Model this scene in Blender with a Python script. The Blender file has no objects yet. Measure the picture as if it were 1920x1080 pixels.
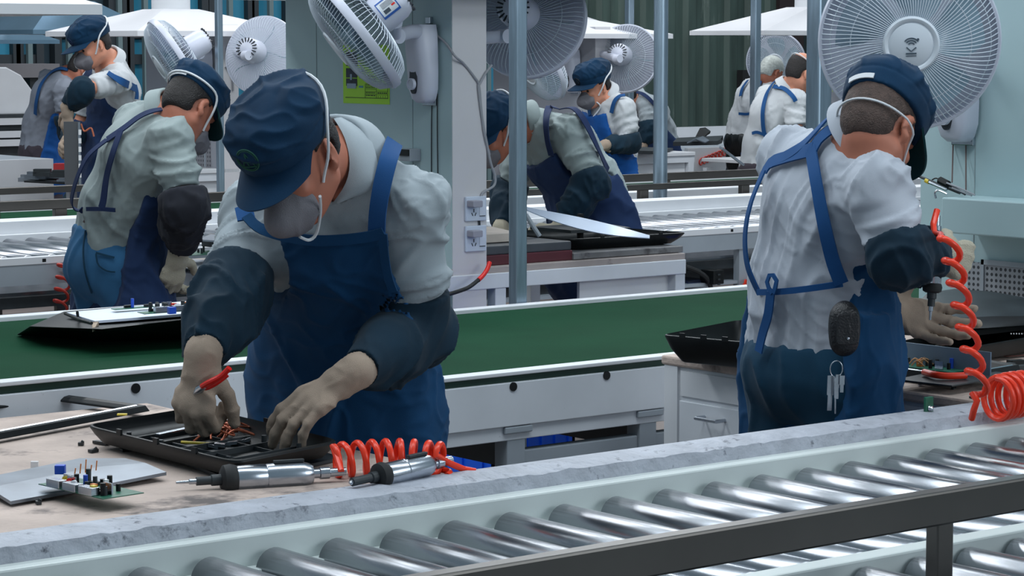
import bpy, bmesh, math, random
import numpy as np
from mathutils import Vector, Matrix
random.seed(7); RNG = np.random.default_rng(7)
SC = bpy.context.scene
COL = SC.collection

# ------------------------------------------------------------------ camera, sky, lamps, exposure
FPX, EYE, YAW, PITCH = 4620.0, 1.6, math.radians(38.4), math.atan(455 / 4620.0)
cam_data = bpy.data.cameras.new('camera')
cam = bpy.data.objects.new('camera', cam_data); COL.objects.link(cam)
cam.location = (0, 0, EYE)
cam.rotation_euler = (math.pi / 2 - PITCH, 0, -YAW)
cam_data.sensor_width = 36.0
cam_data.lens = FPX / 1920 * 36.0
cam_data.clip_end = 200
SC.camera = cam

world = bpy.data.worlds.new('world'); SC.world = world
world.use_nodes = True
bg = world.node_tree.nodes['Background']
bg.inputs[0].default_value = (0.62, 0.84, 1.0, 1)
bg.inputs[1].default_value = 0.27


def lamp(name, loc, target, size, power, col=(1, 1, 1), sy=None):
    d = bpy.data.lights.new(name, 'AREA'); d.energy = power; d.color = col
    d.shape = 'RECTANGLE'; d.size = size; d.size_y = sy or size
    o = bpy.data.objects.new(name, d); COL.objects.link(o)
    o.location = loc
    o.rotation_euler = (Vector(target) - Vector(loc)).to_track_quat('-Z', 'Y').to_euler()
    return o


COOL = (0.88, 0.95, 1.0)
# rows of factory ceiling tubes running along the lines
lamp('ceiling_lamp', (3.2, 3.2, 4.2), (3.4, 3.7, 0), 7.0, 100, COOL, 0.5)
lamp('ceiling_lamp', (4.8, 6.6, 4.4), (4.8, 6.6, 0), 9.0, 185, COOL, 0.6)
lamp('ceiling_lamp', (7.5, 9.9, 4.4), (7.5, 9.7, 0), 11.0, 230, (0.95, 0.98, 1.0), 0.8)
lamp('ceiling_lamp', (9.5, 13.6, 4.6), (9.5, 13.0, 0), 14.0, 250, (0.97, 0.98, 1.0), 1.0)
lamp('ceiling_lamp', (12.0, 17.5, 4.8), (12.0, 22.0, 1.2), 18.0, 300, (0.97, 0.98, 1.0), 1.0)  # unseen row, tilted at the back wall to brighten it
# unseen fill lamp added behind and right of the camera for the near faces
lamp('front_fill_lamp', (7.5, -4.5, 3.6), (4.5, 6.0, 0.8), 6.0, 215, (0.86, 0.94, 1.0), 3.0)

SC.view_settings.view_transform = 'Standard'
SC.view_settings.look = 'None'
SC.view_settings.gamma = 1.0
SC.view_settings.use_curve_mapping = False
SC.view_settings.exposure = 0.18

# ------------------------------------------------------------------ geometry helpers
A = lambda *v: np.array(v, float)
FWD = A(math.sin(YAW), math.cos(YAW), 0); RGT = A(math.cos(YAW), -math.sin(YAW), 0); UPV = A(0, 0, 1)
_fw = FWD * math.cos(PITCH) - UPV * math.sin(PITCH); _up = FWD * math.sin(PITCH) + UPV * math.cos(PITCH)
CAMP = A(0, 0, EYE)


def _ray(x, y): return _fw + RGT * (x - 960) / FPX - _up * (y - 540) / FPX
def pz(x, y, z): r = _ray(x, y); return CAMP + r * ((z - EYE) / r[2])        # point at a height
def pd(x, y, d): r = _ray(x, y); return CAMP + r * (d / (r @ FWD))           # point at a depth
def pY(x, y, Y): r = _ray(x, y); return CAMP + r * (Y / r[1])                # point on a plane along a line
def pX(x, y, X): r = _ray(x, y); return CAMP + r * (X / r[0])
def cv(r, u, t): return RGT * r + UPV * u - FWD * t                          # right, up, towards the viewer
def nrm(v): v = np.asarray(v, float); return v / (np.linalg.norm(v) + 1e-12)


def lin(c):
    c = c / 255.0
    return c / 12.92 if c <= 0.04045 else ((c + 0.055) / 1.055) ** 2.4


def rgb(c, k=1.0): return tuple(min(1, lin(v) * k) for v in c) + (1,)


def mat(name, c, rough=0.5, metal=0.0, var=0.0, vs=6.0, bump=0.0, bs=60.0, dirt=None, ds=8.0, dth=0.6,
        stretch=None, spec=0.5, sheen=0.0, alpha=1.0, emit=0.0, aniso=0.0):
    m = bpy.data.materials.new(name); m.use_nodes = True
    nt = m.node_tree; b = nt.nodes['Principled BSDF']; L = nt.links.new
    b.inputs['Roughness'].default_value = rough; b.inputs['Metallic'].default_value = metal
    b.inputs['Specular IOR Level'].default_value = spec
    b.inputs['Base Color'].default_value = rgb(c)
    if sheen: b.inputs['Sheen Weight'].default_value = sheen; b.inputs['Sheen Roughness'].default_value = 0.5
    if alpha < 1: b.inputs['Alpha'].default_value = alpha
    if emit: b.inputs['Emission Color'].default_value = rgb(c); b.inputs['Emission Strength'].default_value = emit
    if var or bump or dirt:
        tc = nt.nodes.new('ShaderNodeTexCoord'); vec = tc.outputs['Object']
        if stretch:
            mp = nt.nodes.new('ShaderNodeMapping'); mp.inputs['Scale'].default_value = stretch
            L(vec, mp.inputs[0]); vec = mp.outputs[0]
        out = None
        if var:
            n = nt.nodes.new('ShaderNodeTexNoise'); n.inputs['Scale'].default_value = vs; n.inputs['Detail'].default_value = 6
            L(vec, n.inputs['Vector'])
            r = nt.nodes.new('ShaderNodeValToRGB')
            r.color_ramp.elements[0].position = 0.3; r.color_ramp.elements[1].position = 0.7
            r.color_ramp.elements[0].color = rgb(c, 1 - var); r.color_ramp.elements[1].color = rgb(c, 1 + var)
            L(n.outputs[0], r.inputs[0]); out = r.outputs[0]
        if dirt:
            n2 = nt.nodes.new('ShaderNodeTexNoise'); n2.inputs['Scale'].default_value = ds; n2.inputs['Detail'].default_value = 8
            n2.inputs['Roughness'].default_value = 0.65
            L(vec, n2.inputs['Vector'])
            r2 = nt.nodes.new('ShaderNodeValToRGB')
            r2.color_ramp.elements[0].position = dth; r2.color_ramp.elements[1].position = min(1, dth + 0.12)
            L(n2.outputs[0], r2.inputs[0])
            mx = nt.nodes.new('ShaderNodeMix'); mx.data_type = 'RGBA'
            mx.inputs[6].default_value = rgb(c); mx.inputs[7].default_value = rgb(dirt)
            if out is not None: L(out, mx.inputs[6])
            L(r2.outputs[0], mx.inputs[0]); out = mx.outputs[2]
        if out is not None: L(out, b.inputs['Base Color'])
        if bump:
            n3 = nt.nodes.new('ShaderNodeTexNoise'); n3.inputs['Scale'].default_value = bs; n3.inputs['Detail'].default_value = 4
            L(vec, n3.inputs['Vector'])
            bp = nt.nodes.new('ShaderNodeBump'); bp.inputs['Strength'].default_value = bump; bp.inputs['Distance'].default_value = 0.01
            L(n3.outputs[0], bp.inputs['Height']); L(bp.outputs[0], b.inputs['Normal'])
    return m


def checker_mat(name, c1, c2, scale, rough=0.5):          # small punched dots on a plate
    m = mat(name, c1, rough); nt = m.node_tree; b = nt.nodes['Principled BSDF']; L = nt.links.new
    tc = nt.nodes.new('ShaderNodeTexCoord'); sp = nt.nodes.new('ShaderNodeSeparateXYZ'); L(tc.outputs['Object'], sp.inputs[0])
    hs = []
    for ax in ('Y', 'Z'):
        mu = nt.nodes.new('ShaderNodeMath'); mu.operation = 'MULTIPLY'; mu.inputs[1].default_value = scale; L(sp.outputs[ax], mu.inputs[0])
        fr = nt.nodes.new('ShaderNodeMath'); fr.operation = 'FRACT'; L(mu.outputs[0], fr.inputs[0])
        su = nt.nodes.new('ShaderNodeMath'); su.operation = 'SUBTRACT'; su.inputs[1].default_value = 0.5; L(fr.outputs[0], su.inputs[0])
        sq = nt.nodes.new('ShaderNodeMath'); sq.operation = 'MULTIPLY'; L(su.outputs[0], sq.inputs[0]); L(su.outputs[0], sq.inputs[1]); hs.append(sq)
    ad = nt.nodes.new('ShaderNodeMath'); ad.operation = 'ADD'; L(hs[0].outputs[0], ad.inputs[0]); L(hs[1].outputs[0], ad.inputs[1])
    lt = nt.nodes.new('ShaderNodeMath'); lt.operation = 'LESS_THAN'; lt.inputs[1].default_value = 0.085; L(ad.outputs[0], lt.inputs[0])
    mx = nt.nodes.new('ShaderNodeMix'); mx.data_type = 'RGBA'; mx.inputs[6].default_value = rgb(c1); mx.inputs[7].default_value = rgb(c2)
    L(lt.outputs[0], mx.inputs[0]); L(mx.outputs[2], b.inputs['Base Color'])
    return m


ORG = {}


class MB:
    """collects vertices and faces of one part"""
    def __init__(s): s.v = []; s.f = []; s.n = 0; s.mi = []; s.cur = 0
    def add(s, v, f):
        v = np.asarray(v, float).reshape(-1, 3); k = s.n
        s.v.append(v); s.n += len(v)
        s.f += [tuple(i + k for i in q) for q in f]; s.mi += [s.cur] * len(f)
        return s
    def obox(s, c, ax, h):
        c = np.asarray(c, float); ax = [np.asarray(a, float) for a in ax]
        v = [c + ax[0] * h[0] * i + ax[1] * h[1] * j + ax[2] * h[2] * k for i in (-1, 1) for j in (-1, 1) for k in (-1, 1)]
        return s.add(v, [(0, 1, 3, 2), (4, 6, 7, 5), (0, 4, 5, 1), (2, 3, 7, 6), (0, 2, 6, 4), (1, 5, 7, 3)])
    def box(s, a, b):
        a = np.minimum(a, b).astype(float) if False else np.array([min(x, y) for x, y in zip(a, b)], float); b2 = np.array([max(x, y) for x, y in zip(a, b)], float)
        b2 = np.maximum(b2, np.array(b, float))
        return s.obox((a + b2) / 2, np.eye(3), (b2 - a) / 2)
    def rbox(s, c, ax, h, r=0.004, n=2):                   # box whose four long edges (along ax[2]) are rounded
        c = np.asarray(c, float); pts = []
        for qx, qy, a0 in ((1, 1, 0), (-1, 1, 90), (-1, -1, 180), (1, -1, 270)):
            for k in range(n + 1):
                t = math.radians(a0 + 90 * k / n)
                pts.append((qx * (h[0] - r) + r * math.cos(t), qy * (h[1] - r) + r * math.sin(t)))
        return s.prism(pts, c - np.asarray(ax[2]) * h[2], ax[0], ax[1], np.asarray(ax[2]) * 2 * h[2])
    def prism(s, poly, o, ex, ey, d):
        o, ex, ey, d = [np.asarray(q, float) for q in (o, ex, ey, d)]
        n = len(poly); b = [o + ex * x + ey * y for x, y in poly]
        v = b + [q + d for q in b]
        return s.add(v, [tuple(range(n - 1, -1, -1)), tuple(range(n, 2 * n))] + [(i, (i + 1) % n, n + (i + 1) % n, n + i) for i in range(n)])
    def cyl(s, a, b, r, n=16, r2=None):
        a, b = np.asarray(a, float), np.asarray(b, float); return s.tube([a, b], [r, r if r2 is None else r2], n)
    def tube(s, pts, r, n=8, caps=True, ref=None, sx=1.0, sy=1.0):
        P = np.asarray(pts, float); m = len(P)
        R = np.full(m, r, float) if np.isscalar(r) else np.asarray(r, float)
        T = np.gradient(P, axis=0) if m > 2 else np.array([P[1] - P[0]] * 2)
        T /= np.linalg.norm(T, axis=1)[:, None] + 1e-12
        u = np.asarray(ref, float) if ref is not None else (A(0, 0, 1) if abs(T[0][2]) < 0.9 else A(1, 0, 0))
        v = []; ang = np.arange(n) * 2 * math.pi / n
        for i in range(m):
            u = u - T[i] * (u @ T[i]); u = nrm(u); w = np.cross(T[i], u)
            v.append(P[i] + R[i] * (np.cos(ang)[:, None] * u * sx + np.sin(ang)[:, None] * w * sy))
        f = [(i * n + j, i * n + (j + 1) % n, (i + 1) * n + (j + 1) % n, (i + 1) * n + j) for i in range(m - 1) for j in range(n)]
        if caps: f += [tuple(range(n - 1, -1, -1)), tuple(range((m - 1) * n, m * n))]
        return s.add(np.concatenate(v), f)
    def lathe(s, prof, o, ax, n=32, ref=None):             # profile of (radius, height) about an axis
        o, ax = np.asarray(o, float), nrm(ax)
        u = np.asarray(ref, float) if ref is not None else (A(0, 0, 1) if abs(ax[2]) < 0.9 else A(1, 0, 0))
        u = nrm(u - ax * (u @ ax)); w = np.cross(ax, u); ang = np.arange(n) * 2 * math.pi / n
        v = [o + ax * h + r * (np.cos(ang)[:, None] * u + np.sin(ang)[:, None] * w) for r, h in prof]
        m = len(prof)
        f = [(i * n + j, i * n + (j + 1) % n, (i + 1) * n + (j + 1) % n, (i + 1) * n + j) for i in range(m - 1) for j in range(n)]
        if prof[0][0] > 1e-6: f.append(tuple(range(n - 1, -1, -1)))
        if prof[-1][0] > 1e-6: f.append(tuple(range((m - 1) * n, m * n)))
        return s.add(np.concatenate(v), f)
    def sheet(s, G, th, nor=None):                         # grid of points given a thickness
        G = np.asarray(G, float); m, n = G.shape[:2]
        if nor is None:
            nor = np.cross(np.gradient(G, axis=0), np.gradient(G, axis=1)); nor /= np.linalg.norm(nor, axis=2)[..., None] + 1e-12
        v = np.concatenate([(G + nor * th / 2).reshape(-1, 3), (G - nor * th / 2).reshape(-1, 3)]); k = m * n; f = []
        for i in range(m - 1):
            for j in range(n - 1):
                q = (i * n + j, (i + 1) * n + j, (i + 1) * n + j + 1, i * n + j + 1)
                f.append(q); f.append(tuple(a + k for a in q[::-1]))
        e = [(i * n, (i + 1) * n) for i in range(m - 1)][::-1]
        for i in range(m - 1):
            f.append((i * n, i * n + k, (i + 1) * n + k, (i + 1) * n)); a = i * n + n - 1; b = a + n
            f.append((a, b, b + k, a + k))
        for j in range(n - 1):
            f.append((j, j + 1, j + 1 + k, j + k)); a = (m - 1) * n + j
            f.append((a, a + k, a + 1 + k, a + 1))
        return s.add(v, f)
    def build(s, name, m, parent=None, smooth=False, bevel=0.0, origin=None, seg=2, ang=40):
        v = np.concatenate(s.v)
        if parent is not None: o = ORG[parent.name]
        elif origin is not None: o = np.asarray(origin, float)
        else: o = A((v[:, 0].min() + v[:, 0].max()) / 2, (v[:, 1].min() + v[:, 1].max()) / 2, v[:, 2].min())
        me = bpy.data.meshes.new(name); me.from_pydata((v - o).tolist(), [], s.f)
        for q in (m if isinstance(m, (list, tuple)) else [m]): me.materials.append(q)
        if isinstance(m, (list, tuple)): me.polygons.foreach_set('material_index', s.mi)
        bm = bmesh.new(); bm.from_mesh(me)
        bmesh.ops.recalc_face_normals(bm, faces=bm.faces); bm.to_mesh(me); bm.free()
        ob = bpy.data.objects.new(name, me); COL.objects.link(ob)
        if parent is not None: ob.parent = parent
        else: ob.location = o
        ORG[ob.name] = o
        if bevel:
            bv = ob.modifiers.new('bevel', 'BEVEL'); bv.width = bevel; bv.segments = seg; bv.limit_method = 'ANGLE'; bv.angle_limit = math.radians(50)
            bv.harden_normals = False
        if smooth:
            me.shade_smooth()
            if ang < 180:
                try: me.set_sharp_from_angle(angle=math.radians(ang))
                except Exception: pass
        return ob


def tag(o, label, cat, group=None):
    o['label'] = label; o['category'] = cat
    if group: o['group'] = group
    return o


def struct(o): o['kind'] = 'structure'; return o


def thing(name, loc, label, cat, group=None):
    o = bpy.data.objects.new(name, None); COL.objects.link(o); o.location = tuple(float(q) for q in loc); o.empty_display_size = 0.1
    ORG[o.name] = np.asarray(loc, float)
    return tag(o, label, cat, group)


def dup_tree(o, loc, label, rot=None, parent=None):
    c = o.copy(); COL.objects.link(c)
    if parent is None:
        c.location = tuple(float(q) for q in loc)
        if rot is not None: c.rotation_euler = rot
        if label: c['label'] = label
        ORG[c.name] = np.asarray(loc, float)
    else: c.parent = parent
    for ch in list(o.children): dup_tree(ch, None, None, None, c)
    return c


# ------------------------------------------------------------------ materials
WHITE = mat('white_paint', (216, 218, 222), 0.42, var=0.05, vs=3, dirt=(120, 112, 104), ds=26, dth=0.71)
WORN = mat('worn_white_paint', (210, 214, 220), 0.45, var=0.07, vs=4, dirt=(92, 84, 78), ds=40, dth=0.68)
PANEL = mat('panel_paint', (172, 197, 201), 0.5, var=0.04, vs=2)
PANELLIT = mat('panel_edge_lit_tone', (205, 203, 206), 0.5, var=0.03, vs=5, dirt=(120, 100, 90), ds=30, dth=0.75)  # panel paint with the brighter, warmer light on end faces put into the colour
GREYP = mat('grey_paint', (150, 158, 166), 0.5, var=0.07, vs=4)
STEEL = mat('galvanised_steel', (150, 168, 182), 0.34, 0.85, var=0.16, vs=9, stretch=(6, 6, 0.6))
CHROME = mat('polished_roller_steel', (164, 168, 174), 0.25, 1.0, var=0.06, vs=5)
STAIN = mat('stainless_rail', (92, 89, 86), 0.32, 1.0, var=0.1, vs=3, dirt=(110, 84, 52), ds=3, dth=0.74)
BELT = mat('green_belt', (19, 60, 40), 0.85, spec=0.06, var=0.12, vs=3, bump=0.15, bs=300, dirt=(28, 72, 50), ds=9, dth=0.66)
DARKG = mat('dark_green_edge', (22, 58, 46), 0.5)
BOARD = mat('worn_bench_board', (184, 166, 156), 0.75, var=0.2, vs=7, bump=0.3, bs=60, dirt=(92, 84, 82), ds=5, dth=0.55)
SLAB = mat('speckled_laminate_edge', (168, 172, 182), 0.6, var=0.14, vs=18, bump=0.5, bs=55, dirt=(84, 88, 98), ds=34, dth=0.585)
BLACKP = mat('black_plastic', (15, 19, 21), 0.42, spec=0.3, var=0.2, vs=30)
DARKP = mat('dark_plastic', (40, 46, 50), 0.5, var=0.2, vs=20)
RUBBER = mat('black_rubber', (24, 26, 28), 0.7)
RED = mat('red_plastic', (214, 34, 26), 0.35)
ORANGE = mat('orange_hose', (238, 60, 30), 0.32, var=0.06, vs=10)
FANW = mat('fan_plastic', (196, 200, 214), 0.33)
FANG = mat('fan_guard_paint', (188, 198, 208), 0.35)
FANB = mat('fan_blade_plastic', (150, 182, 196), 0.2, alpha=0.45)
BLACKM = mat('black_metal', (30, 34, 36), 0.4, 0.5)
SILVER = mat('silver_tool_metal', (182, 188, 196), 0.26, 1.0, var=0.1, vs=20)
BLUEC = mat('blue_crate_plastic', (22, 104, 246), 0.4)
FLOORM = mat('concrete_floor', (120, 110, 106), 0.6, var=0.15, vs=1.5, dirt=(88, 80, 76), ds=4, dth=0.6)
CABLE = mat('grey_cable', (150, 152, 158), 0.5)
PCBG = mat('green_circuit_board', (26, 92, 70), 0.45, var=0.25, vs=60)
COPPER = mat('copper_wire', (196, 112, 84), 0.4, 0.6)
FOIL = mat('silver_sheet', (128, 136, 146), 0.4, 0.85, var=0.3, vs=6)
MATTEW = mat('white_film', (214, 222, 238), 0.4, var=0.05, vs=4)
YEL = mat('yellow_plastic', (222, 196, 60), 0.5)
CARD = mat('cardboard', (178, 160, 142), 0.8, var=0.1, vs=12)
PIPE = mat('duct_steel', (150, 156, 164), 0.25, 0.9, var=0.18, vs=8, stretch=(1, 1, 0.2))

# ------------------------------------------------------------------ the hall
X, Y, Z = A(1, 0, 0), A(0, 1, 0), A(0, 0, 1)
struct(MB().box((-9, -1.0, -0.1), (44, 27, 0)).build('floor', FLOORM))

# corrugated wall at the far side, windows to its left
WY = 22.0
def wallx(px): return pY(px, 100, WY)[0]
CORR = mat('corrugated_sheet', (72, 90, 84), 0.5, 0.1, var=0.32, vs=2.2, stretch=(3, 1, 0.35), dirt=(128, 142, 136), ds=2.4, dth=0.62)
b = MB(); x0, x1 = wallx(1060), wallx(2600); pts = []; xx = x0
while xx < x1:
    pts += [(xx, 0), (xx + 0.12, 0), (xx + 0.17, -0.05), (xx + 0.29, -0.05)]; xx += 0.34
G = np.array([[A(p[0], WY + p[1], z) for z in (0, 1.5, 5.0)] for p in pts])
b.sheet(G, 0.01); struct(b.build('wall_back', CORR))

WALLD = mat('dark_wall_paint', (40, 62, 74), 0.6, var=0.2, vs=2)
GLASSB = mat('blue_window_glass', (58, 136, 166), 0.15, var=0.25, vs=0.9, spec=0.6)
FRAMED = mat('dark_window_frame', (40, 48, 54), 0.5)
FRAMEL = mat('pale_window_bar', (104, 124, 128), 0.5)
xl0, xl1 = wallx(-1500), wallx(1060)
b = MB(); b.box((xl0, WY + 0.1, 0), (xl1, WY + 0.25, 5.0)); struct(b.build('wall_left', WALLD))
# window bands: panes with a frame each
wn = 1
bands = [(-900, -760), (-740, -600), (-560, -420), (-400, -260), (-240, -90), (-60, 30), (36, 74), (108, 152), (210, 236), (244, 304), (318, 384), (398, 470), (478, 540), (560, 800), (815, 1040)]
for (a, c) in bands:
    xa, xb = wallx(a), wallx(c)
    w = MB()
    for (y0, y1) in ((0.9, 1.42), (1.5, 1.66), (1.78, 2.5)):
        w.box((xa, WY + 0.06, y0), (xb, WY + 0.09, y1))
    o = struct(w.build('window_%d' % wn, GLASSB)); wn += 1
    f = MB()
    for xq in (xa, xb): f.box((xq - 0.04, WY - 0.02, 0.8), (xq + 0.04, WY + 0.09, 2.6))
    for zq in (0.84, 1.46, 1.72): f.box((xa, WY - 0.0, zq - 0.05), (xb, WY + 0.09, zq + 0.05))
    f.build('window_frame', FRAMED, o)
    f = MB()
    for xq in (xa + (xb - xa) * 0.42,): f.box((xq - 0.025, WY - 0.06, 0.0), (xq + 0.025, WY - 0.01, 3.2))
    f.build('window_bar', FRAMEL, o)
# dark doorway in the corrugated wall, door post
b = MB(); b.box((wallx(1448), WY - 0.12, 0), (wallx(1494), WY - 0.06, 3.4)); struct(b.build('trim_1', mat('rust_brown_post', (52, 42, 42), 0.7)))
b = MB(); b.box((wallx(1494), WY - 0.1, 0), (wallx(1700), WY - 0.06, 3.4)); struct(b.build('door_1', mat('dark_green_door', (34, 48, 48), 0.6, var=0.2, vs=2)))
b = MB(); b.box((wallx(1376), WY - 0.16, 0), (wallx(1396), WY - 0.06, 1.3)); struct(b.build('trim_2', mat('dark_post', (36, 36, 38), 0.7)))

# ------------------------------------------------------------------ conveyors, benches, columns, hoods
def boxpost(name, p, w, d, z0, z1, m, label, group=None, cat='post', rnd=False):
    t = MB()
    if rnd: t.cyl(A(p[0], p[1], z0), A(p[0], p[1], z1), w / 2, 24)
    else: t.rbox(A(p[0], p[1], (z0 + z1) / 2), (X, Y, Z), (w / 2, d / 2, (z1 - z0) / 2), min(w, d) * 0.12)
    return tag(t.build(name, m, smooth=rnd), label, cat, group)


def roller_lane(par, x0, x1, ya, yb, zt, r, pitch, start=None):
    m = MB()
    m.lathe([(0, -0.02), (0.006, -0.02), (0.006, 0), (r * 0.92, 0.0), (r, 0.004), (r, yb - ya - 0.004), (r * 0.92, yb - ya), (0.006, yb - ya), (0.006, yb - ya + 0.02), (0, yb - ya + 0.02)], A(0, 0, 0), Y, 28)
    o = ORG[par.name]; x = x0 if start is None else start; first = None
    while x < x1:
        if first is None:
            first = m.build('roller', CHROME, None, True, origin=(0, 0, 0)); q = first
        else:
            q = first.copy(); COL.objects.link(q)
        q.parent = par; q.location = tuple(A(x, ya, zt - r) - o); ORG[q.name] = A(x, ya, zt - r)
        x += pitch


# ---- front roller conveyor, two lanes
cx0, cx1 = 1.2, 5.6
rc = thing('roller_conveyor', (3.3, 3.2, 0), 'long steel roller conveyor across the foreground with a speckled grey back ledge', 'conveyor', None)
t = MB(); G = []
for i, xq in enumerate(np.linspace(cx0, cx1, 260)):
    e = 0.0012 * math.sin(i * 0.9) * math.sin(i * 0.17) + RNG.normal() * 0.0009
    G.append([A(xq, 3.545 + e * 0.3, 0.758), A(xq, 3.545 + e * 0.4, 0.775), A(xq, 3.548 + e * 0.5, 0.796 + e), A(xq, 3.585, 0.803 + e), A(xq, 3.62, 0.803)])
t.sheet(np.array(G), 0.012); t.box((cx0, 3.55, 0.755), (cx1, 3.62, 0.795))
t.build('ledge_board', SLAB, rc, True)
CREAM = mat('cream_channel_paint', (208, 216, 214), 0.4, var=0.06, vs=5, dirt=(132, 124, 110), ds=20, dth=0.7)
t = MB(); t.box((cx0, 3.50, 0.60), (cx1, 3.545, 0.775)); t.box((cx0, 3.462, 0.700), (cx1, 3.50, 0.722)); t.build('back_channel', CREAM, rc, bevel=0.004)
t = MB(); t.box((cx0, 2.79, 0.60), (cx1, 2.835, 0.752)); t.build('middle_beam', CREAM, rc, bevel=0.004)
t = MB(); t.box((cx0, 3.0, 0.56), (cx1, 3.46, 0.58)); t.box((cx0, 2.1, 0.56), (cx1, 2.78, 0.58)); t.build('drip_tray', mat('dark_grey_tray', (84, 90, 96), 0.5, 0.3), rc)
t = MB(); t.box((cx0, 2.04, 0.60), (cx1, 2.08, 0.752)); t.build('front_beam', CREAM, rc, bevel=0.004)
roller_lane(rc, 1.55, cx1, 2.84, 3.485, 0.752, 0.037, 0.1275, pY(112, 1035, 3.485)[0] + 0.02 - 0.1275)
roller_lane(rc, 1.55, cx1, 2.085, 2.785, 0.742, 0.037, 0.1275)
for xq in (1.5, 3.4, 5.3):
    for yq in (2.06, 2.81, 3.52):
        MB().rbox(A(xq, yq, 0.3), (X, Y, Z), (0.03, 0.02, 0.3), 0.004).build('leg', CREAM, rc)
# guard rail over the middle beam
gr = thing('guard_rail', (3.3, 2.60, 0), 'dark stainless guard rail with flat bar and short square post in the foreground', 'rail')
t = MB(); t.rbox(A((cx0 + cx1) / 2, 2.6, 0.872), (Y, Z, X), (0.016, 0.0275, (cx1 - cx0) / 2), 0.004); t.build('bar', STAIN, gr)
for px in (1762,):
    xq = pY(px, 1000, 2.6)[0]; MB().rbox(A(xq, 2.6, 0.424), (X, Y, Z), (0.019, 0.013, 0.424), 0.003).build('post', STAIN, gr)
xq = 1.5; MB().rbox(A(xq, 2.6, 0.424), (X, Y, Z), (0.019, 0.013, 0.424), 0.003).build('post', STAIN, gr)

# ---- bench 1 (front worker), bench 2 (right worker)
bn = thing('workbench', (2.3, 4.2, 0), 'worn brown topped workbench in the left foreground, cluttered with tools and a black tray', 'workbench')
t = MB(); t.box((1.25, 3.622, 0.77), (2.76, 4.80, 0.802)); t.build('bench_top', BOARD, bn, bevel=0.004)
t = MB(); t.box((1.3, 3.66, 0.70), (2.73, 4.76, 0.77)); t.build('frame', WHITE, bn)
for xq in (1.35, 2.70):
    for yq in (3.68, 4.74): MB().box((xq - 0.02, yq - 0.02, 0), (xq + 0.02, yq + 0.02, 0.70)).build('leg', WHITE, bn)

b2 = thing('workbench', (4.75, 4.2, 0), 'grey steel workbench with cabinet door and wire handle beside the right worker', 'workbench')
bx0, bx1, by0, by1 = 4.25, 5.22, 3.622, 4.74
t = MB(); t.box((bx0, by0, 0.775), (bx1, by1, 0.80)); t.build('bench_top', BOARD, b2, bevel=0.006)
t = MB(); t.box((bx0 + 0.012, by0 + 0.01, 0.05), (bx1, by1 - 0.01, 0.775)); t.build('cabinet_body', WHITE, b2, bevel=0.004)
t = MB(); t.box((bx0 + 0.002, 4.0, 0.12), (bx0 + 0.012, by1 - 0.07, 0.688)); d = t.build('door', WORN, b2, bevel=0.002)
t = MB(); ya, yb = pX(1304, 786, bx0 - .03)[1], pX(1342, 786, bx0 - .03)[1]; hz = pX(1320, 787, bx0 - .03)[2]
t.tube([A(bx0 + .004, ya, hz), A(bx0 - .03, ya, hz), A(bx0 - .03, yb, hz), A(bx0 + .004, yb, hz)], 0.005, 6); t.build('handle', SILVER, d)
t = MB(); t.box((bx0 + 0.004, by1 - 0.06, 0.05), (bx0 + 0.014, by1 - 0.01, 0.775)); t.box((bx0 + 0.006, 3.66, 0.70), (bx0 + 0.013, by1 - 0.07, 0.765)); t.build('top_rail', WHITE, b2)
t = MB(); t.box((4.62, by0 + 0.003, 0.30), (5.15, by0 + 0.012, 0.72)); t.build('drawer_front', GREYP, b2, bevel=0.002)


# ---- belt conveyors between the lines
def belt_conveyor(name, x0, x1, y0, y1, z, label, holes, legs, face=0.105):
    c = thing(name, ((x0 + x1) / 2, (y0 + y1) / 2, 0), label, 'conveyor')
    t = MB(); t.box((x0, y0 + 0.05, z - 0.012), (x1, y1 - 0.05, z)); t.build('belt', BELT, c)
    t = MB(); t.box((x0, y0, z - 0.004), (x1, y0 + 0.05, z + 0.006)); t.build('near_rail', WHITE, c, bevel=0.002)
    t = MB(); t.box((x0, y1 - 0.05, z - 0.004), (x1, y1, z + 0.012)); t.build('far_rail', WHITE, c, bevel=0.002)
    t = MB(); t.box((x0, y0 + 0.012, z - 0.022), (x1, y0 + 0.05, z - 0.004)); t.build('edge_seal', DARKG, c)
    t = MB(); t.box((x0, y0, z - 0.022 - face), (x1, y0 + 0.03, z - 0.022)); t.box((x0, y0 + 0.01, z - 0.06 - face), (x1, y0 + 0.03, z - face)); sp = t.build('side_panel', WORN, c, bevel=0.002)
    t = MB(); t.box((x0, y1 - 0.03, z - 0.12), (x1, y1, z - 0.004)); t.build('far_panel', WHITE, c)
    for hx, hz in holes:
        t = MB(); t.cyl(A(hx, y0 - 0.003, hz), A(hx, y0 + 0.001, hz), 0.0115, 20); t.build('bolt_hole', BLACKP, sp)
    zl = z - 0.022 - face - 0.02
    for k, xl in enumerate(legs):
        t = MB(); t.box((xl - 0.045, y0 + 0.0, zl), (xl + 0.045, y0 + 0.07, zl + 0.018)); t.box((xl - 0.03, y0 + 0.012, 0), (xl + 0.03, y0 + 0.065, zl))
        t.build('leg', GREYP, c, bevel=0.003)
        t = MB(); t.box((xl - 0.03, y1 - 0.06, 0), (xl + 0.03, y1 - 0.01, z - 0.12)); t.build('leg', GREYP, c, bevel=0.003)
        t = MB(); t.box((xl - 0.022, y0 + 0.065, zl - 0.09), (xl + 0.022, y1 - 0.06, zl - 0.03)); t.build('cross_bar', DARKP, c)
        if k: MB().box((legs[k - 1] + 0.03, y0 + 0.02, zl - 0.088), (xl - 0.03, y0 + 0.06, zl - 0.05)).build('stretcher', GREYP, c, bevel=0.003)
    return c


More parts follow.
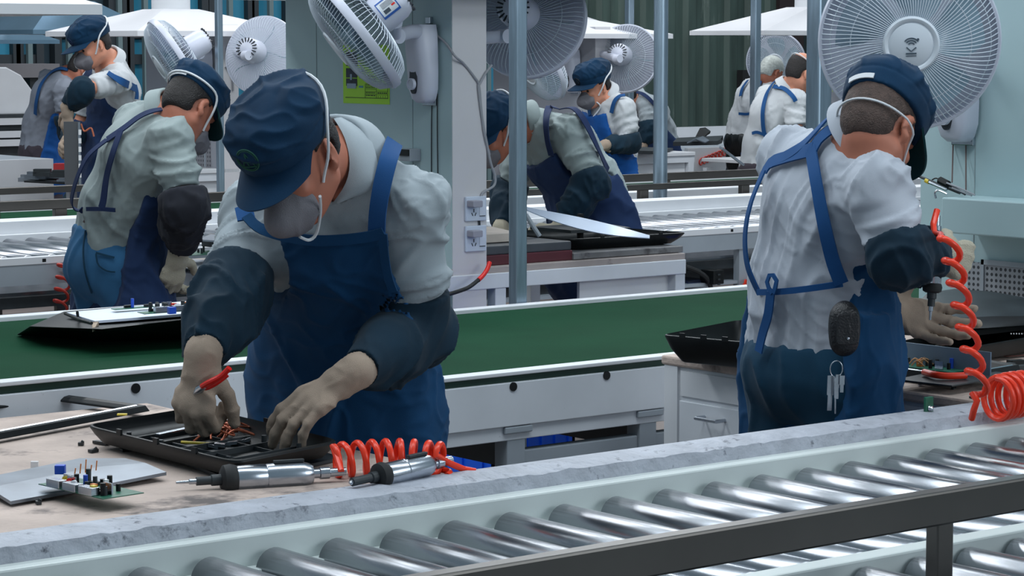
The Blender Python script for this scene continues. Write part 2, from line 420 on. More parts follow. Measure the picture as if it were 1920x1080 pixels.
ZB, ZL = 0.768, 0.862
def on(px, py, Yp): p = pY(px, py, Yp); return p[0], p[2]
h1 = [on(962, 725, 4.87), on(1137, 704, 4.87)]
h2 = [on(254, 728, 4.87), on(470, 702, 4.87)]
belt_conveyor('belt_conveyor', 3.585, 8.5, 4.87, 6.12, ZB, 'green belt conveyor running from the screen center to behind the right worker', h1,
              [on(960, 830, 4.9)[0], on(1207, 800, 4.9)[0], 5.6, 7.0], 0.112)
belt_conveyor('belt_conveyor', -1.2, 3.54, 4.87, 6.05, ZL, 'green belt conveyor at the left, raised a little, carrying the gutted screen', h2, [0.2, 1.9, 3.2], 0.16)
t = MB(); t.box((3.542, 4.865, 0.62), (3.582, 6.1, 0.866)); tag(t.build('belt_end_housing', WHITE, bevel=0.004), 'white sheet metal housing where the two green belts meet behind the front worker', 'housing')


# ---- columns with hood: a flat duct cabinet with benches on both sides
def column(x, w, y0, y1, zt, label, seams=True, face=PANEL):
    c = thing('duct_column', (x + w / 2, (y0 + y1) / 2, 0), label, 'column', None)
    t = MB(); t.box((x, y0 + 0.003, 0.0), (x + w, y1, zt)); t.build('cabinet', face, c)
    t = MB(); t.box((x + 0.001, y0, 0.0), (x + w - 0.001, y0 + 0.003, zt)); t.build('end_panel', PANELLIT, c)  # thin end face carrying the lit tone
    if seams:
        t = MB()
        for q in (0.22, 0.8): t.box((x - 0.0015, y0 + (y1 - y0) * q, 0.8), (x, y0 + (y1 - y0) * q + 0.0025, zt))
        t.build('seam', mat('seam_grey', (140, 156, 160), 0.6), c)
    return c


def hood(xc, yc, hx, hy, z, rise, rx, label, m=WHITE, pipe=WHITE, top=3.2, lip=0.03):
    c = thing('extractor_hood', (xc, yc, z), label, 'hood', None)
    t = MB(); k = 0.32
    v = [A(xc + sx * hx, yc + sy * hy, z + lip) for sx, sy in ((-1, -1), (1, -1), (1, 1), (-1, 1))]
    u = [A(xc + sx * rx, yc + sy * rx, z + lip + rise) for sx, sy in ((-1, -1), (1, -1), (1, 1), (-1, 1))]
    lo = [q - Z * lip for q in v]
    li = [A(xc + sx * (hx - 0.02), yc + sy * (hy - 0.02), z + 0.004) for sx, sy in ((-1, -1), (1, -1), (1, 1), (-1, 1))]
    ui = [q - Z * 0.02 for q in u]
    P = v + u + lo + li + ui
    f = []
    for i in range(4):
        j = (i + 1) % 4
        f += [(i, j, 4 + j, 4 + i), (8 + i, 8 + j, j, i), (12 + i, 12 + j, 8 + j, 8 + i), (16 + i, 16 + j, 12 + j, 12 + i)]
    f += [(4, 5, 6, 7), (16, 17, 18, 19)]
    t.add(P, f); t.build('canopy', m, c)
    t = MB(); t.cyl(A(xc, yc, z + lip + rise), A(xc, yc, top), rx * 0.95, 32); t.build('duct_pipe', pipe, c, True)
    return c


HOODW = mat('white_hood_paint', (216, 216, 220), 0.45, var=0.03, vs=4)
# line B column (centre of the picture) and hood
CBX, CBW, CBY = 5.30, 0.155, 7.03
YB1 = pX(537, 200, CBX)[1]
column(CBX, CBW, CBY, YB1, 2.05, 'tall pale column in the middle with a fan, green sheet and two wall sockets')
xh = pY(247, 5, 8.2)[0]
hood(CBX + 0.1, 7.55, CBX + 0.1 - xh, 0.66, 1.775, 0.22, 0.16, 'white extractor hood above the middle column, only its lower rim in view', HOODW)
# top left hood of the same line (its column stands outside the picture)
p = pY(155, 20, 6.6)
hood(p[0] - 0.86, 7.1, 0.86, 0.62, 1.690, 0.22, 0.16, 'large white extractor hood in the top left corner, seen from slightly below', HOODW)
# line A right column
CAX = 5.25; YA1 = pX(1727, 300, CAX)[1]
column(CAX, 0.16, 3.75, YA1, 2.2, 'pale green column at the right edge behind the large fan')
t = MB(); ya = pX(1765, 400, CAX - 0.14)[1]; zq = pX(1765, 370, CAX - 0.14)[2]; zr = pX(1765, 436, CAX - 0.14)[2]
t.box((CAX - 0.14, 3.72, zr), (CAX - 0.001, ya, zq)); tag(t.build('tool_ledge', PANEL, bevel=0.004), 'pale green box ledge fixed to the right column, tools lying on it', 'ledge')
t = MB(); yv = pX(1815, 540, CAX - 0.006)[1]; zv1, zv0 = pX(1815, 490, CAX)[2], pX(1815, 580, CAX)[2]
t.box((CAX - 0.008, 3.8, zv0), (CAX - 0.001, yv, zv1)); v = t.build('vent_grille', checker_mat('punched_plate', (150, 154, 160), (52, 54, 60), 62), None)
tag(v, 'punched metal vent grille low on the right column above the black trays', 'vent')
t = MB(); t.box((CAX - 0.012, yv - 0.06, zv0 - 0.01), (CAX - 0.008, yv - 0.05, zv1 + 0.01)); t.box((CAX - 0.012, 3.8, zv1 - 0.004), (CAX - 0.008, yv - 0.05, zv1 + 0.01)); t.build('frame', GREYP, v)

# bench B on both sides of the column
bb = thing('workbench', (5.2, 7.5, 0), 'white framed workbench around the middle column behind the green belt', 'workbench')
XBR = pY(1285, 490, 7.03)[0]; XBL = 4.62
t = MB(); t.box((XBL, 7.03, 0.775), (XBR, 8.0, 0.80)); t.build('bench_top', mat('grey_bench_sheet', (160, 150, 146), 0.6, var=0.15, vs=6, dirt=(100, 94, 92), ds=9, dth=0.6), bb, bevel=0.003)
t = MB(); t.box((XBL, 7.025, 0.72), (XBR, 7.05, 0.776)); t.box((XBL, 7.05, 0.72), (XBL + 0.03, 7.98, 0.776)); t.box((XBR - 0.03, 7.05, 0.72), (XBR, 7.98, 0.776)); t.build('apron_rail', WORN, bb, bevel=0.003)
for xq in (XBL + 0.03, 5.52, XBR - 0.025): MB().box((xq - 0.025, 7.03, 0), (xq + 0.025, 7.08, 0.72)).build('leg', WORN, bb, bevel=0.003)
for xq in (XBL + 0.03, XBR - 0.025): MB().box((xq - 0.025, 7.92, 0), (xq + 0.025, 7.97, 0.72)).build('leg', WORN, bb, bevel=0.003)
xa = pY(1085, 540, 7.08)[0]
t = MB(); t.box((xa, 7.075, 0.35), (XBR - 0.05, 7.09, 0.72)); t.build('front_panel', WHITE, bb)
t = MB(); t.box((XBL + 0.02, 7.5, 0.3), (5.5, 7.52, 0.72)); t.build('back_panel', DARKP, bb)


# ---- roller conveyor behind line B: a low lane and guard rails (left stretch stands a little higher)
def back_conveyor(x0, x1, dz, label, lower=True):
    c = thing('roller_conveyor', ((x0 + x1) / 2, 9.1, 0), label, 'conveyor')
    y0, y1 = 8.7, 9.55; zt = 0.735 + dz
    t = MB(); t.box((x0, y0, zt - 0.035), (x1, y0 + 0.04, zt - 0.006)); t.build('near_beam', WHITE, c, bevel=0.002)
    t = MB(); t.box((x0, y0 + 0.004, zt - 0.115), (x1, y0 + 0.03, zt - 0.035)); t.build('side_panel', GREYP, c)
    t = MB(); t.box((x0, y0 + 0.08, zt - 0.165), (x1, y1, zt - 0.15)); t.build('lower_lane', CHROME, c)
    t = MB(); t.box((x0, y0 + 0.05, zt - 0.21), (x1, y0 + 0.08, zt - 0.165)); t.build('lower_beam', DARKP, c)
    t = MB(); t.box((x0, y0 + 0.02, 0.44), (x1, y1, 0.455)); t.build('lower_shelf', GREYP, c)
    t = MB()
    for xq in np.arange(x0 + 0.25, x1, 0.62): t.box((xq - 0.008, y0 - 0.001, zt - 0.027), (xq + 0.008, y0 + 0.001, zt - 0.014))
    t.build('slot_marks', BLACKP, c)
    t = MB(); t.box((x0, y1, zt - 0.19), (x1, y1 + 0.03, zt + 0.015)); t.build('far_beam', WHITE, c, bevel=0.002)
    t = MB(); t.box((x0, y1 + 0.03, zt - 0.012), (x1, y1 + 0.2, zt + 0.07)); t.build('top_plate', WHITE, c, bevel=0.002)
    roller_lane(c, x0 + 0.05, x1, y0 + 0.045, y1 - 0.005, zt, 0.03, 0.105)
    for xq in np.arange(x0 + 0.3, x1, 1.9):
        MB().box((xq - 0.03, y0 + 0.01, 0), (xq + 0.03, y0 + 0.05, zt - 0.115)).build('leg', GREYP, c)
        MB().box((xq - 0.03, y1 - 0.02, 0), (xq + 0.03, y1 + 0.02, zt - 0.19)).build('leg', GREYP, c)
    return c


back_conveyor(1.2, 6.1, 0.045, 'roller conveyor at the far left behind the worker in blue jeans')
back_conveyor(6.15, 12.2, -0.01, 'roller conveyor behind the leaning worker, right of the middle column')


def back_rails(x0, x1, specs, label, posts):
    c = thing('guard_rail', ((x0 + x1) / 2, specs[0][0], 0), label, 'rail')
    for (yy, z0, z1) in specs:
        t = MB(); t.rbox(A((x0 + x1) / 2, yy, (z0 + z1) / 2), (Y, Z, X), (0.015, (z1 - z0) / 2, (x1 - x0) / 2), 0.003); t.build('bar', STAIN, c)
        for xq in posts:
            MB().rbox(A(xq, yy, z0 / 2), (X, Y, Z), (0.03, 0.015, z0 / 2), 0.003).build('post', STAIN, c)
    return c


ra = lambda x, y, Yp: pY(x, y, Yp)[2]
px1 = pY(112, 400, 9.85)[0]; px2 = pY(1205, 380, 9.85)[0]
back_rails(2.0, 6.1, [(9.85, ra(80, 393, 9.85), ra(80, 374, 9.85)), (10.5, ra(80, 362, 10.5), ra(80, 349, 10.5))], 'stainless double guard rail behind the left roller conveyor', [px1])
back_rails(6.2, 12.5, [(9.85, ra(1340, 350, 9.85), ra(1340, 339, 9.85)), (10.5, ra(1340, 334, 10.5), ra(1340, 320, 10.5))], 'stainless double guard rail behind the right roller conveyor', [px2, pY(1395, 330, 9.85)[0]])
# bright white conveyor box behind the rails
t = MB(); t.box((2.0, 10.15, 0.45), (12.8, 10.35, 0.80)); tag(t.build('white_trunking', WHITE, bevel=0.004), 'long white box trunking behind the stainless guard rails', 'trunking')

# ---- line C: belt, benches, columns, hoods
YC = 12.3
zc = 0.83
lc = thing('belt_conveyor', (8, 11.1, 0), 'narrow far green belt conveyor behind the guard rails', 'conveyor')
t = MB(); t.box((3, 10.75, 0.70), (15, 11.4, 0.755)); t.build('belt', BELT, lc)
t = MB(); t.box((3, 10.70, 0.66), (15, 10.75, 0.765)); t.box((3, 11.40, 0.66), (15, 11.44, 0.775)); t.build('side_rail', WHITE, lc)
for xq in (4, 7, 10, 13): MB().box((xq - 0.03, 10.72, 0), (xq + 0.03, 11.42, 0.66)).build('leg', GREYP, lc)
GREYC = mat('grey_column_paint', (158, 160, 168), 0.55, var=0.03, vs=3)
WARMC = mat('warm_white_paint', (214, 210, 210), 0.5)
def ccol(pxn, pxf, pxe, label, Yn=YC):
    x = pY(pxn, 200, Yn)[0]; yf = pX(pxf, 200, x)[1]; w = pY(pxe, 200, Yn)[0] - x
    c = column(x, w, Yn, yf, 1.72, label, False, GREYC); return x, w, yf
c1 = ccol(417, 275, 448, 'grey column at the left carrying two fans under a white hood')
c2 = ccol(1116, 925, 1144, 'far grey column behind the capped worker with grey mask')
c3 = ccol(1655, 1556, 1690, 'far column at the right half hidden by the large fan and steel post')
def chood(c, rim, pxl, pxr, rise, label, Yn=YC):
    zr = pY((pxl + pxr) / 2, rim, Yn - 0.12)[2]
    xl, xr = pY(pxl, rim, Yn - 0.12)[0], pY(pxr, rim, Yn - 0.12)[0]
    yc = (Yn - 0.12 + c[2] + 0.1) / 2
    return hood((xl + xr) / 2, yc, (xr - xl) / 2, yc - (Yn - 0.12), zr, rise, 0.12, label, HOODW)
chood(c1, 68, 258, 560, 0.13, 'white pyramid extractor hood over the left grey column, round duct on top')
chood(c2, 72, 985, 1262, 0.13, 'far white extractor hood over the capped worker with grey mask')
chood(c3, 66, 1432, 1740, 0.17, 'white extractor hood at the right, behind the thick steel post')
# second far hoods
def fhood(px0, px1, rim, Yn, rise, label, m=HOODW, pipe=HOODW, dep=1.0):
    xl, xr = pY(px0, rim, Yn)[0], pY(px1, rim, Yn)[0]; zr = pY(px0, rim, Yn)[2]
    return hood((xl + xr) / 2, Yn + dep / 2, (xr - xl) / 2, dep / 2, zr, rise, 0.16, label, m, pipe)
fhood(900, 1143, 51, 15.5, 0.2, 'small bright white hood edge between the round fan and the far hood')
HOODS = mat('steel_hood', (128, 160, 182), 0.28, 0.75, var=0.12, vs=3)
fhood(62, 290, 64, 15.0, 0.2, 'blue tinted steel hood with round steel duct at the top left', HOODS, PIPE, 0.9)
fhood(-60, 112, 82, 17.5, 0.1, 'dark low hood edge at the far left below the steel hood', HOODS, PIPE, 0.8)
# benches C
def cbench(pxl, pxr, py, Yn, label, dep=0.9):
    x0, x1 = pY(pxl, py, Yn)[0], pY(pxr, py, Yn)[0]; z = pY((pxl + pxr) / 2, py, Yn)[2]
    c = thing('workbench', ((x0 + x1) / 2, Yn + dep / 2, 0), label, 'workbench')
    MB().box((x0, Yn, z - 0.025), (x1, Yn + dep, z)).build('bench_top', WHITE, c, bevel=0.003)
    MB().box((x0, Yn + 0.01, z - 0.07), (x1, Yn + 0.03, z - 0.025)).build('apron_rail', WORN, c)
    for xq in (x0 + 0.03, x1 - 0.03):
        for yq in (Yn + 0.03, Yn + dep - 0.03): MB().box((xq - 0.025, yq - 0.02, 0), (xq + 0.025, yq + 0.02, z - 0.07)).build('leg', WORN, c)
    MB().box((x0 + 0.06, Yn + 0.04, z - 0.3), (x1 - 0.06, Yn + 0.06, z - 0.07)).build('front_panel', WHITE, c)
    return z
ZC1 = cbench(270, 470, 318, YC, 'white workbench below the vent of the left grey column', 0.95)
ZC2 = cbench(1010, 1304, 290, YC, 'small white workbench between the two round steel posts at the back')
ZC3 = cbench(1480, 1720, 300, YC, 'far workbench hidden behind the right worker')
# line D long white conveyor
dcv = thing('roller_conveyor', (12, 14.6, 0), 'far white conveyor with stainless rail in front of the corrugated wall', 'conveyor')
za = pY(1320, 277, 14.2)[2]; DX = pY(1290, 277, 14.2)[0]
MB().box((DX, 14.2, za - 0.35), (17, 14.24, za)).build('near_beam', WHITE, dcv)
MB().box((DX, 14.24, za - 0.06), (17, 15.2, za - 0.03)).build('deck', GREYP, dcv)
MB().box((DX, 15.2, za - 0.3), (17, 15.24, za + 0.12)).build('far_beam', WHITE, dcv)
zb = pY(1320, 243, 15.4)[2]
MB().box((DX, 15.38, zb - 0.05), (17, 15.41, zb)).build('bar', STAIN, dcv)
for xq in (DX + .2, 15, 16.8):
    MB().box((xq - 0.04, 15.37, 0), (xq + 0.04, 15.42, zb - 0.05)).build('post', STAIN, dcv)
    MB().box((xq - 0.03, 14.21, 0), (xq + 0.03, 14.24, za - 0.35)).build('leg', GREYP, dcv)
# far left: white machine with slanted face, conveyors beneath it
mc = thing('white_machine', tuple(pY(20, 250, 17.0) * A(1, 1, 0)), 'white slant sided machine body at the far left edge behind the worker in grey', 'machine')
xa, xb = pY(-120, 200, 17)[0], pY(72, 200, 17)[0]; z0, z1 = pY(0, 215, 17)[2], pY(0, 126, 17)[2]
t = MB(); t.prism([(0, z0), (xb - xa, z0), (xb - xa, z0 + 0.12), (xb - xa - 0.14, z1 - 0.06), (xb - xa - 0.26, z1), (0, z1)], A(xa, 17, 0), X, Z, Y * 0.8); t.build('hopper_body', WHITE, mc, bevel=0.01)
t = MB(); t.box((xa, 16.98, 0.0), (xb + 0.05, 17.7, z0)); t.build('base_frame', DARKP, mc)
for yy in (222, 246, 262):
    zz = pY(0, yy, 16.95)[2]; t = MB(); t.box((xa, 16.93, zz - 0.05), (xb + 0.2, 16.97, zz)); t.build('rail', WHITE, mc)
mb = thing('beam_machine', tuple(pY(110, 250, 18.5) * A(1, 1, 0)), 'grey cross beam with rust marks behind the bent worker in grey', 'machine')
xa, xb = pY(-40, 130, 18.5)[0], pY(112, 130, 18.5)[0]; z0, z1 = pY(0, 146, 18.5)[2], pY(0, 120, 18.5)[2]
t = MB(); t.box((xa, 18.5, z0), (xb, 18.8, z1)); t.build('beam', mat('rusty_grey_paint', (120, 118, 122), 0.6, dirt=(60, 44, 40), ds=8, dth=0.6), mb)
t = MB(); t.box((xa, 18.55, 0), (xa + 0.2, 18.75, z0)); t.box((xb - 0.25, 18.55, 0), (xb - 0.05, 18.75, z0)); t.build('stand', DARKP, mb)
ld = thing('roller_conveyor', (6.5, 14.3, 0), 'white far left conveyor in front of the bent worker in grey', 'conveyor')
za = pY(20, 300, 13.6)[2]
MB().box((3.5, 13.6, za - 0.4), (pY(100, 310, 13.6)[0], 13.64, za)).build('near_beam', WHITE, ld)
MB().box((3.5, 13.64, za - 0.03), (pY(100, 310, 13.6)[0], 14.4, za)).build('deck', GREYP, ld)
for xq in (4.2, 5.4, 6.2): MB().box((xq - 0.03, 13.62, 0), (xq + 0.03, 13.7, za - 0.4)).build('leg', GREYP, ld)

# ---- steel posts and overhead beam
def post_px(x0, x1, Yp, z1, label, rnd=False, grp=None):
    a, c = pY(x0, 300, Yp)[0], pY(x1, 300, Yp)[0]
    return boxpost('steel_post', ((a + c) / 2, Yp), (c - a) * (1.0 if rnd else 0.72), (c - a) * (1 if rnd else 0.72), 0, z1, STEEL, label, grp, rnd=rnd)
post_px(957, 985, 6.16, 3.2, 'square galvanised steel post in front of the leaning worker')
post_px(1516, 1551, 6.3, 3.2, 'thick square steel post beside the large fan, behind the right worker')
post_px(406, 420, 11.5, 3.2, 'thin steel post in front of the left grey column')
post_px(1228, 1248, 10.05, 3.2, 'round bright steel post right of the capped worker with grey mask', True)
post_px(1172, 1186, 13.4, 3.2, 'thin square steel post behind the shoulder of the capped worker with grey mask')
post_px(1407, 1422, 12.05, 3.2, 'thin steel post in front of the far worker with a towel on the head')

# ------------------------------------------------------------------ wall fans (built once, then copied)
FR = 0.222


def bent_wires(n, prof, r, twist=0.0, sides=4, off=0.0):
    t = MB()
    for k in range(n):
        a0 = 2 * math.pi * (k + off) / n
        pts = []
        for i, (rr, zz) in enumerate(prof):
            a = a0 + twist * i / (len(prof) - 1); pts.append((rr * math.cos(a), rr * math.sin(a), zz))
        t.tube(pts, r, sides, caps=False)
    return t


def ring(t, R, z, r, n=56, sides=6, sx=1.0, sy=1.0):
    a = np.arange(n + 1) * 2 * math.pi / n
    return t.tube(np.stack([R * np.cos(a), R * np.sin(a), np.full(n + 1, z)], 1), r, sides, caps=False, ref=(0, 0, 1), sx=sx, sy=sy)


def arc_prof(r0, r1, z0, z1, n=7, p=0.5):
    return [(r0 + (r1 - r0) * i / n, z1 + (z0 - z1) * (1 - (i / n) ** 2.2) ** p) for i in range(n + 1)]


FANDARK = mat('fan_dark_inset', (30, 36, 44), 0.4)
FANBADGE = mat('fan_badge', (206, 214, 222), 0.3)
MOTIF = mat('fan_badge_print', (70, 84, 96), 0.6)
STICK = mat('sticker_white', (206, 212, 216), 0.6); STICKB = mat('sticker_blue', (34, 84, 160), 0.6)


def fan_head_meshes():
    d = {}
    t = bent_wires(104, arc_prof(0.068, FR, 0.085, 0.012), 0.00135, 0.16)
    ring(t, 0.150, 0.066, 0.0016); ring(t, 0.2, 0.042, 0.0014, 56, 5); d['front_guard'] = (t, FANG)
    t = bent_wires(72, arc_prof(0.06, FR, -0.085, -0.012), 0.00135, -0.12)
    ring(t, 0.15, -0.066, 0.0016); d['rear_guard'] = (t, FANG)
    t = MB(); t.lathe([(FR - 0.003, -0.016), (FR + 0.004, -0.016), (FR + 0.007, -0.01), (FR + 0.007, 0.010), (FR + 0.004, 0.016), (FR - 0.003, 0.016), (FR - 0.003, -0.016)], (0, 0, 0), (0, 0, 1), 72); d['rim'] = (t, FANW)
    t = MB(); t.lathe([(0, 0.092), (0.05, 0.091), (0.056, 0.087), (0.060, 0.091), (0.066, 0.092), (0.071, 0.086), (0.071, 0.078), (0, 0.076)], (0, 0, 0), (0, 0, 1), 56); d['badge'] = (t, FANBADGE)
    t = MB()
    for k in range(5):
        G = []
        for i in range(9):
            rr = 0.035 + (0.185 - 0.035) * i / 8; row = []
            for j in range(7):
                s = (j / 6 - 0.5); wid = 0.55 + 0.5 * math.sin(math.pi * min(1, i / 8 * 0.9)) ; a = k * 2 * math.pi / 5 + s * wid + 0.35 * i / 8
                row.append(A(rr * math.cos(a), rr * math.sin(a), 0.028 - 0.055 * (s + 0.5) + 0.01))
            G.append(row)
        t.sheet(np.array(G), 0.002)
    d['blades'] = (t, FANB)
    t = MB(); t.lathe([(0, 0.05), (0.03, 0.048), (0.042, 0.035), (0.042, -0.03), (0, -0.03)], (0, 0, 0), (0, 0, 1), 32); d['hub'] = (t, FANB)
    # motor housing, rounded box behind the guard
    t = MB(); n = 40; P = []
    prof = [(0.0, -0.21), (0.60, -0.208), (0.86, -0.198), (1.0, -0.175), (1.06, -0.10), (1.0, -0.086), (0, -0.086)]
    t.lathe([(0.07 * a, b) for a, b in prof], (0, 0, 0), (0, 0, 1), 40)
    t2 = np.concatenate(t.v); t.v = [t2 * A(1.0, 0.92, 1.0)]; d['motor_housing'] = (t, FANW)
    t = MB()
    for k in range(18):
        a = 2 * math.pi * k / 18; e = A(math.cos(a), math.sin(a), 0); q = np.cross(e, Z)
        t.obox(e * 0.052 * A(1, .92, 1) - Z * 0.2055, (e, q, Z), (0.013, 0.0028, 0.0035))
    d['vents'] = (t, FANDARK)
    return d


FAN_MESH = None


def make_fan(base, wall_n, up, neck, head_c, axis, label, sticker=False, motif=0, roll=0.0, knob=True, cable=None):
    """base: top of the wall bracket; wall_n: wall normal; head_c: centre of the guard; axis: blowing direction"""
    global FAN_MESH
    wall_n, axis = nrm(wall_n), nrm(axis); base = np.asarray(base, float)
    f = thing('wall_fan', base, label, 'fan', 'white wall fans')
    side = np.cross(Z, wall_n)
    # body on the wall: tapering rounded case
    t = MB(); n = 28; rows = []
    for (zz, w, dp) in ((0.02, 0.035, 0.05), (0.03, 0.048, 0.075), (0.0, 0.055, 0.085), (-0.06, 0.058, 0.08), (-0.14, 0.060, 0.070), (-0.20, 0.058, 0.064), (-0.235, 0.046, 0.055), (-0.25, 0.03, 0.04)):
        a = np.linspace(0, math.pi, n); sx = np.sign(np.cos(a)) * np.abs(np.cos(a)) ** 0.6; sy = np.abs(np.sin(a)) ** 0.55
        rows.append([base + side * (w * u) + wall_n * (0.012 + dp * v_) + Z * zz for u, v_ in zip(sx, sy)])
    rows = rows[1:]
    R = np.array(rows); m = len(rows); V = R.reshape(-1, 3)
    F = [(i * n + j, (i + 1) * n + j, (i + 1) * n + j + 1, i * n + j + 1) for i in range(m - 1) for j in range(n - 1)]
    F += [tuple(range(n)), tuple(range((m - 1) * n, m * n))[::-1], tuple(i * n for i in range(m)), tuple(i * n + n - 1 for i in range(m))[::-1]]
    t.add(V, F); bd = t.build('wall_body', FANW, f, True, ang=50)
    fo = base + wall_n * 0.083
    t = MB(); a = np.linspace(0, 2 * math.pi, 28, endpoint=False)
    pl = [(0.024 * math.cos(q) * (0.8 if math.sin(q) > 0 else 1), 0.062 * math.sin(q)) for q in a]
    t.prism(pl, base + wall_n * 0.070 - Z * 0.155, side, Z, wall_n * 0.012); t.build('control_panel', FANDARK, bd, True)
    t = MB(); t.lathe([(0.021, 0), (0.021, 0.012), (0.016, 0.013), (0.016, 0.009), (0, 0.009)], base + wall_n * 0.082 - Z * 0.182, wall_n, 24); t.build('control_knob', FANW, bd, True)
    t = MB(); t.obox(base + wall_n * 0.008 + Z * 0.045, (side, wall_n, Z), (0.014, 0.008, 0.012)); t.obox(base + wall_n * 0.006 - Z * 0.12, (side, wall_n, Z), (0.04, 0.006, 0.14)); t.build('bracket', SILVER, f, bevel=0.002)
    # arm
    neck = np.asarray(neck, float); head_c = np.asarray(head_c, float)
    t = MB(); a0 = base + wall_n * 0.05 + Z * 0.005
    t.tube([a0, a0 * 0.6 + neck * 0.4 + Z * 0.006, neck], [0.028, 0.025, 0.023], 18); t.build('arm', FANW, f, True)
    t = MB(); t.cyl(neck - side * 0.024, neck + side * 0.024, 0.026, 20); mo = head_c - axis * 0.13; u0 = mo - nrm(np.cross(np.cross(axis, Z), axis)) * 0.05
    t.tube([neck, neck * 0.5 + u0 * 0.5, u0], [0.02, 0.02, 0.026], 12); t.build('tilt_joint', FANW, f, True)
    # head
    zax = axis; xax = nrm(np.cross(Z, zax)); yax = np.cross(zax, xax)
    M = Matrix(((xax[0], yax[0], zax[0]), (xax[1], yax[1], zax[1]), (xax[2], yax[2], zax[2])))
    Q = M @ Matrix.Rotation(roll, 3, 'Z')
    if FAN_MESH is None:
        FAN_MESH = {}
        for k, (mb, mm) in fan_head_meshes().items():
            o = mb.build(k, mm, None, True, origin=(0, 0, 0)); FAN_MESH[k] = o.data; first = o; bpy.data.objects.remove(o)
    objs = {}
    for k, me in FAN_MESH.items():
        o = bpy.data.objects.new(k, me); COL.objects.link(o); o.parent = f
        o.location = tuple(head_c - base); o.rotation_euler = Q.to_euler(); objs[k] = o; ORG[o.name] = head_c
    objs['vents'].parent = objs['motor_housing']; objs['vents'].location = (0, 0, 0); objs['vents'].rotation_euler = (0, 0, 0)
    Mn = np.array(M)
    L2W = lambda p: head_c + Mn @ np.asarray(p, float)
    if motif:
        t = MB(); zz = 0.0925
        for r_ in (0.009, 0.015, 0.021):
            pts = [L2W((r_ * math.cos(q), r_ * math.sin(q) - 0.004, zz)) for q in np.linspace(math.radians(38), math.radians(142), 9)]
            t.tube(pts, 0.0016, 5)
        t.tube([L2W((-0.012, -0.006, zz)), L2W((0, -0.016, zz)), L2W((0.012, -0.006, zz))], 0.0016, 5)
        t.tube([L2W((-0.013, -0.022, zz)), L2W((0.013, -0.021, zz))], 0.0022, 5); t.tube([L2W((-0.013, -0.028, zz)), L2W((0.013, -0.027, zz))], 0.001, 5)
        t.cyl(L2W((0.016, 0.014, zz - .001)), L2W((0.016, 0.014, zz + 0.001)), 0.003, 10)
        q = t.build('printed_mark', MOTIF, f); 
    if sticker:
        # rating label on the motor housing
        t = MB(); c = sticker
        ex, ey = L2W((0, 0, 0)) * 0, None
        def P(u, v_, lift=0.0):                            # u along the axis, v round the housing
            ang = c + v_; return L2W((0.0745 * math.cos(ang) * (1 + lift), 0.0745 * 0.92 * math.sin(ang) * (1 + lift), u))
        G = np.array([[P(-0.165 + 0.065 * i / 6, -0.46 + 0.92 * j / 10) for j in range(11)] for i in range(7)]); t.sheet(G, 0.0012); s = t.build('rating_label', STICK, objs['motor_housing'].parent)
        t = MB()
        for (v0, v1, u0_, u1_) in ((-0.46, -0.34, -0.165, -0.10), (0.38, 0.46, -0.165, -0.10), (-0.46, 0.46, -0.168, -0.164), (-0.46, 0.46, -0.102, -0.099)):
            G = np.array([[P(u0_ + (u1_ - u0_) * i / 2, v0 + (v1 - v0) * j / 6, 0.012) for j in range(7)] for i in range(3)]); t.sheet(G, 0.001)
        s2 = t.build('label_border', STICKB, s)
        t = MB()
        for k in range(6):
            v0 = 0.02 + k * 0.05; G = np.array([[P(-0.158 + 0.045 * i / 2, v0 + 0.016 * j, 0.012) for j in range(2)] for i in range(3)]); t.sheet(G, 0.0008)
        G = np.array([[P(-0.135 + 0.024 * i, -0.26 + 0.2 * j, 0.012) for j in range(2)] for i in range(2)]); t.sheet(G, 0.0008)
        t.build('label_text', mat('label_print', (60, 70, 80), 0.6), s)
        t = MB(); G = np.array([[P(-0.160 + 0.014 * i, -0.1 + 0.09 * j, 0.012) for j in range(2)] for i in range(2)]); t.sheet(G, 0.0008); t.build('label_mark', RED, s)
    return f


NX, PX_ = -X, X
# middle column: one fan on each face
b0 = pX(808, 60, CBX); b0[2] = pX(808, 62, CBX)[2]
hc = pd(668, 62, 8.42)
make_fan(b0, NX, Z, pd(742, 68, 8.62), hc, cv(-0.79, -0.615, 0.13), 'white wall fan tilted left on the middle column, seen side on', sticker=0.15)
b1 = A(CBX + CBW, 7.33, 1.60)
make_fan(b1, X, Z, pd(945, 68, 9.18), pd(992, 38, 9.45), cv(0.30, -0.22, -0.92), 'white wall fan seen from behind, right of the middle column')
# right column: large fan facing the viewer
b2_ = pX(1812, 96, CAX); yb = b2_[1]
make_fan(b2_, NX, Z, pd(1762, 70, 6.55), pd(1705, 76, 6.25), cv(-0.10, -0.12, 0.98), 'large white fan facing the viewer above the right worker', motif=1)
# left grey column
x, w, yf = c1
make_fan(pX(392, 98, x), NX, Z, pd(366, 103, 12.9), pd(326, 110, 12.75), cv(-0.80, -0.5, 0.28), 'white wall fan on the left grey column, half hidden behind the cap')
make_fan(A(x + w, YC + 0.3, 1.585), X, Z, pd(462, 104, 13.9), pd(492, 104, 14.1), cv(0.34, -0.2, -0.9), 'white wall fan seen from behind beside the left grey column')
# far column C2
x, w, yf = c2
make_fan(pX(1080, 102, x), NX, Z, pd(1040, 112, 15.2), pd(1012, 126, 14.9), cv(-0.75, -0.5, 0.4), 'far white fan half hidden behind the round fan on the far grey column')
make_fan(A(x + w, YC + 0.32, 1.56), X, Z, pd(1158, 110, 15.9), pd(1173, 110, 16.2), cv(0.30, -0.2, -0.9), 'far white fan seen from behind above the capped worker')
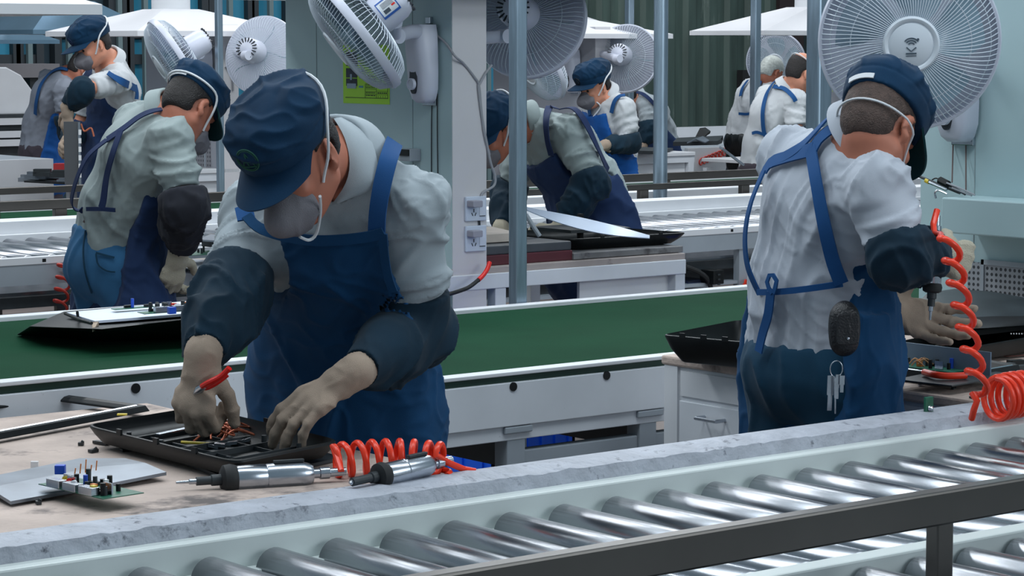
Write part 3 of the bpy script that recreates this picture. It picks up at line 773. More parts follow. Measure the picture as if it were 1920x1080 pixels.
# fan of the last line, facing the viewer
p = pd(1520, 120, 19.6)
make_fan(p, NX, Z, pd(1490, 116, 19.2), pd(1455, 116, 18.8), cv(-0.25, -0.1, 0.95), 'far white fan facing the viewer above the worker with a towel', motif=1)

# ------------------------------------------------------------------ people: smooth implicit bodies turned into meshes
class Field:
    """list of soft shapes; each returns a distance; blended with a smooth minimum"""
    def __init__(s, k=0.02): s.p = []; s.k = k
    def cone(s, a, b, r1, r2, k=None):
        a, b = np.asarray(a, float), np.asarray(b, float); ab = b - a; L2 = ab @ ab + 1e-12
        def f(P):
            t = np.clip((P - a) @ ab / L2, 0, 1); return np.linalg.norm(P - a - t[..., None] * ab, axis=-1) - (r1 + (r2 - r1) * t)
        r = max(r1, r2); s.p.append((f, np.minimum(a, b) - r, np.maximum(a, b) + r, s.k if k is None else k, 1)); return s
    def chain(s, pts, rs, k=None):
        for i in range(len(pts) - 1): s.cone(pts[i], pts[i + 1], rs[i], rs[i + 1], k)
        return s
    def ecap(s, a, b, sa, sb, w1, d1, w2, d2, k=None):
        """flattened capsule: side half width w, depth half d at both ends; sa, sb the side vectors"""
        a, b = np.asarray(a, float), np.asarray(b, float); ab = b - a; L2 = ab @ ab + 1e-12
        def f(P):
            t = np.clip((P - a) @ ab / L2, 0, 1); q = P - a - t[..., None] * ab
            S = sa + (sb - sa) * t[..., None]; S = S / np.linalg.norm(S, axis=-1)[..., None]
            u = (q * S).sum(-1); rest = np.sqrt(np.maximum((q * q).sum(-1) - u * u, 0))
            w = w1 + (w2 - w1) * t; d = d1 + (d2 - d1) * t
            return (np.sqrt((u / w) ** 2 + (rest / d) ** 2) - 1) * np.minimum(w, d)
        r = max(w1, w2, d1, d2); s.p.append((f, np.minimum(a, b) - r, np.maximum(a, b) + r, s.k if k is None else k, 1)); return s
    def ell(s, c, ax, r, k=None, sign=1):
        c = np.asarray(c, float); M = np.array([nrm(q) for q in ax]); r = np.asarray(r, float)
        def f(P):
            q = (P - c) @ M.T; l = np.linalg.norm(q / r, axis=-1); g = np.linalg.norm(q / (r * r), axis=-1)
            return l * (l - 1) / (g + 1e-9)
        R = r.max(); s.p.append((f, c - R, c + R, s.k if k is None else k, sign)); return s
    def __call__(s, P):
        d = None
        for f, lo, hi, k, sg in s.p:
            e = f(P)
            if d is None: d = e
            elif sg > 0:
                h = np.clip(0.5 + 0.5 * (d - e) / k, 0, 1); d = d + (e - d) * h - k * h * (1 - h)
            else:
                e = -e; h = np.clip(0.5 - 0.5 * (d - e) / k, 0, 1); d = d + (e - d) * h + k * h * (1 - h)
        return d
    def bounds(s):
        q = [p for p in s.p if p[4] > 0]
        return np.min([p[1] for p in q], 0), np.max([p[2] for p in q], 0)
    def grid(s, lo, hi, h):
        """evaluate on a grid, touching only the neighbourhood of each shape"""
        ax = [np.arange(lo[i], hi[i] + h, h) for i in range(3)]
        D = np.full([len(a) for a in ax], 0.5)
        for f, l, u, k, sg in s.p:
            m = max(k * 1.5, 0.03)
            sl = []
            for i in range(3):
                i0 = max(0, int(np.searchsorted(ax[i], l[i] - m)) - 1); i1 = min(len(ax[i]), int(np.searchsorted(ax[i], u[i] + m)) + 1); sl.append(slice(i0, i1))
            if any(q.stop <= q.start for q in sl): continue
            P = np.stack(np.meshgrid(ax[0][sl[0]], ax[1][sl[1]], ax[2][sl[2]], indexing='ij'), -1)
            e = f(P); d = D[tuple(sl)]
            if sg > 0:
                hh = np.clip(0.5 + 0.5 * (d - e) / k, 0, 1); D[tuple(sl)] = d + (e - d) * hh - k * hh * (1 - hh)
            else:
                e = -e; hh = np.clip(0.5 - 0.5 * (d - e) / k, 0, 1); D[tuple(sl)] = d + (e - d) * hh + k * hh * (1 - hh)
        return D, ax
    def grad(s, P, e=0.004):
        P = np.asarray(P, float)
        g = np.stack([s(P + q) - s(P - q) for q in np.eye(3) * e], -1); return g / (np.linalg.norm(g, axis=-1)[..., None] + 1e-9)
    def snap(s, P, off=0.0, it=5):
        P = np.asarray(P, float).copy()
        for _ in range(it): P = P - s.grad(P) * (s(P) - off)[..., None]
        return P
    def hit(s, px, py, off=0.0, d0=3.0, d1=22.0, dflt=None):
        """first point of the surface seen along a line of sight"""
        r = _ray(px, py); t = d0; best = (9, None)
        for _ in range(400):
            v = float(s((CAMP + r * t)[None])[0]) - off
            if v < 0.0006: return CAMP + r * t
            if v < best[0]: best = (v, t)
            t += max(v * 0.7, 0.0006)
            if t > d1: break
        return s.snap((CAMP + r * best[1])[None], off)[0] if best[0] < 0.08 else None


def nets(D, ax):
    """surface nets: mesh of the zero level"""
    nx, ny, nz = D.shape; S = D < 0
    c = sum(S[i:nx - 1 + i, j:ny - 1 + j, k:nz - 1 + k].astype(np.int8) for i in (0, 1) for j in (0, 1) for k in (0, 1))
    act = (c > 0) & (c < 8); idx = np.full(act.shape, -1); ii = np.argwhere(act); idx[act] = np.arange(len(ii))
    acc = np.zeros((len(ii), 3)); cnt = np.zeros(len(ii))
    cor = [(i, j, k) for i in (0, 1) for j in (0, 1) for k in (0, 1)]
    for a in cor:
        for ax_ in range(3):
            if a[ax_]: continue
            b = list(a); b[ax_] = 1
            da = D[ii[:, 0] + a[0], ii[:, 1] + a[1], ii[:, 2] + a[2]]; db = D[ii[:, 0] + b[0], ii[:, 1] + b[1], ii[:, 2] + b[2]]
            x = (da < 0) != (db < 0); t = np.where(x, da / np.where(x, da - db, 1), 0)
            p = np.array(a, float)[None] + np.zeros((len(ii), 3)); p[:, ax_] += t
            acc += p * x[:, None]; cnt += x
    V = ii + acc / np.maximum(cnt, 1)[:, None]
    V = np.stack([ax[i][0] + V[:, i] * (ax[i][1] - ax[i][0]) for i in range(3)], 1)
    F = []
    for a in range(3):
        b, c2 = (a + 1) % 3, (a + 2) % 3
        lo = [slice(None)] * 3; hi = [slice(None)] * 3
        for q in (b, c2): lo[q] = slice(1, -1); hi[q] = slice(1, -1)
        lo[a] = slice(0, -1); hi[a] = slice(1, None)
        s0 = S[tuple(lo)]; s1 = S[tuple(hi)]
        e = np.argwhere(s0 != s1)
        if not len(e): continue
        fl = s0[tuple(e.T)]
        e = e.copy(); e[:, b] += 1; e[:, c2] += 1
        def cell(db, dc):
            q = e.copy(); q[:, b] += db; q[:, c2] += dc; return idx[q[:, 0], q[:, 1], q[:, 2]]
        Q = np.stack([cell(-1, -1), cell(0, -1), cell(0, 0), cell(-1, 0)], 1)
        Q[~fl] = Q[~fl][:, ::-1]; F.append(Q)
    return V, np.concatenate(F)


def waves(P, seed, f, n=5):
    r = np.random.default_rng(seed); o = np.zeros(len(P)); tot = 0
    for i in range(n):
        k = r.normal(size=3); k = k / np.linalg.norm(k) * f * (0.7 + 0.6 * r.random()); k2 = r.normal(size=3) * f * 0.45
        w = 1.0; o += w * np.sin(P @ k + 1.6 * np.sin(P @ k2 + r.random() * 6) + r.random() * 6); tot += w
    return o / tot


def creases(P, seed, f):
    w = waves(P, seed, f, 3); return np.maximum(0, 1 - np.abs(w) * 2.6) ** 1.5 * 1.3 - 0.35


def skin_mesh(name, fld, m, parent, h=0.007, cut=None, bump=None, smooth=2, lo=None, hi=None, off=0.0, sub=0):
    """mesh the field; cut(P) > 0 is trimmed away; bump(V, N) gives a displacement along the normal"""
    L, U = fld.bounds(); L = L - 0.03 - off; U = U + 0.03 + off
    if lo is not None: L = np.maximum(L, lo)
    if hi is not None: U = np.minimum(U, hi)
    D, ax = fld.grid(L, U, h); D = D - off
    if cut is not None:
        P = np.stack(np.meshgrid(*ax, indexing='ij'), -1); D = np.maximum(D, cut(P))
    D[0], D[-1] = .1, .1; D[:, 0], D[:, -1] = .1, .1; D[:, :, 0], D[:, :, -1] = .1, .1
    V, F = nets(D, ax)
    if len(V) == 0: return None
    # light smoothing
    for _ in range(smooth):
        acc = np.zeros_like(V); cn = np.zeros(len(V))
        for a in range(4):
            b = (a + 1) % 4; np.add.at(acc, F[:, a], V[F[:, b]]); np.add.at(acc, F[:, b], V[F[:, a]]); np.add.at(cn, F[:, a], 1); np.add.at(cn, F[:, b], 1)
        V = V * 0.4 + 0.6 * acc / cn[:, None]
    if bump is not None:
        N = np.zeros_like(V); fn = np.cross(V[F[:, 2]] - V[F[:, 0]], V[F[:, 3]] - V[F[:, 1]])
        for a in range(4): np.add.at(N, F[:, a], fn)
        N /= np.linalg.norm(N, axis=1)[:, None] + 1e-12
        V = V + N * bump(V, N)[:, None]
    o = ORG[parent.name]
    me = bpy.data.meshes.new(name); nV, nF = len(V), len(F)
    me.vertices.add(nV); me.vertices.foreach_set('co', (V - o).astype(np.float32).ravel())
    me.loops.add(nF * 4); me.loops.foreach_set('vertex_index', F.astype(np.int32).ravel())
    me.polygons.add(nF); me.polygons.foreach_set('loop_start', np.arange(0, nF * 4, 4, dtype=np.int32))
    me.update(calc_edges=True); me.validate(); me.materials.append(m); me.shade_smooth()
    ob = bpy.data.objects.new(name, me); COL.objects.link(ob); ob.parent = parent; ORG[ob.name] = o
    return ob


def ribbon(name, pts, nor, w, th, m, parent, seg=None):
    """flat strap along points with surface normals; pts are smoothed"""
    P = np.asarray(pts, float); N = np.asarray(nor, float)
    P, N = resample(P, N, seg or max(8, int(np.linalg.norm(np.diff(P, axis=0), axis=1).sum() / 0.012)))
    T = np.gradient(P, axis=0); T /= np.linalg.norm(T, axis=1)[:, None] + 1e-9
    S = np.cross(T, N); S /= np.linalg.norm(S, axis=1)[:, None] + 1e-9; N = np.cross(S, T)
    G = np.stack([P + S * w * q for q in (-0.5, -0.17, 0.17, 0.5)], 1)
    t = MB(); t.sheet(G, th, np.repeat(N[:, None], 4, 1)); return t.build(name, m, parent, True, ang=60)


def resample(P, N, n):
    s = np.r_[0, np.cumsum(np.linalg.norm(np.diff(P, axis=0), axis=1))]; u = np.linspace(0, s[-1], n)
    def cr(V):                                             # catmull-rom
        o = []
        for q in u:
            i = min(len(P) - 2, max(0, int(np.searchsorted(s, q) - 1))); t = (q - s[i]) / (s[i + 1] - s[i] + 1e-9)
            p0, p1, p2, p3 = V[max(0, i - 1)], V[i], V[i + 1], V[min(len(V) - 1, i + 2)]
            o.append(0.5 * (2 * p1 + (p2 - p0) * t + (2 * p0 - 5 * p1 + 4 * p2 - p3) * t * t + (3 * p1 - p0 - 3 * p2 + p3) * t ** 3))
        return np.array(o)
    a = cr(P); b = cr(N); return a, b / (np.linalg.norm(b, axis=1)[:, None] + 1e-9)


def curve(P, n=24): return resample(np.asarray(P, float), np.tile(A(0, 0, 1), (len(P), 1)), n)[0]


# cloth and skin
def cloth(name, c, k=0.1, bump=0.18, bs=900, rough=0.8, vs=5, sheen=0.05):
    return mat(name, c, rough, var=k, vs=vs, bump=bump, bs=bs, spec=0.2, sheen=sheen)


SKIN = mat('skin', (174, 110, 88), 0.5, var=0.1, vs=14, spec=0.35)
SKIN2 = mat('skin_pale', (206, 142, 116), 0.5, var=0.1, vs=14, spec=0.35)
HAIR = mat('black_hair', (30, 26, 26), 0.6, var=0.3, vs=80, bump=0.6, bs=260)
HAIRS = mat('cropped_hair', (74, 58, 52), 0.7, var=0.3, vs=90, bump=0.5, bs=300)
SHIRT = cloth('grey_work_shirt', (158, 168, 174), 0.05)
SHIRTL = cloth('pale_work_shirt', (196, 200, 204), 0.04)
SHIRTM = cloth('mid_grey_work_shirt', (174, 180, 190), 0.05)
SHIRTG = cloth('green_grey_work_shirt', (148, 160, 160), 0.05)
TEE = cloth('grey_t_shirt', (132, 138, 150), 0.06)
APRON = cloth('blue_apron_cloth', (17, 64, 103), 0.16, vs=9)
APRONB = cloth('bright_blue_apron_cloth', (24, 82, 152), 0.14, vs=9)
APRONN = cloth('navy_apron_cloth', (32, 52, 88), 0.14, vs=9)
STRAP = cloth('blue_strap', (26, 74, 126), 0.1)
STRAPN = cloth('navy_strap', (30, 46, 82), 0.1)
SLEEVE = cloth('navy_sleeve_cover', (16, 42, 58), 0.2, vs=10)
SLEEVEB = cloth('black_sleeve_cover', (40, 42, 50), 0.2, vs=10)
CAPM = cloth('navy_cap_cloth', (6, 45, 73), 0.18, vs=10)
CAPG = cloth('dark_teal_cap_lining', (14, 58, 62), 0.1)
JEANS = cloth('blue_jeans', (52, 102, 142), 0.16, vs=8)
TROU = cloth('dark_blue_trousers', (18, 57, 80), 0.12)
TROUD = cloth('charcoal_trousers', (64, 58, 66), 0.1)
GLOVE = cloth('tan_knit_glove', (164, 146, 130), 0.1, bump=0.4, bs=800)
GLOVEW = cloth('cream_knit_glove', (200, 192, 172), 0.08, bump=0.7, bs=420)
MASKM = mat('grey_face_mask', (112, 110, 116), 0.75, var=0.06, vs=30, bump=0.3, bs=500)
ELAST = mat('white_elastic', (214, 218, 222), 0.6)
EYEM = mat('eye_dark', (28, 22, 20), 0.25)
SHOE = mat('dark_work_shoe', (36, 36, 40), 0.6)
LEATH = mat('black_leather', (22, 23, 27), 0.38, bump=0.3, bs=200)
BELTM = mat('brown_belt', (54, 34, 34), 0.5)


def hand_field(W, D, N, side, curl=(20, 30, 20), thumb=(0.75, 0.35), spread=0.08, s=1.0, curls=None, thumb_curl=18):
    """W wrist, D wrist to knuckles, N direction the palm faces, side +1: the thumb is on D x N side"""
    D = nrm(D); N = nrm(np.asarray(N, float) - D * (np.asarray(N, float) @ D)); T = np.cross(D, N) * side
    f = Field(0.007); ln = [(0.043, 0.027, 0.023), (0.048, 0.030, 0.024), (0.044, 0.028, 0.023), (0.034, 0.022, 0.020)]
    kn = [(0.030, 0.088), (0.010, 0.093), (-0.011, 0.089), (-0.030, 0.080)]; rr = (0.0112, 0.0115, 0.011, 0.0098)
    f.cone(W - D * 0.01, W + D * 0.02, 0.027 * s, 0.027 * s)
    f.ecap(W + D * 0.015 * s, W + D * 0.078 * s, T, T, 0.029 * s, 0.0175 * s, 0.041 * s, 0.0155 * s, k=0.015)
    tips = []
    for i in range(4):
        b = W + (D * kn[i][1] + T * kn[i][0]) * s; dr = nrm(D + T * (spread * (1.5 - i))); p = b - dr * 0.02 * s
        f.cone(p, b, rr[i] * s, rr[i] * s, k=0.01)
        a = 0; cs = curls[i] if curls is not None else curl; p = b
        for j in range(3):
            a += math.radians(cs[j]); q = p + (dr * math.cos(a) + N * math.sin(a)) * ln[i][j] * s
            f.cone(p, q, rr[i] * s * (1 - 0.06 * j), rr[i] * s * (0.94 - 0.06 * j), k=0.006); p = q
        tips.append(p)
    tb = W + (D * 0.022 + T * 0.026 + N * 0.006) * s; td = nrm(D * (1 - thumb[0]) + T * thumb[0] + N * thumb[1])
    m = tb + td * 0.042 * s; f.cone(tb, m, 0.0165 * s, 0.0135 * s, k=0.014)
    bend = nrm(td + (D * 0.9 + N * 0.2 - T * 0.4) * math.radians(thumb_curl) * 1.6); q = m + bend * 0.032 * s; f.cone(m, q, 0.013 * s, 0.012 * s, k=0.006)
    bend = nrm(bend + (D * 0.9 + N * 0.3 - T * 0.5) * math.radians(thumb_curl)); e = q + bend * 0.024 * s; f.cone(q, e, 0.012 * s, 0.0105 * s, k=0.006)
    f.tips = tips + [e]
    return f


def person(label, J, F, U, sh, opt):
    """J: joints in space; F, U: where the face points and the top of the head; opt: looks"""
    F = nrm(F); U = nrm(np.asarray(U, float) - F * (np.asarray(U, float) @ F)); S = np.cross(U, F)   # S: the person's left
    hc = J['head']; hs = opt.get('hs', 1.0)
    L = lambda s_, f_, u_: hc + (S * s_ + F * f_ + U * u_) * hs
    pel, wai, che, nek = [np.asarray(J[q], float) for q in ('pel', 'wai', 'che', 'nek')]
    shL, shR = np.asarray(J['shL'], float), np.asarray(J['shR'], float)
    if 'base' in J: base = np.asarray(J['base'], float)
    else: base = A(pel[0], pel[1], 0)
    root = thing('person', base, label, 'person', None)
    Sd = nrm(shL - shR)                                    # shoulders' side direction
    Hd = nrm(J.get('hip', Sd))                             # hips' side direction
    fwdT = nrm(np.cross(Sd, nrm(nek - wai)))               # chest front
    fwdH = nrm(np.cross(Hd, Z)); fwdH = fwdH if fwdH @ fwdT > -0.3 else -fwdH
    if fwdT @ F < -0.2: fwdT = -fwdT
    g = opt.get('girth', 1.0)
    hipL = pel + Hd * 0.09 - Z * 0.03; hipR = pel - Hd * 0.09 - Z * 0.03
    def leg(hip, key, sgn):
        ft = np.asarray(J.get('ft' + key, A(hip[0], hip[1], 0.09) + Hd * 0.03 * sgn - fwdH * 0.02), float)
        kn = np.asarray(J.get('kn' + key, hip * 0.48 + ft * 0.52 + fwdH * 0.05), float); return hip, kn, ft
    legs = [leg(hipL, 'L', 1), leg(hipR, 'R', -1)]
    up = nek - nrm(nek - che) * 0.05
    # ---- body: one continuous surface, head included
    b = Field(0.025)
    b.ell(L(0, -0.012, 0.040), (S, F, U), A(0.074, 0.094, 0.090) * hs, k=0.03)
    b.ell(L(0, 0.022, -0.035), (S, F, U), A(0.060, 0.072, 0.082) * hs, k=0.03)
    b.cone(L(0.0, 0.052, -0.095), L(0, 0.060, -0.098), 0.026 * hs, 0.022 * hs, k=0.03)
    for q in (1, -1):
        b.cone(L(0.050 * q, 0.0, -0.062), L(0.018 * q, 0.058, -0.096), 0.022 * hs, 0.018 * hs, k=0.025)      # jaw
        b.ell(L(0.036 * q, 0.066, -0.024), (S, F, U), A(0.022, 0.018, 0.017) * hs, k=0.015)                  # cheek
        b.ell(L(0.030 * q, 0.076, 0.018), (S, F, U), A(0.024, 0.012, 0.007) * hs, k=0.012)                   # brow
        b.ell(L(0.030 * q, 0.093, 0.001), (S, F, U), A(0.015, 0.012, 0.008) * hs, k=0.010, sign=-1)          # socket
    b.cone(L(0, 0.086, 0.006), L(0, 0.107, -0.033), 0.0075 * hs, 0.0125 * hs, k=0.012)
    for q in (1, -1): b.ell(L(0.012 * q, 0.096, -0.036), (S, F, U), A(0.009, 0.010, 0.008) * hs, k=0.006)
    b.ell(L(0, 0.087, -0.064), (S, F, U), A(0.022, 0.008, 0.006) * hs, k=0.006); b.ell(L(0, 0.085, -0.074), (S, F, U), A(0.019, 0.009, 0.006) * hs, k=0.006)
    for q in (1, -1):
        e = nrm(S * q * 0.9 - F * 0.45); w = nrm(np.cross(e, U))
        b.ell(L(0.079 * q, -0.016, -0.008), (e, nrm(np.cross(U, e)), U), A(0.008, 0.019, 0.033) * hs, k=0.008)
        b.ell(L(0.086 * q, -0.009, -0.008), (e, nrm(np.cross(U, e)), U), A(0.006, 0.010, 0.019) * hs, k=0.006, sign=-1)
        b.ell(L(0.075 * q, -0.006, -0.036), (e, nrm(np.cross(U, e)), U), A(0.008, 0.009, 0.011) * hs, k=0.006)
    b.cone(L(0, -0.025, -0.05), nek, 0.051 * hs, 0.056, k=0.03); b.cone(nek, up, 0.062, 0.07, k=0.04)
    b.ecap(pel, wai, Hd, nrm(Hd + Sd), 0.145 * g, 0.095 * g, 0.125 * g, 0.09 * g, k=0.05)
    b.ecap(wai, che, nrm(Hd + Sd), Sd, 0.125 * g, 0.09 * g, 0.15 * g, 0.1 * g, k=0.05)
    b.ecap(che, up, Sd, Sd, 0.15 * g, 0.1 * g, 0.09 * g, 0.07 * g, k=0.05)
    for a, el, wr in ((shL, J['elL'], J['wrL']), (shR, J['elR'], J['wrR'])):
        b.cone(up, a, 0.055, 0.05, k=0.04); b.chain([a, el, wr], [0.049, 0.039, 0.022], k=0.02)
        dd = nrm(np.asarray(wr, float) - el); hq_ = opt.get('hand' + ('L' if a is shL else 'R')) or {}; b.cone(wr, wr + nrm(hq_.get('D', dd)) * 0.06, 0.021, 0.016, k=0.01)
    for h_, k_, f_ in legs:
        b.chain([h_, k_, f_], [0.082, 0.052, 0.038], k=0.03); b.cone(f_ - Z * 0.05, f_ - Z * 0.055 + fwdH * 0.11, 0.03, 0.026, k=0.02)
    body = skin_mesh('body', b, opt.get('skin', SKIN), root, opt.get('hb', 0.0062), smooth=1)
    # finer head surface is part of the same field; eyes and brows are parts
    if opt.get('eyes', True):
        for q in (1, -1):
            t = MB(); t.lathe([(0.0001, 0.0105), (0.005, 0.0092), (0.0092, 0.005), (0.0105, 0)], L(0.030 * q, 0.0745, 0.0), F, 16); t.build('eye', EYEM, root, True)
            t = MB(); t.tube([L(0.014 * q, 0.088, 0.017), L(0.030 * q, 0.088, 0.022), L(0.047 * q, 0.076, 0.017)], [0.0022, 0.0034, 0.0018], 6); t.build('eyebrow', HAIR, root, True)
    # ---- hair
    hf = Field(0.02); hf.ell(L(0, -0.014, 0.038), (S, F, U), A(0.080, 0.101, 0.096) * hs); hf.ell(L(0, -0.05, -0.02), (S, F, U), A(0.062, 0.055, 0.06) * hs, k=0.03)
    hl = opt.get('hairline', 0.0)
    if opt.get('hair', 'cap') != 'none':
        bald = opt.get('hair') == 'bald'
        def hcut(P):
            q = P - hc; f_ = q @ F / hs; u_ = q @ U / hs; s_ = np.abs(q @ S) / hs
            c = np.maximum(f_ - 0.012 - 1.6 * np.maximum(u_ - 0.03, 0), -(u_ + 0.060 + hl))
            c = np.maximum(c, np.where(s_ > 0.045, 0.036 - np.sqrt((f_ + 0.010) ** 2 + (u_ + 0.016) ** 2), -1))
            c = np.maximum(c, np.where(u_ < -0.03, f_ + 0.035, -1))
            if bald: c = np.maximum(c, np.minimum(u_ - 0.055 + 0.35 * f_, 0.05))
            return c
        skin_mesh('hair', hf, opt.get('hairm', HAIR), root, 0.005, cut=hcut, bump=lambda V, N: 0.0012 * waves(V, 3, 400))
    # ---- shirt
    s = Field(0.03); w = opt.get('w', 1.0); pad = 0.016
    s.ecap(pel - Z * 0.02, wai, Hd, nrm(Hd + Sd), 0.188 * max(w, 1), 0.138 * max(w, 1), 0.165 * w, 0.122 * w, k=0.05)
    s.ecap(wai, che, nrm(Hd + Sd), Sd, 0.165 * w, 0.122 * w, 0.185 * w, 0.128 * w, k=0.06)
    s.ecap(che, up, Sd, Sd, 0.185 * w, 0.128 * w, 0.12 * w, 0.085 * w, k=0.06)
    s.cone(up, nek - nrm(nek - up) * 0.015, 0.080, 0.066, k=0.04)
    for a, el, wr in ((shL, J['elL'], J['wrL']), (shR, J['elR'], J['wrR'])):
        el, wr = np.asarray(el, float), np.asarray(wr, float)
        s.cone(up, a, 0.068, 0.067, k=0.045); s.cone(che, a, 0.09, 0.062, k=0.05)
        s.chain([a, a * 0.5 + el * 0.5, el], [0.071 * w, 0.067 * w, 0.060 * w], k=0.035)
        if opt.get('sleeve', 1) : s.cone(el, el * 0.72 + wr * 0.28, 0.062 * w, 0.054 * w, k=0.02)
    hem = opt.get('hem', 0.0); nkd = nrm(hc - nek); cax = nrm(nkd * 0.6 + nrm(nek - che) * 0.6); nec = nek + cax * opt.get('crise', 0.0); fr = opt.get('collar', 1)
    slv = opt.get('slv', 0.12)
    armc = []
    for a, el, wr in ((shL, J['elL'], J['wrL']), (shR, J['elR'], J['wrR'])):
        el, wr = np.asarray(el, float), np.asarray(wr, float); d_ = nrm(wr - el)
        armc.append((el, d_, slv) if slv >= 0 else (a * 0.2 + el * 0.8, nrm(el - a), 0.0))
    hdir = nrm(wai - pel)
    def scut(P):
        c = (P - nec) @ cax + 0.008 - 0.5 * np.clip(-(P - nek) @ fwdT, -0.05, 0.03)
        qn = P - nek; hn = qn @ cax; c = np.where((np.linalg.norm(qn - hn[..., None] * cax, axis=-1) < 0.098) & (hn < 0.2) & (hn > -0.1), c, -1)
        c = np.maximum(c, -((P - pel) @ hdir) - 0.075 + hem)
        for e_, d_, q_ in armc:
            c = np.maximum(c, np.where(np.linalg.norm(P - e_, axis=-1) < 0.17, (P - e_) @ d_ - q_, -1))
        return c
    amp = opt.get('fold', 1.0); sd = opt.get('seed', 1)
    arms = [(np.asarray(a, float), np.asarray(e_, float)) for a, e_ in ((shL, J['elL']), (shR, J['elR']))]
    spine = nrm(nek - pel)
    def sbump(V, N):
        # folds: long creases slanting round the trunk, tighter rings on the arms
        q = V - wai; uvw = np.stack([q @ Sd * 0.75, q @ fwdT * 0.75, q @ spine * 0.34 + (q @ Sd) * 0.15], 1)
        d = 0.0085 * creases(uvw, sd, 34) + 0.006 * creases(uvw, sd + 3, 58) + 0.006 * waves(V, sd + 5, 26) + 0.0025 * creases(V, sd + 9, 80)
        for i, (a, e_) in enumerate(arms):
            ad = nrm(e_ - a); r = V - a; t = r @ ad; rad = np.linalg.norm(r - t[:, None] * ad, axis=1)
            m = np.clip((0.105 - rad) / 0.03, 0, 1) * np.clip((t + 0.02) / 0.06, 0, 1)
            qq = np.stack([r @ Sd * 0.4, r @ fwdT * 0.4, t * 1.5 + 0.5 * (r @ Sd)], 1)
            d = d * (1 - m) + m * (0.0085 * creases(qq, sd + 20 + i, 34) + 0.006 * creases(qq, sd + 25 + i, 60) + 0.003 * waves(V, sd + 31, 50))
        low = np.clip(1 - ((V - wai) @ spine + 0.08) / 0.12, 0, 1); d += low * 0.006 * waves(np.stack([q @ Sd, q @ fwdT, q @ spine * 0.25], 1), sd + 40, 75)
        hemf = np.clip(((V - pel) @ hdir + 0.08 - hem) / 0.07, 0.12, 1); qn = V - nek; hn = qn @ cax; nf = np.clip((np.linalg.norm(qn - hn[:, None] * cax, axis=1) - 0.1) / 0.05, 0.0, 1); d = (d - 0.005) * hemf * nf
        return d * amp
    shirt = skin_mesh('shirt', s, opt.get('shirt', SHIRT), root, opt.get('hq', 0.0075), cut=scut, bump=sbump, smooth=1)
    sb = Field(); sb.p = list(s.p)
    # collar
    if fr:
        t = MB(); rows = []
        axn = cax; e1 = nrm(np.cross(axn, np.cross(fwdT, axn))) if False else nrm(fwdT - axn * (fwdT @ axn)); e2 = np.cross(axn, e1)
        op = math.radians(opt.get('open', 22))
        angs = np.linspace(op, 2 * math.pi - op, 40)
        for q, (rr, hh) in enumerate(((0.069, -0.014), (0.068, 0.020), (0.069, 0.031), (0.073, 0.033), (0.078, 0.029), (0.090, 0.006), (0.100, -0.014))):
            row = []
            for a in angs:
                fa = max(0, math.cos(a)); bk = max(0, -math.cos(a)); ex = (0.0, 0.0, 0.0, 0.0, 0.0, 0.022, 0.042)[q] * fa ** 5
                row.append(nec + e1 * math.cos(a) * (rr + 0.012 * fa + ex) + e2 * math.sin(a) * (rr + 0.006) + axn * (hh + 0.006 - 0.045 * fa - ex * 0.8 + 0.010 * bk))
            rows.append(row)
        t.sheet(np.array(rows), 0.0035); t.build('collar', opt.get('shirt', SHIRT), shirt, True, ang=75)
    for nm, inn, out in opt.get('lapels', ()):
        A_, B_ = curve([np.r_[q, 0] for q in inn], 16), curve([np.r_[q, 0] for q in out], 16); G = []
        for i in range(16):
            G.append([s.hit(*(A_[i] * (1 - v) + B_[i] * v)[:2], 0.014 + 0.012 * math.sin(math.pi * min(1, 0.25 + v * 0.75))) for v in np.linspace(0, 1, 6)])
        t = MB(); t.sheet(np.array(G), 0.004); t.build(nm, opt.get('shirt', SHIRT), shirt, True, ang=60)
    # ---- trousers and shoes
    tr = Field(0.03)
    tr.ecap(pel + Z * 0.05, pel - Z * 0.06, Hd, Hd, 0.158 * g, 0.112 * g, 0.175 * g, 0.125 * g, k=0.05)
    tr.ell(pel - fwdH * 0.045 - Z * 0.06, (Hd, fwdH, Z), A(0.145, 0.095, 0.11) * g, k=0.05)
    for h_, k_, f_ in legs: tr.chain([h_ - Z * 0.04, k_, f_ + Z * 0.0], [0.105 * g, 0.080, 0.068], k=0.03)
    tcut = lambda P: np.maximum(P[..., 2] - pel[2] - (0.075 if hem > 0.03 else 0.0), 0.05 - P[..., 2])
    tro = skin_mesh('trousers', tr, opt.get('trousers', TROU), root, 0.010, cut=tcut, bump=lambda V, N: 0.006 * creases(V * A(1, 1, 0.7), sd + 3, 36) + 0.003 * waves(V, sd + 4, 60), smooth=1)
    for spec in opt.get('tdetails', ()):
        P_ = np.array([tr.hit(*q, spec.get('off', 0.006)) for q in spec['px']]); ribbon(spec['name'], P_, tr.grad(P_), spec['w'], 0.003, spec['m'], tro)
    for h_, k_, f_ in legs:
        t = Field(0.02); t.cone(f_ - Z * 0.045 - fwdH * 0.03, f_ - Z * 0.05 + fwdH * 0.14, 0.042, 0.036); t.cone(f_, f_ - Z * 0.04, 0.05, 0.045)
        skin_mesh('shoe', t, SHOE, root, 0.010, cut=lambda P: 0.002 - P[..., 2])
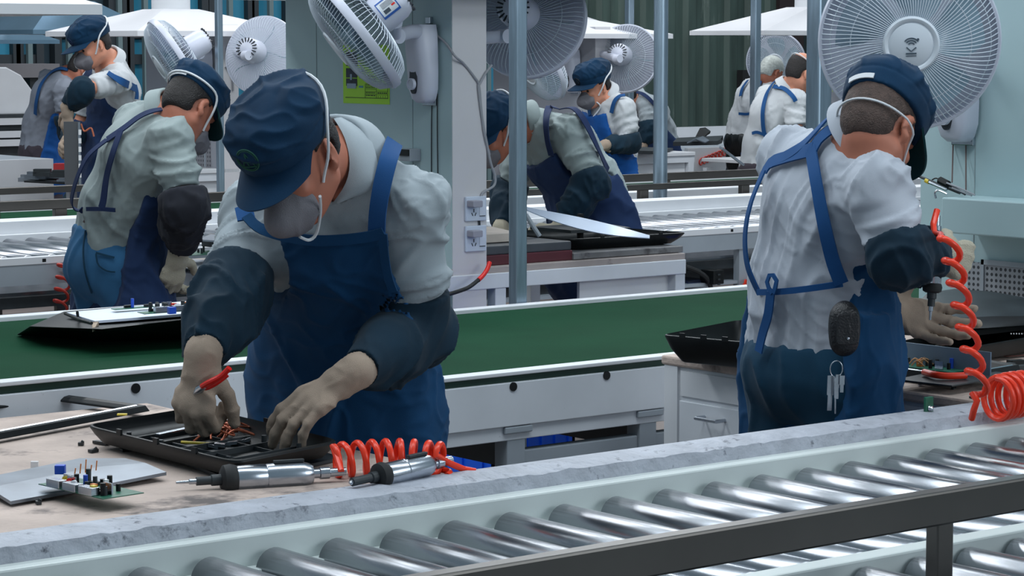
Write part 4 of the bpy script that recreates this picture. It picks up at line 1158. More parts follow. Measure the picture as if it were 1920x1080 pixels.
    # ---- sleeve covers
    if opt.get('covers', True):
        for a, el, wr, kk in ((shL, J['elL'], J['wrL'], 'L'), (shR, J['elR'], J['wrR'], 'R')):
            a, el, wr = [np.asarray(q, float) for q in (a, el, wr)]
            c = Field(0.03); u = opt.get('cov', 0.38); st = a * u + el * (1 - u); cw = opt.get('cw', 1.0)
            c.chain([st, el, el * 0.5 + wr * 0.5, wr - nrm(wr - el) * 0.015], [0.073 * w * cw, 0.071 * w * cw, 0.063 * cw, 0.047], k=0.03)
            ad, wd = nrm(el - a), nrm(wr - el)
            ccut = lambda P, st=st, ad=ad, wr=wr, wd=wd: np.maximum(np.where(np.linalg.norm(P - st, axis=-1) < 0.16, -((P - st) @ ad) - 0.012, -1), np.where(np.linalg.norm(P - wr, axis=-1) < 0.12, (P - wr) @ wd + 0.002, -1))
            def cb(V, N, st=st, ad=ad, el=el, wd=wd, wr=wr, i=kk == 'L'):
                t_ = (V - el) @ wd; q = V - el; e1 = q - t_[:, None] * wd
                qq = np.stack([e1 @ X * 0.9, e1 @ Y * 0.9, t_ * 0.9 + 0.9 * (e1 @ Z)], 1)
                gat = np.clip(((V - wr) @ wd + 0.05) / 0.05, 0, 1)
                fd = np.clip(((V - st) @ ad + 0.012) / 0.06, 0.15, 1)
                return fd * opt.get('cfold', 1.0) * (0.009 * creases(qq, sd + 50 + i, 36) + 0.006 * creases(qq, sd + 55 + i, 66) + 0.003 * waves(V, sd + 60, 50)) - 0.004 * gat
            skin_mesh('sleeve_cover', c, opt.get('covm', SLEEVE), root, opt.get('hq', 0.0075), cut=ccut, bump=cb, smooth=1)
    # ---- gloves
    for kk in ('L', 'R'):
        hd = opt.get('hand' + kk)
        if hd is None: continue
        wr = np.asarray(J['wr' + kk], float); el = np.asarray(J['el' + kk], float); wd = nrm(wr - el)
        D = nrm(hd.get('D', wd)); hf_ = hand_field(wr + D * 0.022, D, hd['N'], hd['side'], s=hd.get('s', 1.08), **{k_: v_ for k_, v_ in hd.items() if k_ in ('curl', 'curls', 'thumb', 'spread', 'thumb_curl')})
        hf_.cone(wr - wd * 0.045, wr + wd * 0.012, 0.036, 0.033, k=0.012); hf_.cone(wr + wd * 0.01, wr + D * 0.04, 0.033, 0.030, k=0.012)
        def gb(V, N, wr=wr, wd=wd):
            t_ = (V - wr) @ wd; m = np.clip(-(t_ - 0.012) / 0.01, 0, 1); e1 = V - wr - t_[:, None] * wd
            return m * 0.0014 * np.sin(t_ * 900) + 0.0007 * waves(V, 5, 300) + 0.0016 * creases(V, sd + 70, 70) * (1 - m)
        J['tips' + kk] = hf_.tips
        skin_mesh('glove', hf_, hd.get('m', GLOVE), root, hd.get('h', 0.0036), bump=gb, smooth=1)
    # ---- apron
    ap = opt.get('apron')
    if ap:
        a_ = Field(0.04); a_.p = list(s.p)
        kn = (legs[0][1] + legs[1][1]) / 2
        a_.ecap(pel + Z * 0.05, pel * 0.45 + kn * 0.55, Hd, Hd, 0.188 * g, 0.140 * g, 0.215 * g, 0.15 * g, k=0.05)
        spn = nrm(che - wai)
        top = ap.get('top', 0.10); bw = ap.get('bib', 0.125); wrapf = ap.get('wrap', -0.01); drop = ap.get('drop', 0.42); wl = ap.get('waist', 0.0)
        armseg = [(np.asarray(p_, float), np.asarray(q_, float)) for p_, q_ in ((shL, J['elL']), (shR, J['elR']))]
        def acut(P):
            q = P - wai; al = q @ spn; sdv = nrm(Hd + Sd); lat = np.abs(q @ sdv - (al > 0) * 0); fr_ = q @ nrm(fwdT + fwdH)
            qc = P - che; alc = qc @ spn; latc = np.abs(qc @ Sd); frc = qc @ fwdT
            bib = np.maximum(alc - top - 0.02 * np.minimum(1, (latc / bw) ** 2), latc - (bw + 0.34 * np.maximum(0, (top - alc)) ** 1.35))
            bib = np.maximum(bib, -frc + 0.0)
            skirt = np.maximum(al - wl - 0.0, -fr_ + wrapf)
            c = np.where(al > wl, np.maximum(bib, -fr_ + wrapf), skirt)
            c = np.maximum(c, (pel[2] - drop) - P[..., 2])
            kps = ap.get('keep', 0.096); kps = kps if isinstance(kps, tuple) else (kps, kps)
            for (p_, q_), kp in zip(armseg, kps):        # keep off the sleeves
                ab = q_ - p_; t_ = np.clip((P - p_) @ ab / (ab @ ab), 0.36, 1.1); c = np.maximum(c, kp - np.linalg.norm(P - p_ - t_[..., None] * ab, axis=-1))
            return c
        def ab_(V, N):
            q = V - wai; uv = np.stack([q @ Hd, q @ fwdT, q[:, 2] * 0.3], 1); low = np.clip(-(q[:, 2] - 0.02) / 0.2, 0, 1)
            return 0.003 * waves(V, sd + 80, 24) + 0.007 * low * waves(uv, sd + 81, 30) + 0.006 * creases(V * A(1, 1, 0.6), sd + 82, 26) * (0.6 + low) + 0.003 * creases(V, sd + 84, 60)
        apo = skin_mesh('apron', a_, ap.get('m', APRON), root, opt.get('hq', 0.0075), cut=acut, bump=ab_, smooth=2, off=0.016)
        sf = Field(); sf.p = list(s.p)
        for spec in list(ap.get('straps', ())) + list(ap.get('hems', ())):
            pts, nr = [], []
            for it in spec['px']:
                if len(it) == 3 and isinstance(it[2], (int, float)): p_ = pd(*it)
                elif len(it) == 1: p_ = sf.snap(np.asarray(it[0], float)[None], 0.014)[0]
                else:
                    p_ = sf.hit(it[0], it[1], spec.get('off', 0.014))
                    if p_ is None: continue
                pts.append(p_); nr.append(sf.grad(p_[None])[0])
            if len(pts) > 1: ribbon(spec.get('name', 'strap'), pts, nr, spec.get('w', 0.026), 0.004, spec.get('m', STRAP), apo)
    # ---- cap
    cp = opt.get('cap')
    if cp:
        cs = hs * cp.get('s', 1.0); pf = cp.get('puff', 0.0); tl = math.radians(cp.get('tilt', 8))
        cu = nrm(U * math.cos(tl) - F * math.sin(tl)); cf = np.cross(S, cu) * -1; cf = nrm(F - cu * (F @ cu)); c0 = L(0, -0.008, 0.036)
        C = lambda s_, f_, u_: c0 + (S * s_ + cf * f_ + cu * u_) * cs
        f = Field(0.02)
        f.ell(C(0, 0, 0.0), (S, cf, cu), A(0.087, 0.108, 0.075) * cs, k=0.03); f.ell(C(0, -0.004, 0.045 + pf * 0.4), (S, cf, cu), A(0.094 + pf * .3, 0.114 + pf * .3, 0.062 + pf * .5) * cs, k=0.03)
        f.ell(C(0, 0.075, 0.045), (S, cf, cu), A(0.055, 0.03, 0.04) * cs, k=0.03)
        bk = cp.get('back', 0.0)
        ccut = lambda P: np.maximum(-((P - c0) @ cu / cs + 0.004 + bk * np.clip(-((P - c0) @ cf), -0.02, 1)), 0.0016 - 9)
        def cb(V, N):
            u_ = (V - c0) @ cu / cs; top_ = np.clip((u_ - 0.02) / 0.04, 0, 1)
            seam = -0.0022 * np.exp(-((u_ - 0.034) / 0.003) ** 2)
            return top_ * (0.007 * creases(V, sd + 90, 30) + 0.004 * creases(V, sd + 93, 55) + 0.003 * waves(V, sd + 91, 45)) * cp.get('fold', 1.0) + seam + 0.0012 * waves(V, sd + 92, 90)
        crown = skin_mesh('cap', f, cp.get('m', CAPM), root, cp.get('h', 0.0045), cut=ccut, bump=cb, smooth=1)
        rows = []; bl = cp.get('brim', 0.072); dr = math.tan(math.radians(cp.get('droop', 16)))
        for i in range(10):
            t_ = i / 9; row = []
            for a in np.linspace(-1.25, 1.25, 33):
                ln = bl * max(0.0, math.cos(a * 0.98)) ** 0.55
                x_ = 0.087 * math.sin(a) * (1 + 0.02 * t_); y_ = 0.104 * math.cos(a) + ln * t_
                row.append(C(x_, y_, 0.006 - dr * ln * t_ - 2.6 * x_ * x_ * (0.35 + 0.65 * t_) + 0.004 * math.sin(t_ * 2)))
            rows.append(row)
        t = MB(); t.sheet(np.array(rows), 0.0045); t.build('brim', cp.get('bm', cp.get('m', CAPM)), crown, True, ang=60)
        if cp.get('emblem', True):
            t = MB(); e0 = C(0, 0.116 + pf * .2, 0.030 + cp.get('eu', 0)); n_ = nrm(cf * 0.97 + cu * 0.15); uu = nrm(cu - n_ * (cu @ n_))
            e0 = f.snap(e0[None], 0.001)[0]
            es = cp.get('es', 0.019)
            for r_, w_ in ((es, 0.0014), (es * 0.86, 0.0010)):
                aa = np.linspace(0, 2 * math.pi, 33); t.tube(f.snap(np.array([e0 + S * r_ * math.cos(q) + uu * r_ * math.sin(q) for q in aa]), 0.0015, 3), w_, 5)
            for pa in (((-.55, -.45), (0, .62), (.55, -.45)), ((-.28, -.1), (.28, -.1)), ((-.6, -.55), (.6, -.55)), ((0, .6), (0, -.4))):
                P_ = np.array([e0 + S * x_ * es + uu * y_ * es for x_, y_ in pa]); t.tube(f.snap(curve(P_, 9) if len(P_) < 3 else P_, 0.0015, 3), 0.0014, 5)
            t.build('emblem', cp.get('em', mat('cap_emblem_thread', (26, 84, 66), 0.7)), crown, True)
        if cp.get('tab'):                                  # pale adjuster / folded edge at the back
            aa = np.linspace(math.radians(cp['tab'][0]), math.radians(cp['tab'][1]), 16)
            P_ = np.array([C(0.095 * math.sin(q), 0.116 * math.cos(q), 0.004 + bk * 0.11 * max(0, -math.cos(q))) for q in aa]); P_ = f.snap(P_, 0.003, 4)
            ribbon('cap_tab', P_, f.grad(P_), 0.012, 0.003, ELAST, crown)
        capf = f
    else: capf = None
    # ---- mask and its bands
    mk = opt.get('mask')
    hd_f = Field(0.02); hd_f.p = [p_ for p_ in b.p[:4]] + ([q for q in capf.p] if capf else [q for q in hf.p])
    if mk:
        f = Field(0.012)
        f.ell(L(0, 0.068, -0.058), (S, F, U), A(0.056, 0.054, 0.052) * hs, k=0.02); f.cone(L(0, 0.090, -0.022), L(0, 0.122, -0.056), 0.018 * hs, 0.024 * hs, k=0.03); f.cone(L(0, 0.122, -0.056), L(0, 0.085, -0.098), 0.024 * hs, 0.02 * hs, k=0.03)
        mcut = lambda P: np.maximum(0.046 + 0.25 * np.abs((P - hc) @ S / hs) - (P - hc) @ F / hs, -9)
        mo = skin_mesh('face_mask', f, mk.get('m', MASKM), root, mk.get('h', 0.004), cut=mcut, bump=lambda V, N: 0.0018 * creases(V, sd + 95, 60), smooth=1)
        if mk.get('vert'):                                 # centre seam
            P_ = f.snap(np.array([L(0, 0.13, u_) for u_ in np.linspace(-0.02, -0.10, 9)]), 0.002, 9); t = MB(); t.tube(P_, 0.001, 5); t.build('mask_seam', ELAST, mo, True)
        full = Field(0.015); full.p = list(b.p[:22]) + list(hf.p) + (list(capf.p) if capf else [])
        for bi, band in enumerate(mk.get('bands', ())):
            P_ = np.array([L(*q) for q in band]); P_ = curve(P_, 36); P_ = full.snap(P_, 0.003, 4); P_[1:-1] = (P_[:-2] + P_[1:-1] * 2 + P_[2:]) / 4
            t = MB(); t.tube(P_, mk.get('br', 0.0026), 6); t.build('mask_band', ELAST, mo, True)
        for lp in mk.get('loops', ()):
            t = MB(); t.tube(curve([q if isinstance(q, np.ndarray) else L(*q) for q in lp], 30), mk.get('br', 0.0026), 6); t.build('mask_band', ELAST, mo, True)
    return root, s, b, L

# ------------------------------------------------------------------ the ten workers
def jj(**k): return {q: (pd(*v) if len(v) == 3 else np.asarray(v, float)) for q, v in k.items()}
def turn(J, r, t):                                        # hips' side direction from the facing direction (right, towards)
    f = nrm(cv(r, 0, t)); J['hip'] = np.cross(Z, f); return J


BANDS = lambda: [[(0.058, 0.030, -0.042), (0.080, 0.01, -0.005), (0.084, -0.03, 0.06), (0.05, -0.09, 0.09), (0, -0.105, 0.10), (-0.05, -0.09, 0.09), (-0.084, -0.03, 0.06), (-0.080, 0.01, -0.005), (-0.058, 0.030, -0.042)],
                 [(0.052, 0.05, -0.075), (0.072, -0.01, -0.06), (0.06, -0.06, -0.05), (0, -0.085, -0.045), (-0.06, -0.06, -0.05), (-0.072, -0.01, -0.06), (-0.052, 0.05, -0.075)]]

# 1 front worker
J = turn(jj(pel=(655, 735, 5.20), wai=(652, 600, 5.14), che=(648, 450, 5.03), nek=(632, 300, 4.92), head=(550, 293, 4.74),
            shL=(772, 385, 4.91), shR=(484, 400, 5.08), elL=(778, 622, 4.98), wrL=(672, 694, 4.74), elR=(432, 560, 4.90), wrR=(383, 658, 4.74)), -0.42, 0.9)
W1 = person('person in navy cap and blue apron bending over a black tray holding red pliers', J, cv(-0.36, -0.68, 0.64), cv(-0.42, 0.71, 0.56), None, dict(
    seed=11, hs=1.0, hb=0.0055, hq=0.006, shirt=SHIRT, w=1.0, cov=0.28, slv=-1, open=38,
    lapels=[('lapel', [(622, 216), (646, 258), (656, 305), (648, 345), (622, 385)], [(652, 212), (692, 258), (708, 312), (706, 348), (652, 372)])],
    apron=dict(m=APRON, top=0.085, bib=0.165, wrap=-0.03, drop=0.5, keep=(0.086, 0.108), hems=[dict(name='bib_hem', px=[(462, 404), (484, 426), (530, 442), (590, 451), (650, 449), (700, 442), (720, 436)], w=0.022, m=APRON, off=0.026), dict(name='side_hem', px=[(718, 438), (721, 480), (728, 520), (738, 548)], w=0.018, m=APRON, off=0.026)], straps=[
        dict(px=[(742, 262), (728, 300), (716, 350), (708, 400), (706, 445)], w=0.036, off=0.022), dict(px=[(456, 385), (462, 412)], w=0.036)]),
    cap=dict(s=0.98, puff=0.012, tilt=2, brim=0.075, droop=22, fold=1.05, h=0.004, es=0.025, eu=0.024, em=mat('dim_emblem_thread', (20, 78, 62), 0.8)),
    mask=dict(bands=[BANDS()[0]], loops=[[pd(600, 368, 4.67), pd(601, 398, 4.72), pd(594, 436, 4.76), pd(580, 450, 4.76), pd(562, 444, 4.74)]], br=0.0032),
    handL=dict(D=cv(-0.78, -0.50, 0.30), N=cv(0.25, -0.75, -0.62), side=-1, curl=(12, 26, 18), thumb=(0.45, 0.6), spread=0.10),
    handR=dict(D=cv(-0.18, -0.95, 0.25), N=cv(0.35, -0.1, -0.93), side=1, curls=[(62, 70, 40), (58, 70, 40), (50, 66, 40), (46, 60, 36)], thumb=(0.45, 0.5), thumb_curl=16)))

# 2 right worker, back view
J = turn(jj(pel=(1528, 640, 5.618), wai=(1522, 530, 5.608), che=(1552, 395, 5.580), nek=(1614, 266, 5.522), head=(1648, 243, 5.464),
            shR=(1648, 352, 5.36), shL=(1482, 300, 5.734), elR=(1690, 478, 5.310), wrR=(1750, 470, 5.541), elL=(1556, 480, 5.84), wrL=(1640, 566, 5.66)), 0.78, -0.62)
W3 = person('person seen from behind in navy cap working with an air driver at the right', J, cv(0.42, -0.70, -0.58), cv(0.38, 0.70, -0.60), None, dict(
    seed=23, crise=0.022, hb=0.0055, hq=0.0062, shirt=SHIRTM, w=0.95, cov=0.22, slv=-1, hairm=HAIRS, hairline=0.012, trousers=TROU, eyes=True,
    apron=dict(m=APRON, top=0.02, bib=0.13, wrap=-0.02, drop=0.55, keep=0.072, straps=[
        dict(px=[(1598, 224), (1562, 240), (1535, 262), (1522, 285)], w=0.034), dict(px=[(1575, 205), (1555, 214), (1500, 275), (1452, 303)], w=0.030),
        dict(px=[(1522, 280), (1480, 293), (1445, 305), (1432, 325)], w=0.036), dict(px=[(1520, 280), (1530, 340), (1545, 420), (1562, 490), (1578, 532)], w=0.032),
        dict(px=[(1432, 320, 5.580), (1408, 380, 5.560), (1397, 440, 5.560), (1402, 500, 5.560), (1424, 552, 5.560)], w=0.018),
        dict(name='waist_tie', px=[(1420, 548), (1460, 547), (1510, 542), (1580, 532)], w=0.014),
        dict(name='tie_tail', px=[(1445, 548), (1440, 590), (1430, 625), (1422, 660)], w=0.024, off=0.024),
        dict(name='tie_bow', px=[(1448, 550), (1438, 532), (1445, 514), (1456, 526), (1450, 550)], w=0.010, off=0.026)]),
    cap=dict(puff=0.01, s=1.02, tilt=-3, brim=0.08, droop=20, fold=1.0, bm=CAPG, emblem=False, tab=(150, 190), back=0.0),
    mask=dict(bands=[[(-0.052, 0.055, -0.05), (-0.080, 0.01, -0.02), (-0.078, -0.03, -0.005), (-0.05, -0.085, -0.01), (0, -0.105, -0.01), (0.05, -0.085, -0.01), (0.08, -0.02, -0.01), (0.052, 0.055, -0.05)]]),
    handL=dict(D=cv(0.92, -0.34, -0.05), N=cv(0.10, 0.42, 0.9), side=-1, curls=[(8, 14, 10), (10, 16, 12), (14, 18, 14), (18, 22, 14)], thumb=(0.70, 0.25), spread=0.14, s=1.15),
    handR=dict(D=cv(0.72, -0.25, -0.6), N=cv(-0.62, 0.05, -0.7), side=1, curl=(62, 75, 45), thumb=(0.4, 0.7), m=GLOVEW, s=1.1)))

# 3 left worker in jeans
J = turn(jj(pel=(212, 462, 8.46), wai=(228, 385, 8.42), che=(268, 292, 8.36), nek=(314, 216, 8.34), head=(356, 203, 8.26),
            shR=(322, 262, 8.18), shL=(252, 232, 8.56), elR=(346, 385, 8.12), wrR=(336, 466, 8.30), elL=(300, 360, 8.76), wrL=(306, 450, 8.62)), 0.78, -0.62)
W2 = person('person in blue jeans seen from behind, bending over a thin silver panel at the left', J, cv(0.40, -0.72, -0.56), cv(0.42, 0.66, -0.62), None, dict(
    seed=37, hq=0.0085, hb=0.007, shirt=SHIRTG, w=1.0, cov=0.16, slv=-1, covm=SLEEVEB, cw=1.12, trousers=JEANS, girth=1.08, hem=0.075,
    tdetails=[dict(name='trouser_belt', px=[(160, 408), (180, 416), (200, 421), (218, 424)], w=0.036, m=BELTM, off=0.008), dict(name='pocket_seam', px=[(180, 474), (198, 479), (214, 483)], w=0.007, m=TROU), dict(name='pocket_seam', px=[(180, 476), (184, 496), (200, 508), (216, 510)], w=0.005, m=TROU), dict(name='back_seam', px=[(160, 432), (156, 470), (160, 510), (172, 550)], w=0.006, m=TROU)],
    apron=dict(m=APRONN, top=0.02, bib=0.13, wrap=-0.02, drop=0.6, straps=[
        dict(px=[(322, 203), (290, 207), (262, 218), (232, 240), (200, 262)], w=0.028, m=STRAPN), dict(px=[(200, 262, 8.25), (165, 292, 8.24), (144, 335, 8.26), (134, 375, 8.3), (140, 392, 8.33), (158, 394, 8.35)], w=0.022, m=STRAPN),
        dict(px=[(226, 245), (212, 285), (200, 330), (194, 375), (190, 390)], w=0.026, m=STRAPN), dict(name='waist_tie', px=[(162, 392), (190, 392), (216, 394)], w=0.014, m=STRAPN)]),
    cap=dict(puff=0.01, s=1.0, tilt=-3, brim=0.072, droop=20, bm=CAPG, emblem=False, tab=(125, 200), h=0.006),
    mask=dict(bands=[[(-0.052, 0.055, -0.05), (-0.085, 0.012, 0.02), (-0.09, -0.02, 0.05), (-0.06, -0.09, 0.05), (0, -0.11, 0.05), (0.06, -0.09, 0.05), (0.09, -0.02, 0.05), (0.052, 0.055, -0.05)]], br=0.004),
    handR=dict(D=cv(-0.25, -0.9, -0.2), N=cv(-0.5, -0.2, -0.8), side=1, curl=(30, 35, 20), m=GLOVEW, h=0.005), handL=dict(D=cv(0.1, -0.9, 0.2), N=cv(0.8, -0.3, 0.4), side=-1, curl=(25, 30, 20), m=GLOVEW, h=0.005)))

# 4 leaning worker behind the post
J = turn(jj(pel=(1122, 412, 10.30), wai=(1098, 348, 10.28), che=(1050, 280, 10.25), nek=(988, 232, 10.20), head=(926, 246, 10.12),
            shL=(1072, 246, 10.06), shR=(985, 268, 10.42), elL=(1108, 345, 10.00), wrL=(1056, 416, 9.98), elR=(955, 360, 10.45), wrR=(940, 425, 10.25)), -0.72, 0.69)
W4 = person('person leaning over a curved silver sheet, half hidden by the square post', J, cv(-0.62, -0.60, 0.50), cv(-0.42, 0.78, 0.46), None, dict(
    seed=41, hq=0.0085, hb=0.007, shirt=SHIRTG, w=1.02, cov=0.18, slv=-1, girth=1.05,
    apron=dict(m=APRONN, top=0.02, bib=0.15, wrap=-0.03, drop=0.55, straps=[
        dict(px=[(1046, 192), (1032, 196), (1024, 225), (1026, 262), (1034, 292)], w=0.03, m=STRAPN), dict(px=[(1050, 192), (1075, 203), (1095, 225), (1120, 275), (1140, 320)], w=0.03, m=STRAPN)]),
    cap=dict(puff=0.01, s=1.05, tilt=2, h=0.006), mask=dict(bands=[BANDS()[0]], br=0.004),
    handL=dict(D=cv(-0.45, -0.8, 0.2), N=cv(-0.3, -0.3, -0.9), side=-1, curl=(30, 40, 21.00), m=GLOVEW, h=0.005), handR=dict(D=cv(0.1, -0.85, 0.4), N=cv(0.3, -0.5, 0.3), side=1, curl=(30, 40, 21.00), m=GLOVEW, h=0.005)))

# 5 far worker with grey mask
J = turn(jj(pel=(1146, 318, 15.50), wai=(1146, 275, 15.47), che=(1142, 222, 15.45), nek=(1133, 176, 15.41), head=(1114, 163, 15.35),
            shL=(1170, 204, 15.29), shR=(1108, 200, 15.61), elL=(1180, 266, 15.29), wrL=(1136, 272, 15.07), elR=(1098, 258, 15.50), wrR=(1112, 284, 15.20)), -0.62, 0.78)
W5 = person('person in navy cap and grey mask standing upright behind the leaning worker', J, cv(-0.76, -0.32, 0.56), cv(-0.26, 0.94, 0.20), None, dict(
    seed=53, hq=0.012, hb=0.008, shirt=SHIRTL, cov=0.2, slv=-1, open=36, skin=SKIN2,
    apron=dict(m=APRONB, top=0.04, bib=0.13, wrap=-0.03, drop=0.5, straps=[dict(px=[(1172, 178), (1162, 180), (1152, 190), (1146, 212)], w=0.03), dict(px=[(1100, 196), (1104, 205), (1106, 216)], w=0.03)]),
    cap=dict(puff=0.02, s=1.08, tilt=2, h=0.006, brim=0.08, droop=10, es=0.024, em=BLACKM), mask=dict(bands=[BANDS()[0]], loops=[[(0.052, 0.05, -0.08), (0.05, 0.03, -0.12), (0.01, 0.07, -0.17)]], br=0.005, vert=False),
    handL=dict(D=cv(-0.8, -0.3, 0.4), N=cv(0, -0.8, -0.5), side=-1, h=0.006), handR=dict(D=cv(0.1, -0.5, 0.8), N=cv(0.6, -0.4, 0.2), side=1, h=0.006)))

# 6 crouched worker behind (last line)
J = turn(jj(pel=(1238, 285, 19.2), wai=(1234, 248, 19.2), che=(1218, 212, 19.1), nek=(1190, 184, 19.0), head=(1168, 178, 18.9),
            shL=(1212, 196, 18.85), shR=(1186, 200, 19.3), elL=(1216, 240, 18.8), wrL=(1206, 272, 18.75), elR=(1180, 240, 19.3), wrR=(1188, 272, 19.0)), -0.7, 0.7)
W6 = person('person in grey shirt stooping far back between the two steel posts', J, cv(-0.8, -0.45, 0.4), cv(-0.4, 0.9, 0.2), None, dict(
    seed=61, hq=0.013, hb=0.009, shirt=SHIRT, cov=0.22, slv=-1, skin=SKIN2, apron=dict(m=APRONN, wrap=-0.02, straps=[dict(px=[(1190, 172), (1205, 176), (1220, 188), (1236, 208)], w=0.03, m=STRAPN)]),
    handL=dict(D=cv(-0.5, -0.7, 0.4), N=cv(0, -0.8, -0.5), side=-1, h=0.007), handR=dict(D=cv(-0.3, -0.5, 0.6), N=cv(0.3, -0.6, 0.2), side=1, h=0.007)))

# 7 balding worker, back view
J = turn(jj(pel=(1432, 306, 16.25), wai=(1436, 268, 16.23), che=(1450, 215, 16.17), nek=(1478, 166, 16.10), head=(1501, 137, 16.05),
            shR=(1492, 190, 15.97), shL=(1440, 180, 16.33), elR=(1494, 250, 15.91), wrR=(1530, 272, 16.07), elL=(1480, 250, 16.45), wrL=(1530, 262, 16.35)), 0.78, -0.62)
W7 = person('balding person in pale shirt and blue apron seen from behind near the thick post', J, cv(0.72, -0.42, -0.55), cv(0.36, 0.88, -0.2), None, dict(
    seed=71, hq=0.012, hb=0.008, shirt=SHIRTL, cov=0.1, slv=-1, hair='bald', skin=SKIN2, trousers=TROUD, hem=-0.02,
    apron=dict(m=APRONB, wrap=-0.02, drop=0.4, straps=[dict(px=[(1452, 148), (1446, 160), (1436, 180), (1430, 210), (1432, 245), (1440, 262)], w=0.03), dict(px=[(1450, 162), (1470, 166), (1486, 180), (1492, 190)], w=0.028), dict(name='waist_tie', px=[(1410, 250), (1420, 248), (1436, 254)], w=0.02)]),
    mask=dict(bands=[BANDS()[0]], br=0.004),
    handR=dict(D=cv(0.8, -0.4, -0.4), N=cv(0, -0.8, 0.2), side=1, h=0.006), handL=dict(D=cv(0.8, -0.4, -0.2), N=cv(0, -0.8, 0.2), side=-1, h=0.006)))

# 8 far worker with a towel
J = turn(jj(pel=(1402, 250, 18.6), wai=(1404, 224, 18.6), che=(1416, 186, 18.55), nek=(1434, 150, 18.5), head=(1446, 138, 18.4),
            shR=(1442, 172, 18.35), shL=(1406, 165, 18.75), elR=(1446, 215, 18.3), wrR=(1470, 232, 18.4), elL=(1410, 215, 18.9), wrL=(1440, 232, 18.9)), 0.7, -0.7)
TOWEL = cloth('checked_white_towel', (190, 196, 192), 0.2, vs=60)
W8 = person('far person in pale smock with a white towel over the head', J, cv(0.6, -0.6, -0.5), cv(0.4, 0.75, -0.4), None, dict(
    seed=83, hq=0.013, hb=0.009, shirt=SHIRTL, covers=False, hairm=TOWEL, trousers=BLACKM, hem=-0.05, apron=dict(m=APRON, top=0.02, wrap=0.0, straps=[dict(px=[(1402, 150), (1392, 165), (1388, 180)], w=0.03), dict(px=[(1420, 140), (1425, 150), (1424, 160)], w=0.03), dict(name='waist_tie', px=[(1385, 213), (1400, 214), (1410, 212)], w=0.02)]),
    handR=dict(D=cv(0.8, -0.4, -0.4), N=cv(0, -0.8, 0.2), side=1, h=0.007), handL=dict(D=cv(0.8, -0.4, -0.2), N=cv(0, -0.8, 0.2), side=-1, h=0.007)))

# 9 worker with raised sleeve, upper left
J = turn(jj(pel=(212, 268, 13.97), wai=(214, 228, 13.93), che=(216, 172, 13.84), nek=(204, 114, 13.75), head=(174, 84, 13.62),
            shL=(222, 152, 13.57), shR=(180, 150, 13.97), elL=(158, 168, 13.37), wrL=(128, 198, 13.40), elR=(150, 235, 13.99), wrR=(128, 262, 13.75)), -0.8, 0.6)
W9 = person('person in navy cap and mask holding up a dark grey panel at the upper left', J, cv(-0.76, -0.44, 0.46), cv(-0.40, 0.88, 0.24), None, dict(
    seed=97, hs=0.95, hq=0.012, hb=0.0075, shirt=SHIRTL, cov=0.02, slv=-1, skin=SKIN2, apron=dict(m=APRONN, wrap=-0.02, drop=0.4, straps=[dict(px=[(202, 136), (215, 145), (235, 156), (255, 166)], w=0.04), dict(px=[(255, 160), (257, 175), (256, 186)], w=0.03)]),
    cap=dict(puff=0.018, s=1.08, tilt=2, h=0.006, brim=0.085, droop=12, es=0.024, em=STRAPN), mask=dict(bands=[BANDS()[0]], br=0.0045, h=0.005, vert=True),
    handL=dict(D=cv(-0.05, -0.95, 0.1), N=cv(0.5, -0.1, -0.8), side=-1, curl=(40, 50, 30), h=0.006), handR=dict(D=cv(-0.2, -0.4, 0.8), N=cv(0.9, -0.2, 0.2), side=1, curl=(40, 50, 30), h=0.006)))

# 10 bent worker in a grey T-shirt
J = turn(jj(pel=(74, 272, 17.1), wai=(80, 232, 17.08), che=(98, 180, 17.0), nek=(128, 140, 16.95), head=(156, 130, 16.9),
            shR=(120, 168, 16.75), shL=(92, 150, 17.2), elR=(122, 222, 16.72), wrR=(132, 268, 16.8), elL=(110, 220, 17.3), wrL=(135, 262, 17.2)), 0.85, -0.5)
W10 = person('person in grey T-shirt and bright blue apron bent forward at the far left', J, cv(0.7, -0.6, -0.35), cv(0.5, 0.8, -0.2), None, dict(
    seed=101, hq=0.012, hb=0.009, shirt=TEE, cov=0.02, slv=-1, collar=0, trousers=TROUD, hem=0.0, skin=SKIN,
    apron=dict(m=APRONB, wrap=-0.02, drop=0.5, straps=[dict(px=[(128, 131), (112, 128), (92, 138), (76, 160), (68, 190), (66, 215)], w=0.03)]),
    handR=dict(D=cv(0.3, -0.9, 0), N=cv(-0.2, -0.3, -0.8), side=1, h=0.007), handL=dict(D=cv(0.3, -0.9, 0), N=cv(0.2, -0.3, 0.8), side=-1, h=0.007)))

# ------------------------------------------------------------------ small things
def solo(mb, name, m, label, cat, group=None, **k): return tag(mb.build(name, m, **k), label, cat, group)


def coil(axis_pts, R, turns, r, n=22, flat=1.0, lead0=(), lead1=(), taper=None, ref=None):
    """spiral hose round a curved axis"""
    N = int(turns * n); P = curve(axis_pts, N + 1); T = np.gradient(P, axis=0); T /= np.linalg.norm(T, axis=1)[:, None]
    u = np.asarray(ref, float) if ref is not None else A(0, 0, 1) if abs(T[0][2]) < 0.8 else nrm(RGT)
    out = []
    for i in range(N + 1):
        u = nrm(u - T[i] * (u @ T[i])); w = np.cross(T[i], u); a = 2 * math.pi * i / n
        RR = R * (1 if taper is None else taper(i / N))
        out.append(P[i] + (u * math.cos(a) + w * math.sin(a) * flat) * RR)
    P = np.array(list(map(lambda q: np.asarray(q, float), lead0)) + out + list(map(lambda q: np.asarray(q, float), lead1)))
    t = MB(); t.tube(P, r, 9); return t


